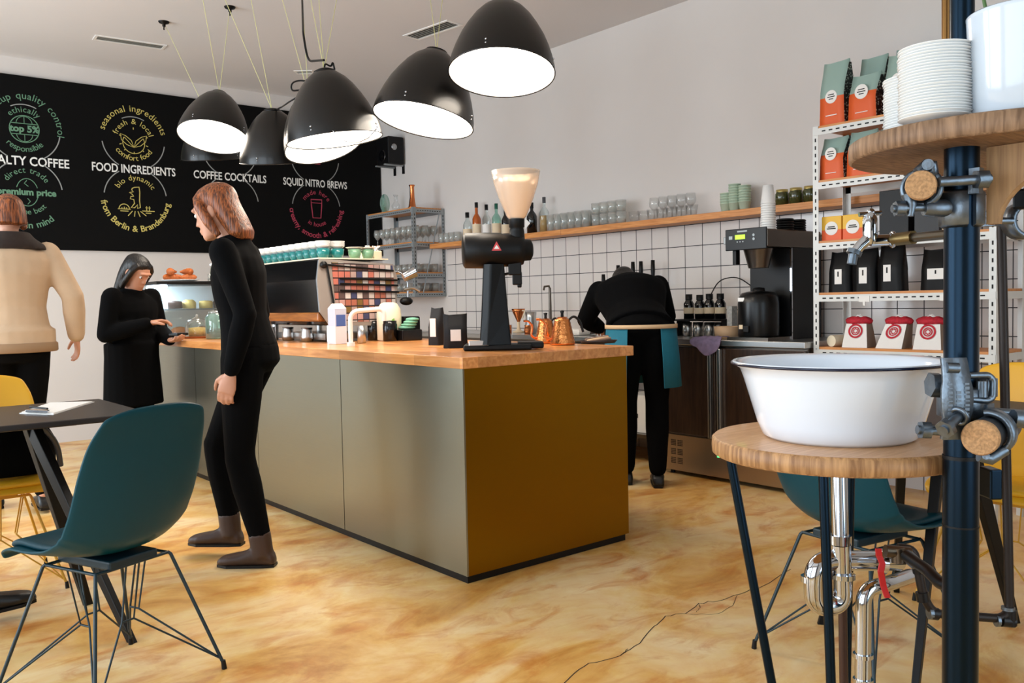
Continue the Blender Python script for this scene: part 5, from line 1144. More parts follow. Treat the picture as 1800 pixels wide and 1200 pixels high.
cf = MB().lathe([(0.0001,0),(0.035,0),(0.045,0.06),(0.020,0.10),(0.018,0.15),(0.028,0.17),(0.027,0.17),(0.016,0.15),(0.0001,0.14)], n=20, cap0=False, cap1=False); one('glass_carafe', cf, 'g_faint', 'faint glass carafe on top of the corner shelving, behind the vase', 'carafe', None, (4.78,7.60,2.0855))
# ================================================================== on the bar counter
CZ = 0.9295
def on(px, py): p = onz(px,py,CZ); return V((p.x,p.y,CZ))
# espresso machine
EY0,EY1,EX0,EX1 = 4.60,5.52,2.36,2.86
em_ = thing('espresso_machine', 'wide black espresso machine on the bar, colourful reflections painted on its end panel', 'espresso machine', (2.6,EY0,CZ))
def EM(): return MB((2.6,EY0,CZ))
prof = [(EX0,1.11),(EX0-0.012,1.30),(EX0+0.005,1.42),(EX1+0.0,1.395),(EX1+0.03,1.31),(EX1+0.02,1.12),(EX1-0.10,1.02),(EX0+0.06,1.03)]
EM().prism([(p[0]-2.0,p[1]) for p in prof], (2.0,EY0+0.012,0), (1,0,0), (0,0,1), (0,EY1-EY0-0.012,0)).build('body', 'blackgloss', em_, bevel=0.008)
def painted_reflection():  # coloured cells paint the reflections of the glossy metal end panel
    m,N,L,b = new_mat('painted_colour_reflection'); tc = N.new('ShaderNodeTexCoord'); mp = N.new('ShaderNodeMapping'); mp.inputs['Scale'].default_value = (25,1,24)
    L.new(tc.outputs['Object'], mp.inputs[0]); fl_ = N.new('ShaderNodeVectorMath'); fl_.operation = 'FLOOR'; L.new(mp.outputs[0], fl_.inputs[0])
    wn = N.new('ShaderNodeTexWhiteNoise'); L.new(fl_.outputs[0], wn.inputs[0]); r = N.new('ShaderNodeValToRGB'); r.color_ramp.interpolation = 'CONSTANT'
    pal = [(176,150,142),(196,172,166),(66,70,104),(172,104,84),(200,192,186),(124,98,50),(190,112,96),(96,78,74),(192,150,142),(206,200,194)]
    e = r.color_ramp.elements; e[0].color = lin(pal[0]); e[1].color = lin(pal[1]); e[1].position = 0.1
    for i,c_ in enumerate(pal[2:]): x = e.new(0.1*(i+2)); x.color = lin(c_)
    L.new(wn.outputs['Value'], r.inputs[0])
    fr_ = N.new('ShaderNodeVectorMath'); fr_.operation = 'FRACTION'; L.new(mp.outputs[0], fr_.inputs[0]); sp = N.new('ShaderNodeSeparateXYZ'); L.new(fr_.outputs[0], sp.inputs[0])
    lt = N.new('ShaderNodeMath'); lt.operation = 'LESS_THAN'; lt.inputs[1].default_value = 0.18; L.new(sp.outputs['Z'], lt.inputs[0])
    lx = N.new('ShaderNodeMath'); lx.operation = 'LESS_THAN'; lx.inputs[1].default_value = 0.1; L.new(sp.outputs['X'], lx.inputs[0])
    mxx = N.new('ShaderNodeMath'); mxx.operation = 'MAXIMUM'; L.new(lt.outputs[0], mxx.inputs[0]); L.new(lx.outputs[0], mxx.inputs[1])
    mx = N.new('ShaderNodeMix'); mx.data_type = 'RGBA'; mx.inputs[7].default_value = lin((46,34,34)); L.new(mxx.outputs[0], mx.inputs[0]); L.new(r.outputs[0], mx.inputs[6]); L.new(mx.outputs[2], b.inputs['Base Color']); setb(b, Roughness=0.3); return m
M['painted_reflection'] = painted_reflection(); M['greypanel'] = mat('warm_grey_panel', (168,160,152), 0.35, 0.4)
EM().prism([(p[0]-2.0,p[1]) for p in prof], (2.0,EY0,0), (1,0,0), (0,0,1), (0,0.0115,0)).build('end_panel', 'greypanel', em_)
EM().prism([(EX0+0.10-2,1.14),(EX0+0.08-2,1.40),(EX1-0.004-2,1.385),(EX1+0.012-2,1.14),(EX1-0.10-2,1.045),(EX0+0.14-2,1.05)], (2.0,EY0-0.003,0), (1,0,0), (0,0,1), (0,0.0029,0)).build('reflection_panel', 'painted_reflection', em_)
for pts in ([(EX0+0.04,1.385),(EX1-0.005,1.352)],[(EX0+0.045,1.385),(EX0+0.085,1.14)],[(EX0+0.13,1.305),(EX1+0.02,1.295)],[(EX0+0.13,1.275),(EX1+0.025,1.262)],[(EX0+0.13,1.235),(EX1+0.03,1.222)]):
    EM().tube([(x,EY0-0.012,z) for x,z in pts], 0.006, 8).build('guard_bar', 'black', em_)
EM().ball((EX0+0.025,EY0-0.01,1.385), 0.022, n=14).build('knob', 'black', em_)
EM().box(EX0-0.006,EY0+0.02,1.055,EX0+0.05,EY1-0.02,1.109).build('wood_trim', wood('walnut_trim',(120,70,28),(164,104,46),(20,2,20),0.35), em_, bevel=0.01)
for y in (EY0+0.08,EY1-0.08):
    for x in (EX0+0.10,EX1-0.08): EM().cyl((x,y,CZ),(x,y,1.04), 0.022, n=14).build('foot', 'steel', em_)
EM().box(EX0+0.09,EY0+0.12,CZ+0.012,EX1-0.09,EY1-0.12,CZ+0.05).build('drip_tray', 'steel', em_)
EM().tube(fillet([(EX1-0.02,EY0+0.05,1.36),(EX1+0.07,EY0+0.02,1.345),(EX1+0.09,EY0-0.02,1.30),(EX1+0.085,EY0-0.03,1.14)],0.03), 0.006, 8).build('steam_wand', 'chrome', em_)
EM().cyl((EX1+0.05,EY0-0.04,1.31),(EX1+0.12,EY0-0.06,1.345), 0.028, 0.034, 18).build('portafilter', 'chrome', em_)
EM().tube(fillet([(EX1+0.05,EY0-0.04,1.235),(EX1+0.11,EY0-0.05,1.25),(EX1+0.15,EY0-0.06,1.225)],0.03), [0.010]*30 if False else 0.010, 10).build('lever_handle', 'steel', em_)
EM().ball((EX1+0.065,EY0-0.04,1.165), 0.035, (1.25,1,0.75), 16).build('knob', 'black', em_)
EM().box(EX0+0.01,EY0+0.02,1.4205,EX1-0.02,EY1-0.02,1.428).build('cup_tray', 'cream', em_)
# cups on top: teal cups carrying saucers
M['tealcup'] = mat('teal_glazed_cup', (24,122,122), 0.25, coat=0.4); M['greencup'] = mat('green_glazed_cup', (120,168,134), 0.25, coat=0.4)
cq = MB().lathe([(0.0001,0),(0.026,0),(0.036,0.02),(0.041,0.055),(0.0395,0.055),(0.034,0.02),(0.0001,0.006)], n=24, cap0=False, cap1=False)
q0 = None
for i in range(10):
    for r_ in range(2):
        loc = (EX0+0.065+r_*0.095, EY0+0.07+i*0.09, 1.4283); g = 'teal cups on the espresso machine'
        lab = 'teal cup in the front row on top of the espresso machine, under a saucer' if r_ == 0 else 'teal cup in the second row on top of the espresso machine'
        lab = 'teal cup on the espresso machine, %s row, %s from the near end'%('front' if r_ == 0 else 'second', nth(i))
        if q0 is None: q0 = one('teal_cup', cq, 'tealcup', lab, 'cup', g, loc)
        else: o = q0.copy(); C.objects.link(o); o.location = loc; o['label'] = lab; o['group'] = g
        for k_ in range(4):
            s = proto.copy(); C.objects.link(s); s.location = (loc[0],loc[1],loc[2]+0.0556+k_*0.0085); s.scale = (0.83,0.83,1.7)
            s['label'] = '%s saucer on the teal cup of the %s row, %s from the near end'%(('lowest','second','third','top')[k_],'front' if r_ == 0 else 'second',nth(i)) ; s['group'] = 'saucers on the espresso machine'
for i,x in enumerate((EX0+0.27,EX0+0.36)):
    o = one('green_cup', cq, 'greencup', ('pale green cup at the near edge of the espresso machine top','pale green cup at the near right of the espresso machine top')[i], 'cup', None, (x,EY0+0.06,1.4283), ) 
    s = proto.copy(); C.objects.link(s); s.location = (x,EY0+0.06,1.4283+0.0556); s['label'] = ('saucer resting on the left pale green cup of the espresso machine','saucer resting on the right pale green cup of the espresso machine')[i]; s['group'] = 'saucers on the green cups'
for i,x in enumerate((EX0+0.41,EX0+0.475)):
    t = thing('stirrer_cup', ('cream cup full of sugar sticks, left one at the right end of the espresso machine','cream cup full of sugar sticks, right one at the right end of the espresso machine')[i], 'cup', (x,EY0+0.16,1.4283), 0, 'cups of sugar sticks')
    MB().box(-0.03,-0.03,0,0.03,0.03,0.055).build('cup_body', 'cream', t, bevel=0.006)
    random.seed(i)
    for k_ in range(7): MB().tube([V((random.uniform(-.02,.02),random.uniform(-.02,.02),0.05)),V((random.uniform(-.028,.028),random.uniform(-.02,.02),0.085))], 0.004, 6).build('sugar_stick', 'paper', t)
# big shop grinder
gx = onz(872,617,CZ); GO = V((2.50,3.13,CZ)); gt = thing('coffee_grinder', 'tall black shop coffee grinder with a cloudy funnel hopper on the bar corner', 'coffee grinder', GO)
gu,gw = IR, IF     # the machine is turned square to the photographer
DGr = (GO-CP).dot(V((_fw.x,_fw.y,0)))
def gp(px, py, dd=0.0): return dep(px,py,3.93+dd)
def GM(): return MB(GO)
def slabp(mb, pts, d0, d1):  # closed outline at two depths
    a = [gp(x,y,d0) for x,y in pts]; b = [gp(x,y,d1) for x,y in pts]; n = len(pts)
    mb.add(a+b, [tuple(range(n)), tuple(range(2*n-1,n-1,-1))]+[(i,(i+1)%n,n+(i+1)%n,n+i) for i in range(n)])
bz = CZ+0.0008
b = GM(); b.obox(GO+gu*0.0+V((0,0,0.014)), gu*0.155, gw*0.10, V((0,0,0.013))); b.build('base', 'black', gt, bevel=0.008)
stn = [(0.027,-0.082,0.062,0.088),(0.15,-0.072,0.052,0.078),(0.39,-0.058,0.036,0.066)]
b = GM(); b.rings([[GO+gu*l+gw*-d+V((0,0,z)), GO+gu*(l+0.035)+gw*-d*1.25+V((0,0,z)), GO+gu*r_+gw*-d*0.8+V((0,0,z)), GO+gu*r_+gw*d+V((0,0,z)), GO+gu*l+gw*d+V((0,0,z))] for z,l,r_,d in stn], smooth=False); b.build('column', 'blackmetal', gt, bevel=0.006)
b = GM(); ax = (gu*1.0+gw*0.12).normalized(); hc = GO+V((0,0,0.455))-gw*0.01
b.lathe([(0.0001,-0.150),(0.070,-0.150),(0.080,-0.142),(0.082,-0.05),(0.080,0.02),(0.076,0.03),(0.074,0.10),(0.066,0.125),(0.050,0.13),(0.048,0.16),(0.030,0.17),(0.0001,0.17)], hc, 40, ax, False, False); b.build('motor_housing', 'black', gt)
b = GM(); b.lathe([(0.0001,-0.1535),(0.060,-0.1535),(0.068,-0.1505)], hc, 40, ax, False, False); b.lathe([(0.04,-0.1545),(0.0001,-0.1545)], hc, 30, ax, False, False); b.build('end_cap', 'blackmetal', gt)
hn = hc+gu*0.098
b = GM(); b.lathe([(0.036,0.045),(0.034,0.085),(0.031,0.10),(0.035,0.104),(0.036,0.145)], hn, 28, None); b.build('hopper_collar', 'black', gt)
b = GM(); b.lathe([(0.035,0.140),(0.045,0.153),(0.075,0.223),(0.100,0.298),(0.112,0.358),(0.110,0.358),(0.098,0.298),(0.073,0.224),(0.043,0.155),(0.033,0.142)], hn, 48, None, False, False); b.build('hopper', 'hopper', gt, label='cloudy funnel hopper')
sp_ = hc+gu*0.085+V((0,0,-0.075))
b = GM(); b.obox(sp_+V((0,0,-0.01)), gu*0.03, gw*0.03, V((0,0,0.03))); b.obox(sp_+V((0,0,-0.055))+gu*0.01, gu*0.022, gw*0.024, V((0,0,0.03))); b.obox(sp_+V((0,0,-0.075))+gu*0.02, gu*0.01, gw*0.02, V((0,0,0.022))); b.build('spout', 'black', gt, bevel=0.005)
b = GM(); b.tube(fillet([sp_-gu*0.02+V((0,0,-0.03)),sp_-gu*0.05+V((0,0,-0.035)),sp_-gu*0.075+V((0,0,-0.05))],0.02), 0.006, 8); b.build('bag_clip', 'black', gt)
pb = hc+gu*0.005-gw*0.0825+V((0,0,0.012)); b = GM(); tri = [(-0.022,-0.018),(0.022,-0.018),(0.0,0.024)]
b.prism(tri, pb, gu, V((0,0,1)), -gw*0.0015); b.build('triangle_badge', mat('pink_red_badge',(206,70,72),0.4), gt, label='red triangle badge')
b = GM(); b.prism([(-0.012,-0.010),(0.012,-0.010),(0.0,0.008)], pb-gw*0.0016, gu, V((0,0,1)), -gw*0.0006); b.build('badge_mark', 'paper', gt)
b = GM(); b.obox(GO+gu*-0.085-gw*0.085+V((0,0,0.035)), gu*0.045, gw*0.012, V((0,0,0.012))); b.build('grounds_tray', 'steel', gt, bevel=0.003)
b = GM(); b.obox(GO+gu*0.066-gw*0.06+V((0,0,0.085)), gu*0.0012, gw*0.018, V((0,0,0.03))); b.build('rating_plate', 'shelfgrey', gt)
b = GM(); b.obox(GO+gu*0.15+V((0,0,0.02)), gu*0.06, gw*0.07, V((0,0,0.015))); b.build('catch_tray', 'black', gt, bevel=0.008)
# black coffee bags by the grinder
def sbag(loc, h, wd, label, rz, lw, lh, lz): 
    t = thing('black_bag', label, 'coffee bag', loc, rz, 'black coffee bags by the grinder')
    p = pouch(h, wd, 0.075); p.build('pouch', mat('charcoal_bag_paper',(22,22,25),0.6,spec=0.3), t)
    MB().box(-0.047,-lw/2,lz,-0.0425,lw/2,lz+lh).build('paper_label', 'paper', t)
fx = math.atan2(-IF.y,-IF.x)+math.pi    # turn a bag's face to the photographer
p = on(801,611); sbag((p.x,p.y,CZ), 0.155, 0.118, 'charcoal coffee bag with a white label, right of the pair left of the grinder', fx+0.1, 0.05, 0.055, 0.035)
p = on(770,606); sbag((p.x,p.y,CZ), 0.185, 0.07, 'narrow black coffee bag with a white label, left of the pair by the grinder', fx-0.5, 0.035, 0.095, 0.045)
# copper kettles
def kettle(loc, label, s=1.0, rz=0.0):
    t = thing('copper_kettle', label, 'kettle', loc, rz, 'copper kettles on the bar'); 
    rs = MB().lathe([(0.0001,0),(0.058*s,0.001)]+[((0.060-0.024*(i/13)**1.1+(0.0015 if i%2 else 0))*s, (0.004+0.118*i/13)*s) for i in range(14)]+[(0.032*s,0.126*s),(0.0001,0.128*s)], n=22, cap0=False, cap1=False).build('body', mat('hammered_copper',(220,140,80),0.2,1.0,bump=0.9,nscale=70), t)
    MB().lathe([(0.030*s,0.127*s),(0.022*s,0.135*s),(0.0001,0.137*s)], n=20).build('lid', 'copper', t)
    MB().lathe([(0.008*s,0.136*s),(0.007*s,0.15*s),(0.011*s,0.165*s),(0.0001,0.167*s)], n=14).build('lid_knob', 'black', t)
    MB().tube(fillet([V((-0.05*s,0,0.025*s)),V((-0.085*s,0,0.04*s)),V((-0.075*s,0,0.10*s)),V((-0.10*s,0,0.125*s)),V((-0.125*s,0,0.125*s))],0.03*s), 0.006*s, 8).build('spout', 'copper', t)
    MB().tube(fillet([V((0.03*s,0,0.118*s)),V((0.055*s,0,0.14*s)),V((0.085*s,0,0.115*s)),V((0.10*s,0,0.06*s))],0.02*s), 0.006*s, 8).build('handle', 'black', t)
ka = math.atan2(IR.y,IR.x)
p = on(989,606); kettle((p.x,p.y,CZ), 'hammered copper kettle standing on the bar right of the grinder', 1.03, ka)
p = on(966,604); kettle((p.x+0.02,p.y+0.05,CZ), 'second copper kettle half hidden behind the first one', 0.95, ka+0.3)
# cutlery roll at the end of the bar
p = on(1052,603); t = thing('napkin_tray', 'dark tray with wrapped napkins at the right end of the bar', 'tray', (p.x,p.y,CZ), ka+0.2)
MB().lathe([(0.0001,0),(0.085,0),(0.1,0.016),(0.096,0.016),(0.08,0.005),(0.0001,0.005)], n=28, cap0=False, cap1=False, sx=1.0, sy=0.6).build('tray_dish', mat('brown_tray',(52,38,32),0.5), t)
for i,(y,a) in enumerate(((-0.015,0.2),(0.01,0.35),(0.03,0.1))):
    n = MB(); n.obox((0.0,y,0.017+0.004*i), V((math.cos(a),math.sin(a),0.12))*0.062, V((-math.sin(a),math.cos(a),0))*0.014, V((0,0,0.006))); n.build('napkin', mat('linen_napkin_%d'%i,((150,120,100),(206,176,140),(120,96,84))[i],0.9), t, bevel=0.004)
# milk carton, arch tap, jug, dark canisters
p = on(594,604); t = thing('milk_carton', 'blue and white milk carton standing on the bar before the espresso machine', 'carton', (p.x,p.y,CZ), ka+0.75)
MB().box(-0.038,-0.038,0,0.038,0.038,0.20).build('carton', twotone('carton_print',(214,214,222),(190,196,216),0.1), t, bevel=0.002)
MB().box(-0.03,-0.0388,0.10,0.03,-0.0381,0.165).build('blue_print', mat('blue_print',(70,96,160),0.6), t)
MB().add([(-0.038,-0.038,0.2),(0.038,-0.038,0.2),(0.038,0.038,0.2),(-0.038,0.038,0.2),(-0.034,0,0.228),(0.034,0,0.228)],[(0,1,5,4),(1,2,5),(2,3,4,5),(3,0,4),(3,2,1,0)]).build('gable_top', 'paper', t)
p0,p1 = on(617,608),on(676,606); t = thing('arch_tap', 'white metal arch-shaped tap rising from the bar', 'tap', p0)
MB(p0).tube(fillet([p0, p0+V((0,0,0.185)), V((p1.x,p1.y,CZ+0.195)), V((p1.x,p1.y,CZ+0.13))],0.05), 0.0125, 16).build('arch', 'white', t); MB(p0).cyl(p0, p0+V((0,0,0.02)), 0.021, n=20).build('foot', 'white', t)
p = on(690,600); t = thing('oat_drink_jug', 'cream jug-shaped bottle with a green leaf print behind the arch tap', 'bottle', (p.x+0.06,p.y+0.13,CZ), ka)
MB().rings([[V((w_*math.cos(2*math.pi*k_/28)*1.0, d_*math.sin(2*math.pi*k_/28), z)) for k_ in range(28)] for w_,d_,z in ((0.05,0.04,0.0),(0.073,0.05,0.006),(0.075,0.05,0.15),(0.07,0.046,0.19),(0.05,0.034,0.222),(0.03,0.022,0.23))]).build('bottle_body', 'cream', t)
MB().prism([(-0.012,-0.02),(0.0,-0.024),(0.012,-0.005),(0.008,0.02),(-0.006,0.012)], (0.03,-0.0485,0.115), (1,0,0), (0,0,1), (0,-0.004,0)).build('leaf_print', mat('green_print',(120,168,60),0.6), t)
cn_ = MB().lathe([(0.0001,0),(0.042,0.001),(0.043,0.10),(0.040,0.104),(0.040,0.12),(0.0001,0.122)], n=26, cap0=False)
p = on(659,598); q1 = one('black_canister', cn_, 'blackgloss', 'black canister right of the arch tap, left of the pair', 'canister', 'black canisters on the bar', (p.x,p.y,CZ)); p = on(683,599); row(q1, [(p.x,p.y-0.02,CZ)], 'black canister under the arch tap spout, right of the pair')
p = on(636,603); m = MB().lathe(cupprof(0.024,0.026,0.10), n=20, cap0=False, cap1=False); one('steel_cup', m, 'steel', 'slim steel cup between the arch tap leg and the black canisters', 'cup', None, (p.x,p.y,CZ))
p = on(716,598); MB((p.x,p.y,CZ)).box(p.x-0.07,p.y-0.06,CZ,p.x+0.07,p.y+0.06,CZ+0.065).build('black_tray', 'blackgloss', None, 'low black box left of the coffee bags on the bar', 'box', loc=(p.x,p.y,CZ), bevel=0.006)
cl2 = MB((p.x,p.y,CZ+0.0655)); random.seed(6)
for i in range(4): cl2.ball((p.x+0.0+0.01*i,p.y-0.005*i,CZ+0.0655+0.012+0.016*i), 0.05, (1.1-0.1*i,0.9,0.24), 16)
cl2.build('green_cloth', mat('mint_cloth',(120,178,150),0.9,noise=0.2,nscale=30), None, 'folded mint green cloths on the low black box', 'cloth', loc=(p.x,p.y,CZ+0.0655))
p = V((2.96,4.62,CZ)); MB(p).box(p.x-0.06,p.y-0.07,CZ,p.x+0.06,p.y+0.07,CZ+0.14).build('dark_bin', 'black', None, 'dark square bin behind the mint cloths', 'bin', loc=p, bevel=0.01)
for i,(px,py,lb) in enumerate(((512,598,'steel milk jug in front of the espresso machine, near the middle'),(478,597,'white bowl in front of the espresso machine, beside the walking woman'),(545,600,'small steel jug just left of the milk carton'))):
    p = on(px,py); m = MB().lathe([(0.0001,0),(0.036,0.001),(0.040,0.03),(0.033,0.07),(0.035,0.085),(0.033,0.085),(0.0001,0.008)], n=24, cap0=False, cap1=False); one(('steel_jug','white_bowl','steel_jug')[i], m, ('steel','ceramic','steel')[i], lb, ('jug','bowl','jug')[i], None, (p.x-0.02,p.y,CZ))
# pastry case at the far end
VY0,VY1,VX0,VX1 = 6.55,7.0,2.07,2.66
vc = thing('pastry_case', 'glass pastry case with a black top at the far end of the bar', 'display case', (2.36,VY0,CZ))
def VC(): return MB((2.36,VY0,CZ))
VC().box(VX0-0.02,VY0-0.02,1.325,VX1,VY1,1.35).build('top', 'black', vc, bevel=0.003)
for (x,y) in ((VX1-0.02,VY0),(VX1-0.02,VY1-0.02),(VX0,VY1-0.02)): VC().box(x,y,CZ,x+0.02,y+0.02,1.325).build('post', 'black', vc)
VC().prism([(VX0+0.03-2,CZ),(VX1-2,CZ),(VX1-2,1.325),(VX0-2,1.325)], (2.0,VY0+0.004,0), (1,0,0), (0,0,1), (0,0.004,0)).build('end_glass', 'glass', vc)
VC().add([(VX0+0.03,VY0,CZ),(VX0+0.03,VY1,CZ),(VX0,VY1,1.325),(VX0,VY0,1.325),(VX0+0.034,VY0,CZ),(VX0+0.034,VY1,CZ),(VX0+0.004,VY1,1.325),(VX0+0.004,VY0,1.325)],[(0,1,2,3),(7,6,5,4),(0,4,5,1),(1,5,6,2),(2,6,7,3),(3,7,4,0)]).build('front_glass', 'glass', vc)
VC().box(VX0+0.06,VY0+0.02,1.135,VX1-0.02,VY1-0.02,1.145).build('inner_shelf', 'steel', vc)
VC().box(VX0+0.05,VY1-0.012,CZ+0.002,VX1-0.02,VY1-0.004,1.32).build('back_panel', 'white', vc)
VC().box(VX0+0.04,VY0+0.03,1.305,VX0+0.07,VY1-0.03,1.318).build('light_strip', mat('cold_led_strip',(214,234,255),0.4,emit=130), vc, label='glowing cold white light strip')
VC().box(VX0+0.04,VY0+0.01,CZ+0.0005,VX1-0.02,VY1-0.02,CZ+0.012).build('floor_plate', 'white', vc)
M['cake'] = mat('yellow_cake', (226,184,104), 0.7, noise=0.4, nscale=60); M['choc'] = mat('chocolate_cake', (70,38,24), 0.6, noise=0.3, nscale=60); M['crust'] = mat('baked_crust', (176,92,36), 0.6, noise=0.5, nscale=70)
random.seed(11)
for i,(x,y,z,m_,lb) in enumerate(((2.22,6.66,1.1455,'choc','slice of chocolate cake at the left of the pastry case shelf'),(2.33,6.68,1.1455,'cake','round yellow cake in the middle of the pastry case shelf'),(2.46,6.68,1.1455,'cake','yellow tart beside the round cake on the pastry case shelf'),(2.57,6.68,1.1455,'choc','dark cake at the right of the pastry case shelf'))):
    c_ = MB().lathe([(0.0001,0),(0.05,0.001),(0.052,0.045),(0.046,0.055),(0.03,0.058+0.01*(i%2)),(0.0001,0.06)], n=22, cap0=False); one('cake', c_, m_, lb, 'cake', 'cakes in the pastry case', (x,y,z))
for i,(x,y,lb) in enumerate(((2.26,6.70,'pastry on the floor of the case, left of two'),(2.44,6.70,'pastry on the floor of the case, right of two'))):
    c_ = MB().ball((0,0,0.035), 0.06, (1.1,0.8,0.58), 16); one('pastry', c_, 'crust', lb, 'pastry', 'pastries low in the case', (x,y,CZ+0.0125))
pt_ = thing('croissant_plate', 'white plate heaped on the pastry case', 'plate', (2.28,6.72,1.3505))
MB().lathe([(0.0001,0),(0.09,0.001),(0.14,0.012),(0.138,0.015),(0.09,0.006),(0.0001,0.006)], n=32, cap0=False, cap1=False).build('dish', 'ceramic', pt_)
def croissant(loc, rz, label):
    m = MB(); k_ = 15; pts = [V((0.058*math.cos(R(20+140*i/k_)),0.058*math.sin(R(20+140*i/k_))-0.03,0.027)) for i in range(k_+1)]
    m.tube(pts, [0.006+0.021*math.sin(math.pi*i/k_)*(1+0.10*(i%3==0)) for i in range(k_+1)], 12); return one('croissant', m, 'crust', label, 'croissant', 'croissants on the case', loc, rz=rz)
for i,(dx,dy,dz,rz,lb) in enumerate(((-0.07,-0.02,0.007,0.3,'golden croissant at the left of the plate on the pastry case'),(0.06,-0.03,0.007,-0.4,'golden croissant at the right of the plate on the pastry case'),(-0.01,0.05,0.007,2.4,'golden croissant at the back of the plate on the pastry case'),(-0.045,-0.02,0.05,1.1,'golden croissant lying on top of the pile, left side'),(0.05,0.0,0.05,-1.2,'golden croissant lying on top of the pile, right side'))): croissant((2.28+dx,6.72+dy,1.3505+dz), rz, lb)
fvz = thing('bud_vase', 'tiny glass vase with a white flower beside the croissants', 'vase', (2.50,6.68,1.3505))
MB().lathe(cupprof(0.018,0.016,0.06), n=16, cap0=False, cap1=False).build('vase_body', 'g_tall', fvz); MB().tube([V((0,0,0.01)),V((0.004,0,0.08)),V((0.012,0,0.12))], 0.002, 6).build('stem', mat('dry_stem',(110,116,96),0.7), fvz); MB().ball((0.014,0,0.128), 0.016, (1,1,0.8), 12).build('blossom', 'white', fvz)
# glass domes and jars in front of the case
p = on(322,594); t = thing('cake_dome', 'glass cake dome over a cake, left on the bar before the pastry case', 'cake dome', (p.x+0.07,p.y-0.10,CZ))
MB().lathe([(0.0001,0),(0.09,0),(0.10,0.012),(0.0001,0.014)], n=30).build('board', 'crust', t); MB().lathe([(0.085,0.015),(0.085,0.09),(0.065,0.13),(0.03,0.15),(0.0001,0.153)], n=30, cap0=False, cap1=False).build('glass_bell', 'glass', t); MB().ball((0,0,0.162), 0.012, n=12).build('knob', 'g_tall', t); MB().lathe([(0.0001,0.015),(0.06,0.015),(0.06,0.075),(0.0001,0.08)], n=24).build('cake', 'cake', t)
p = on(368,596); t = thing('cookie_jar', 'big clear cookie jar with dark biscuits before the pastry case', 'jar', (p.x+0.06,p.y,CZ))
MB().lathe([(0.0001,0),(0.075,0.001),(0.08,0.01),(0.08,0.15),(0.06,0.175),(0.055,0.18)], n=30, cap0=False, cap1=False).build('jar_body', 'glassgreen', t); MB().lathe([(0.0001,0.008),(0.07,0.009),(0.072,0.07),(0.0001,0.075)], n=24, cap0=False, cap1=False).build('biscuits', 'choc', t); MB().lathe([(0.06,0.18),(0.062,0.19),(0.03,0.2),(0.0001,0.2)], n=26).build('lid', 'g_tall', t)
# ================================================================== people
def frame(d, up):
    d = V(d).normalized(); s = d.cross(V(up)); s = s.normalized() if s.length > 1e-5 else d.orthogonal().normalized(); return d, s, s.cross(d)
def hand(mb, wrist, d, pn, thumb, curl=0.35, s=1.0):
    # d: finger direction, pn: palm normal (palm side), thumb: towards the thumb side
    d = V(d).normalized(); pn = (V(pn)-d*V(pn).dot(d)).normalized(); th = (V(thumb)-d*V(thumb).dot(d)-pn*V(thumb).dot(pn)).normalized(); w0 = V(wrist)
    rs = []
    for t,wd,tk in ((0.0,0.024,0.019),(0.3,0.032,0.017),(0.7,0.040,0.015),(1.0,0.040,0.012)):
        c = w0+d*0.088*s*t; rs.append([c+th*wd*s*math.cos(2*math.pi*k/12)+pn*tk*s*math.sin(2*math.pi*k/12) for k in range(12)])
    mb.rings(rs)
    for off,l,r in ((0.029,0.066,0.0088),(0.010,0.076,0.0092),(-0.010,0.071,0.009),(-0.029,0.056,0.0080)):
        p = w0+d*0.082*s+th*off*s; pts = [p]; a = curl*0.5; fan = off*1.6
        for k in (0.45,0.32,0.23):
            dd = (d*math.cos(a)+pn*math.sin(a)+th*fan*0.4).normalized(); p = p+dd*l*k*s*1.1; pts.append(p); a += curl
        mb.tube(pts, [r*s,r*s*0.98,r*s*0.9,r*s*0.72], 8)
    p = w0+d*0.022*s+th*0.026*s; q = p+(d*0.62+th*0.62+pn*0.35).normalized()*0.042*s; e = q+(d*0.86+th*0.22+pn*0.42).normalized()*0.032*s; f = e+(d*0.9+pn*0.4).normalized()*0.022*s
    mb.tube([p,q,e,f], [0.0135*s,0.0115*s,0.0098*s,0.0075*s], 8)
def ell_ring(c, side, fwd, a, b, n=20): return [c+side*a*math.cos(2*math.pi*k/n)+fwd*b*math.sin(2*math.pi*k/n) for k in range(n)]
def loft_body(mb, stations, n=20):
    # stations: (centre, half width, half depth, side vector, forward vector)
    mb.rings([ell_ring(V(c), s, f, a, b, n) for c,a,b,s,f in stations])
def limb(mb, pts, rad):
    mb.tube([V(p) for p in pts], rad, 14); mb.ball(pts[0], rad[0], n=14); mb.ball(pts[-1], rad[-1], n=14)
def lerp(a,b,t): return V(a)*(1-t)+V(b)*t
def limb3(mb, a, b, c, r, grow=0.0, mid=None):
    # a-b-c with muscle swell; r = radii at a, a-b, b, b-c, c
    r = [x+grow for x in r]
    mb.tube([V(a),lerp(a,b,.4),lerp(a,b,.94),lerp(b,c,.06),lerp(b,c,.38),V(c)], [r[0],r[1],r[2],r[2],r[3],r[4]], 14)
    mb.ball(a, r[0]*0.98, n=14); mb.ball(b, r[2], n=14); mb.ball(c, r[4], n=12)
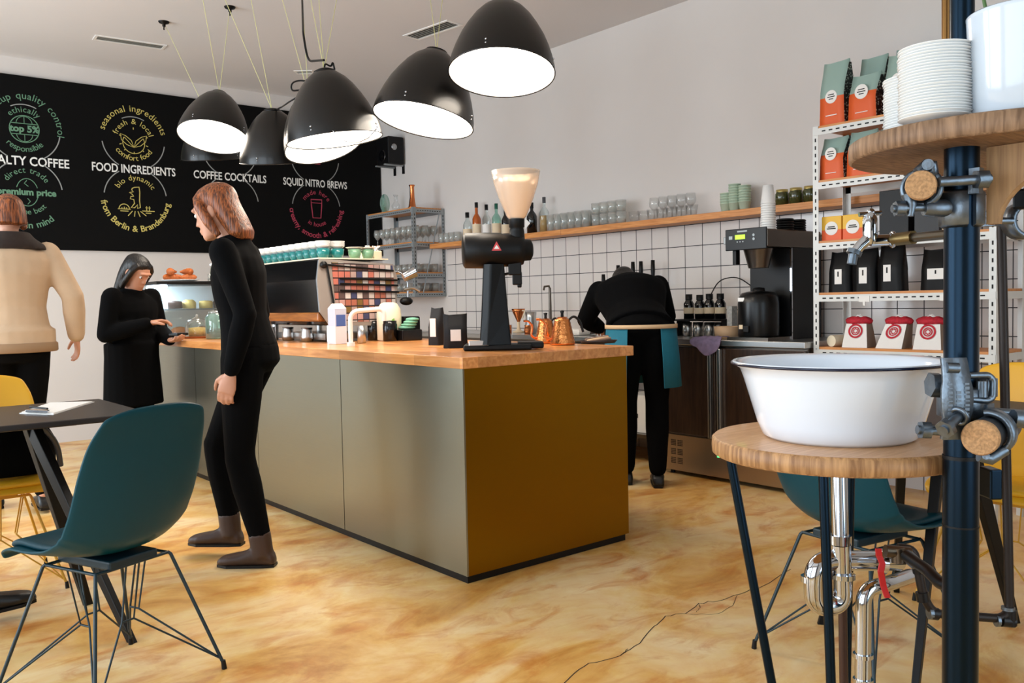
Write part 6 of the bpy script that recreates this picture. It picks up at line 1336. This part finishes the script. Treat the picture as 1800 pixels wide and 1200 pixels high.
def head(mb, c, fwd, up, s=1.0):
    f = V(fwd).normalized(); u = (V(up)-f*V(up).dot(f)).normalized(); r = f.cross(u); c = V(c)
    st = [(-0.112,0.030,0.030,0.050),(-0.100,0.045,0.052,0.034),(-0.070,0.058,0.076,0.010),(-0.035,0.066,0.088,0.0),(0.0,0.071,0.094,-0.004),(0.035,0.074,0.097,-0.008),(0.070,0.068,0.088,-0.012),(0.098,0.046,0.060,-0.016),(0.112,0.018,0.024,-0.018)]
    mb.rings([ell_ring(c+u*z*s+f*o*s, r, f, a*s, b*s, 24) for z,a,b,o in st])
    nb = c+f*0.088*s
    mb.rings([ell_ring(nb+u*z*s+f*(o-0.012)*s, r, f, a*s, b*s, 10) for z,a,b,o in ((-0.046,0.010,0.012,0.0),(-0.036,0.016,0.020,0.010),(-0.022,0.011,0.018,0.008),(0.006,0.007,0.012,0.0),(0.018,0.006,0.008,-0.004))])
    mb.tube([c+f*0.076*s-u*0.064*s-r*0.022*s, c+f*0.090*s-u*0.062*s, c+f*0.076*s-u*0.064*s+r*0.022*s], [0.006*s,0.0085*s,0.006*s], 8)
    mb.tube([c+f*0.072*s-u*0.074*s-r*0.020*s, c+f*0.086*s-u*0.075*s, c+f*0.072*s-u*0.074*s+r*0.020*s], [0.006*s,0.009*s,0.006*s], 8)
    mb.tube([c+f*0.080*s+u*0.026*s-r*0.045*s, c+f*0.092*s+u*0.030*s-r*0.02*s, c+f*0.092*s+u*0.028*s, c+f*0.092*s+u*0.030*s+r*0.02*s, c+f*0.080*s+u*0.026*s+r*0.045*s], 0.0075*s, 8)
    for g in (1,-1): mb.ball(c+r*0.074*g*s-f*0.006*s-u*0.008*s, 0.03*s, (0.3,0.62,1.0), 12, Matrix((r,f,u)).transposed().to_quaternion())
    return c, f, u, r
def person(label, loc, face, J, spec):
    """face: heading on the floor; J: joints in (side, forward, up) metres; spec: clothes"""
    h = V((face[0],face[1],0)).normalized(); rz = math.atan2(h.y,h.x)-math.pi/2
    t = thing('person', label, 'person', loc, rz)
    g = {k:V(v) for k,v in J.items()}
    X,Y,Z = V((1,0,0)),V((0,1,0)),V((0,0,1)); k = spec.get('build',1.0)
    hs = (g['hipR']-g['hipL']).normalized(); ss = (g['shR']-g['shL']).normalized(); pel = (g['hipR']+g['hipL'])/2; shc = (g['shR']+g['shL'])/2
    spine = (shc-pel); su = spine.normalized()
    def st(tt, a, b, o=0.0):
        s_ = (hs*(1-tt)+ss*tt).normalized(); f_ = su.cross(s_).normalized(); f_ = f_ if f_.dot(spec.get('front',Y)) >= 0 else -f_
        return (pel+spine*tt+f_*o, a*k, b*k, s_, f_)
    def torso(mb, gr=0.0, lo=-0.12, hi=1.07, hips=True):
        S = [(-0.16,0.125,0.085,0),(-0.06,0.160,0.112,-0.005),(0.06,0.165,0.115,-0.005),(0.25,0.142,0.100,0.0),(0.42,0.132,0.094,0.004),(0.60,0.148,0.106,0.006),(0.78,0.168,0.112,0.0),(0.92,0.178,0.095,-0.006),(1.0,0.150,0.075,-0.01),(1.07,0.075,0.06,-0.012)]
        loft_body(mb, [st(a,b+gr,c+gr,d) for a,b,c,d in S if lo <= a <= hi])
    neck = g['neck']; hd = g['head']; hf = V(spec['look']).normalized(); hu = spec.get('headup', (hd-neck).normalized())
    AR = [0.052,0.047,0.039,0.040,0.027]; LR = [0.086,0.078,0.056,0.056,0.038]
    b = MB(); torso(b, -0.012)
    b.tube([shc+su*0.0, neck, hd-V(hu)*0.06], [0.048,0.052,0.050], 14)
    c,f,u,r = head(b, hd, hf, hu, spec.get('hs',1.0))
    for sd in 'LR':
        limb3(b, g['sh'+sd], g['el'+sd], g['wr'+sd], AR, -0.006)
        limb3(b, g['hip'+sd], g['kn'+sd], g['an'+sd], LR, -0.008)
        fd = (g['el'+sd]-g['wr'+sd])*-1; hk = spec.get('hand'+sd, {})
        hand(b, g['wr'+sd]+fd.normalized()*0.01, hk.get('d', fd), hk.get('pn', X if sd == 'L' else -X), hk.get('th', Y), hk.get('curl',0.35))
        ft = g['toe'+sd]-g['an'+sd]; b.tube([g['an'+sd], lerp(g['an'+sd],g['toe'+sd],.4)-V((0,0,0.016)), g['toe'+sd]], [0.027,0.020,0.013], 10)
    bo = b.build('body', 'skin', t, rm=spec.get('voxel',0.0055))
    for g_ in (1,-1):   # eyes
        e = c+f*0.0775*spec.get('hs',1.0)+r*0.031*g_+u*0.002; MB().ball(e, 0.0098, n=12).build('eye', mat('eye_white',(228,222,216),0.2) if 'eyew' not in M else M['eyew'], t)
        MB().ball(e+f*0.0048, 0.0064, n=10).build('iris', M['hairdark'], t)
    # trousers
    p = MB(); loft_body(p, [st(a,b_,c_,d_) for a,b_,c_,d_ in ((-0.17,0.115,0.085,0),(-0.08,0.168,0.122,-0.005),(0.06,0.172,0.122,-0.005),(0.20,0.155,0.110,0))])
    for sd in 'LR':
        a_ = lerp(g['kn'+sd],g['an'+sd],spec.get('legend',0.93)); limb3(p, g['hip'+sd], g['kn'+sd], a_, LR, spec.get('legfit',0.010))
    p.build('trousers', spec['trousers'], t, rm=0.010)
    # shoes
    for sd in 'LR':
        an,to = g['an'+sd],g['toe'+sd]; fd = (to-an); flat = V((fd.x,fd.y,0)).normalized(); up = V(spec.get('shoeup'+sd, Z)); sidev = flat.cross(up).normalized()
        fdir = (spec['shoedir'+sd].normalized() if ('shoedir'+sd) in spec else flat); up2 = sidev.cross(fdir).normalized(); up2 = up2 if up2.dot(Z) > 0 else -up2
        heel = an-up2*0.075-fdir*0.055; s_ = MB()
        rs = []
        for tt,wd,hh in ((0.0,0.022,0.030),(0.04,0.034,0.055),(0.2,0.038,0.085),(0.38,0.037,0.080),(0.55,0.042,0.058),(0.78,0.046,0.046),(0.92,0.036,0.038),(1.0,0.016,0.022)):
            cc = heel+fdir*0.262*tt+up2*(hh/2); rs.append([cc+sidev*wd*math.cos(2*math.pi*q/16)*(1 if abs(math.cos(2*math.pi*q/16))<1 else 1)+up2*hh/2*max(-1,min(1,1.35*math.sin(2*math.pi*q/16))) for q in range(16)])
        s_.rings(rs)
        if spec.get('boot'): s_.tube([an-up2*0.035, an+ (g['kn'+sd]-an).normalized()*0.07], [0.047,0.050], 14)
        sh_ = s_.build('shoe', spec['shoes'], t, rm=0.007)
        so = MB(); so.rings([[heel+fdir*0.262*tt+up2*z_+sidev*wd*q for q in (-1,1)] + [heel+fdir*0.262*tt+up2*(z_-0.012)+sidev*wd*q for q in (1,-1)] for tt,wd,z_ in ((0.0,0.026,0.006),(0.2,0.037,0.006),(0.55,0.041,0.006),(0.8,0.043,0.006),(0.99,0.018,0.006))], smooth=False); so.build('sole', 'black', sh_)
    # top
    tp_ = MB()
    if spec.get('coat') is not None:
        hem, gr = spec['coat']       # hem height, thickness
        torso(tp_, gr, -0.10)
        zc_ = pel.z; sdv,fv = hs, hs.cross(Z)*-1 if (hs.cross(Z)*-1).dot(Y) > 0 else hs.cross(Z)
        base = V((pel.x,pel.y,0)); tilt_ = spec.get('coatlean', V((0,0,0)))
        loft_body(tp_, [(V((pel.x,pel.y,z_))+tilt_*(zc_-z_), (0.172+gr+0.05*max(0,(zc_-z_)))*k, (0.122+gr+0.07*max(0,(zc_-z_)))*k, hs, fv) for z_ in (zc_+0.10,zc_,(zc_+hem)/2,hem)])
    else:
        gr = spec.get('topfit',0.008); torso(tp_, gr, spec.get('toplow',-0.0), 1.08)
    for sd in 'LR':
        w_ = lerp(g['el'+sd],g['wr'+sd],spec.get('sleeve',0.97)); limb3(tp_, g['sh'+sd], g['el'+sd], w_, AR, spec.get('sleevefit',0.009))
    tp_.tube([shc-su*0.02, lerp(shc,neck,spec.get('collar',0.6))], [0.105*k,0.066+spec.get('topfit',0.008)], 16)
    tp_.build(spec.get('topname','jumper'), spec['top'], t, rm=spec.get('topvox',0.011))
    # hair
    hr = MB(); s = spec.get('hs',1.0)
    hr.rings([ell_ring(c+u*z*s+f*o*s, r, f, a*s, b_*s, 22) for z,a,b_,o in ((-0.02,0.066,0.064,-0.045),(0.02,0.080,0.082,-0.032),(0.055,0.083,0.098,-0.018),(0.085,0.074,0.092,-0.016),(0.110,0.052,0.066,-0.018),(0.126,0.02,0.026,-0.02))])
    L_ = spec.get('hairlen',0.0)
    if L_:
        hr.rings([ell_ring(c-u*z*s*1.0+f*o*s+V(spec.get('hairdrift',(0,0,0)))*max(0,z), r, f, a*s, b_*s, 18) for z,a,b_,o in ((-0.06,0.080,0.076,-0.035),(0.0,0.086,0.066,-0.050),(0.06,0.088,0.058,-0.056),(L_*0.8,0.082,0.050,-0.058),(L_,0.055,0.03,-0.058))])
        for g_ in (1,-1): hr.tube([c+u*0.075*s+f*0.045*s+r*0.05*g_, c+u*0.03*s+f*0.035*s+r*0.082*g_, c-u*0.05*s+f*0.012*s+r*0.086*g_, c-u*min(L_,0.12)*s-f*0.01+r*0.078*g_], [0.018,0.022,0.024,0.016], 10)
    if spec.get('bun'): hr.ball(c+u*0.075*s-f*0.10*s, 0.045, n=14)
    hr.build('hair', spec['hair'], t, rm=0.007)
    return t, g, (c,f,u,r), (pel,shc,su,hs,ss)
M['eyew'] = mat('eye_white', (228,222,216), 0.2)
UP = V((0,0,1))
# --- woman in black striding to the left in front of the bar; the rear foot is planted
wx = onz(452,985,0)
Jw = dict(hipR=(0.085,0.0,0.93),hipL=(-0.085,0.0,0.93), knR=(0.085,0.20,0.52),anR=(0.08,0.15,0.13),toeR=(0.085,0.30,0.05),
          knL=(-0.085,0.03,0.49),anL=(-0.08,-0.06,0.082),toeL=(-0.085,0.11,0.025),
          shL=(-0.165,0.04,1.39),shR=(0.165,0.06,1.39), elL=(-0.215,-0.07,1.12),wrL=(-0.215,0.0,0.88), elR=(0.215,0.03,1.12),wrR=(0.20,0.10,0.88), neck=(0,0.075,1.465),head=(0,0.135,1.575))
hd_w = (-IR*1.0+IF*0.08)
person('person in black striding past the bar, with auburn hair and brown ankle boots', (wx.x-hd_w.x*0.0,wx.y,0), hd_w, Jw,
  dict(look=V((0,1,-0.28)), trousers='clothblack', shoes='leather', boot=True, top='clothblack', topname='jumper', toplow=0.0, hair='hairbrown', hairlen=0.15, hairdrift=(0,-0.25,0), legend=0.86, collar=0.98,
       handL=dict(curl=0.5), handR=dict(curl=0.5), build=0.97))
# --- person in a long black coat looking down at the wallet in the hands, before the pastry case
Jc = dict(hipR=(0.085,0,0.86),hipL=(-0.085,0,0.86), knR=(0.09,0.03,0.46),anR=(0.09,-0.01,0.08),toeR=(0.11,0.15,0.025), knL=(-0.09,0.0,0.46),anL=(-0.09,-0.04,0.08),toeL=(-0.11,0.12,0.025),
          shL=(-0.165,0.02,1.29),shR=(0.165,0.02,1.29), elR=(0.23,0.02,1.03),wrR=(0.08,0.24,1.10), elL=(-0.22,0.04,1.03),wrL=(-0.07,0.28,0.98), neck=(0,0.03,1.355),head=(0,0.075,1.465))
Jc = {k:(v[0],v[1],v[2]*0.955) for k,v in Jc.items()}
fc_ = (IR*0.95-IF*0.42)
cpos = dep(243,760,6.05); pos = (cpos.x-0.02,cpos.y,0)
t_, g_, _, _ = person('person in a long black coat with long dark hair, looking down before the pastry case', pos, fc_, Jc,
  dict(look=V((0,1,-0.55)), trousers='clothblack', shoes='shoe', top='clothblack', topname='coat', coat=(0.49,0.026), sleevefit=0.018, hair='hairdark', hairlen=0.22, collar=0.95, hs=0.98,
       handR=dict(d=V((-0.7,0.7,0.15)),pn=V((0,0.3,-1)),th=V((0,0.5,0.8)),curl=0.6), handL=dict(d=V((0.3,0.95,0)),pn=V((0,0,1)),th=V((-0.6,0.3,0)),curl=0.45)))
hx_ = V((fc_.x,fc_.y,0)).normalized(); rz_ = math.atan2(hx_.y,hx_.x)-math.pi/2; mt = Matrix.Translation(V(pos))@Matrix.Rotation(rz_,4,'Z')
wp = mt@V((-0.045,0.385,0.965)); wl2 = MB(); wl2.box(-0.05,-0.04,0.0,0.05,0.04,0.018); wl2.build('wallet', 'black', None, 'small black wallet held by the person in the long black coat', 'wallet', loc=wp, rz=rz_, bevel=0.004)
# --- person in a beige jacket walking away at the left edge
Jm = dict(hipR=(0.09,0,0.95),hipL=(-0.09,0,0.95), knR=(0.095,0.10,0.52),anR=(0.09,-0.10,0.10),toeR=(0.10,0.06,0.03), knL=(-0.095,0.16,0.53),anL=(-0.09,0.22,0.085),toeL=(-0.10,0.40,0.03),
          shL=(-0.19,0.01,1.48),shR=(0.19,0.01,1.48), elR=(0.30,-0.06,1.23),wrR=(0.33,0.02,1.00), elL=(-0.27,0.05,1.22),wrL=(-0.25,0.22,1.03), neck=(0,0.01,1.555),head=(0,0.045,1.69))
mp_ = dep(26,600,4.95)
tm_,gm_,hm_,sm_ = person('person in a beige jacket with dark collar walking away at the left edge', (mp_.x,mp_.y,0), (IF*0.75-IR*0.66), Jm,
  dict(look=V((-0.1,1,-0.1)), trousers='clothblack', shoes='shoe', top='clothbeige', topname='jacket', coat=(0.93,0.03), sleevefit=0.022, hair='hairbrown', hairlen=0.06, collar=0.7, build=1.06,
       handR=dict(pn=V((-1,0,0)),th=V((0,1,0)),curl=0.4)))

cl = MB(); n_ = sm_[1]
cl.rings([ell_ring(V((0,0.0,z)), V((1,0,0)), V((0,1,0)), a, b_, 24) for z,a,b_ in ((1.50,0.20,0.115),(1.53,0.178,0.118),(1.565,0.125,0.108),(1.60,0.098,0.095))]); cl.build('collar', mat('dark_brown_collar',(40,28,22),0.85,noise=0.4,nscale=40), tm_, rm=0.012)
hb_ = MB(); hb_.rings([ell_ring(V((0,0.0,z)), V((1,0,0)), V((0,1,0)), a, b_, 28) for z,a,b_ in ((0.918,0.214,0.162),(0.925,0.222,0.170),(0.965,0.222,0.170),(0.972,0.214,0.162))]); hb_.build('hem_band', mat('brown_hem',(150,120,90),0.85), tm_)
# --- barista bending over the back counter
Jb = dict(hipR=(0.09,0,0.93),hipL=(-0.09,0,0.93), knR=(0.095,0.03,0.50),anR=(0.09,0.0,0.085),toeR=(0.11,0.17,0.03), knL=(-0.095,0.05,0.50),anL=(-0.09,0.10,0.085),toeL=(-0.10,0.27,0.03),
          shL=(-0.22,0.36,1.20),shR=(0.16,0.38,1.23), elL=(-0.30,0.52,1.02),wrL=(-0.20,0.66,0.96), elR=(0.24,0.52,1.03),wrR=(0.14,0.66,0.97), neck=(-0.03,0.46,1.24),head=(-0.035,0.58,1.235))
fb = (IF*0.98+IR*0.02); bp_ = onz(1130,853,0)
tb_, gb, hb, tor = person('person in a black shirt and teal apron bending over the back counter, seen from behind', (bp_.x-0.03,bp_.y-0.03,0), fb, Jb,
  dict(look=V((0,0.6,-0.8)), headup=V((0,0.8,0.6)), trousers='clothblack', shoes='shoe', top='clothblack', topname='shirt', topfit=0.03, toplow=0.06, sleevefit=0.022, hair='hairdark', hairlen=0.12, collar=0.5, legfit=0.016, build=1.15, front=V((0,1,-1)),
       handL=dict(d=V((0.1,1,-0.2)),pn=V((0,0,-1)),th=V((1,0,0))), handR=dict(d=V((-0.1,1,-0.2)),pn=V((0,0,-1)),th=V((-1,0,0)))))
def wrap(name, m_, z0, z1, a0, a1, ra, rb, n=28, th=0.006, flare=0.0, parent=None):
    q = MB(); rs = []
    for i in range(n+1):
        a = a0+(a1-a0)*i/n; ca,sa = math.cos(a),math.sin(a)
        def P(k_, z_, fl): return V(((ra+k_+fl)*ca, (rb+k_+fl)*sa+0.0, z_))
        rs.append([P(0,z1,0),P(th,z1,0),P(th,(z0+z1)/2,flare*.6),P(th,z0,flare),P(0,z0,flare),P(0,(z0+z1)/2,flare*.6)])
    q.rings(rs); return q.build(name, m_, parent)
wrap('apron', 'clothteal', 0.62, 0.985, R(-62), R(242), 0.205, 0.160, flare=0.03, parent=tb_)
wrap('apron_string', mat('beige_apron_string',(214,180,140),0.8), 0.972, 0.996, R(0), R(360), 0.214, 0.169, parent=tb_)
# --- seated person outside the frame whose shoe reaches under the left table
Js = dict(hipR=(0.09,0.0,0.50),hipL=(-0.09,0.0,0.50), knR=(0.10,0.43,0.53),anR=(0.09,0.88,0.115),toeR=(0.10,1.04,0.05), knL=(-0.12,0.43,0.53),anL=(-0.12,0.50,0.085),toeL=(-0.13,0.67,0.03),
          shL=(-0.18,-0.07,1.02),shR=(0.18,-0.07,1.02), elL=(-0.24,0.02,0.78),wrL=(-0.14,0.24,0.80), elR=(0.24,0.02,0.78),wrR=(0.14,0.24,0.80), neck=(0,-0.06,1.09),head=(0,-0.02,1.22))
sx = onz(28,1082,0); spos = (sx.x-1.02, sx.y+0.08, 0)
person('seated person in black whose shoe shows under the left table at the edge', spos, (1,0,0), Js,
  dict(look=V((0,1,-0.1)), trousers='clothblack', shoes='shoe', top='clothblack', topname='jumper', hair='hairdark', hairlen=0.0, shoedirR=V((0,1,0.05))))
dup(ch, (spos[0]+0.03,spos[1],0), R(-90), 'teal shell chair under the seated person, left of the left table', 'shell chairs')
# black bag on the yellow chair
bg = thing('shoulder_bag', 'black bag lying on the seat of the left yellow chair, under the table edge', 'bag', (0.66,4.10,0.475))
bm_ = MB(); bm_.rings([ell_ring(V((0,0,z)), V((1,0,0)), V((0,1,0)), a, b_, 20) for z,a,b_ in ((0.0,0.15,0.09),(0.03,0.18,0.115),(0.13,0.185,0.11),(0.20,0.15,0.08),(0.225,0.08,0.04))]); bm_.build('bag_body', 'clothblack', bg, rm=0.012)
MB().tube(fillet([V((-0.14,-0.02,0.18)),V((-0.05,-0.13,0.235)),V((0.10,-0.135,0.215)),V((0.17,-0.09,0.12)),V((0.185,-0.06,0.02))],0.06), 0.011, 8).build('strap', mat('grey_strap',(70,70,74),0.35), bg)
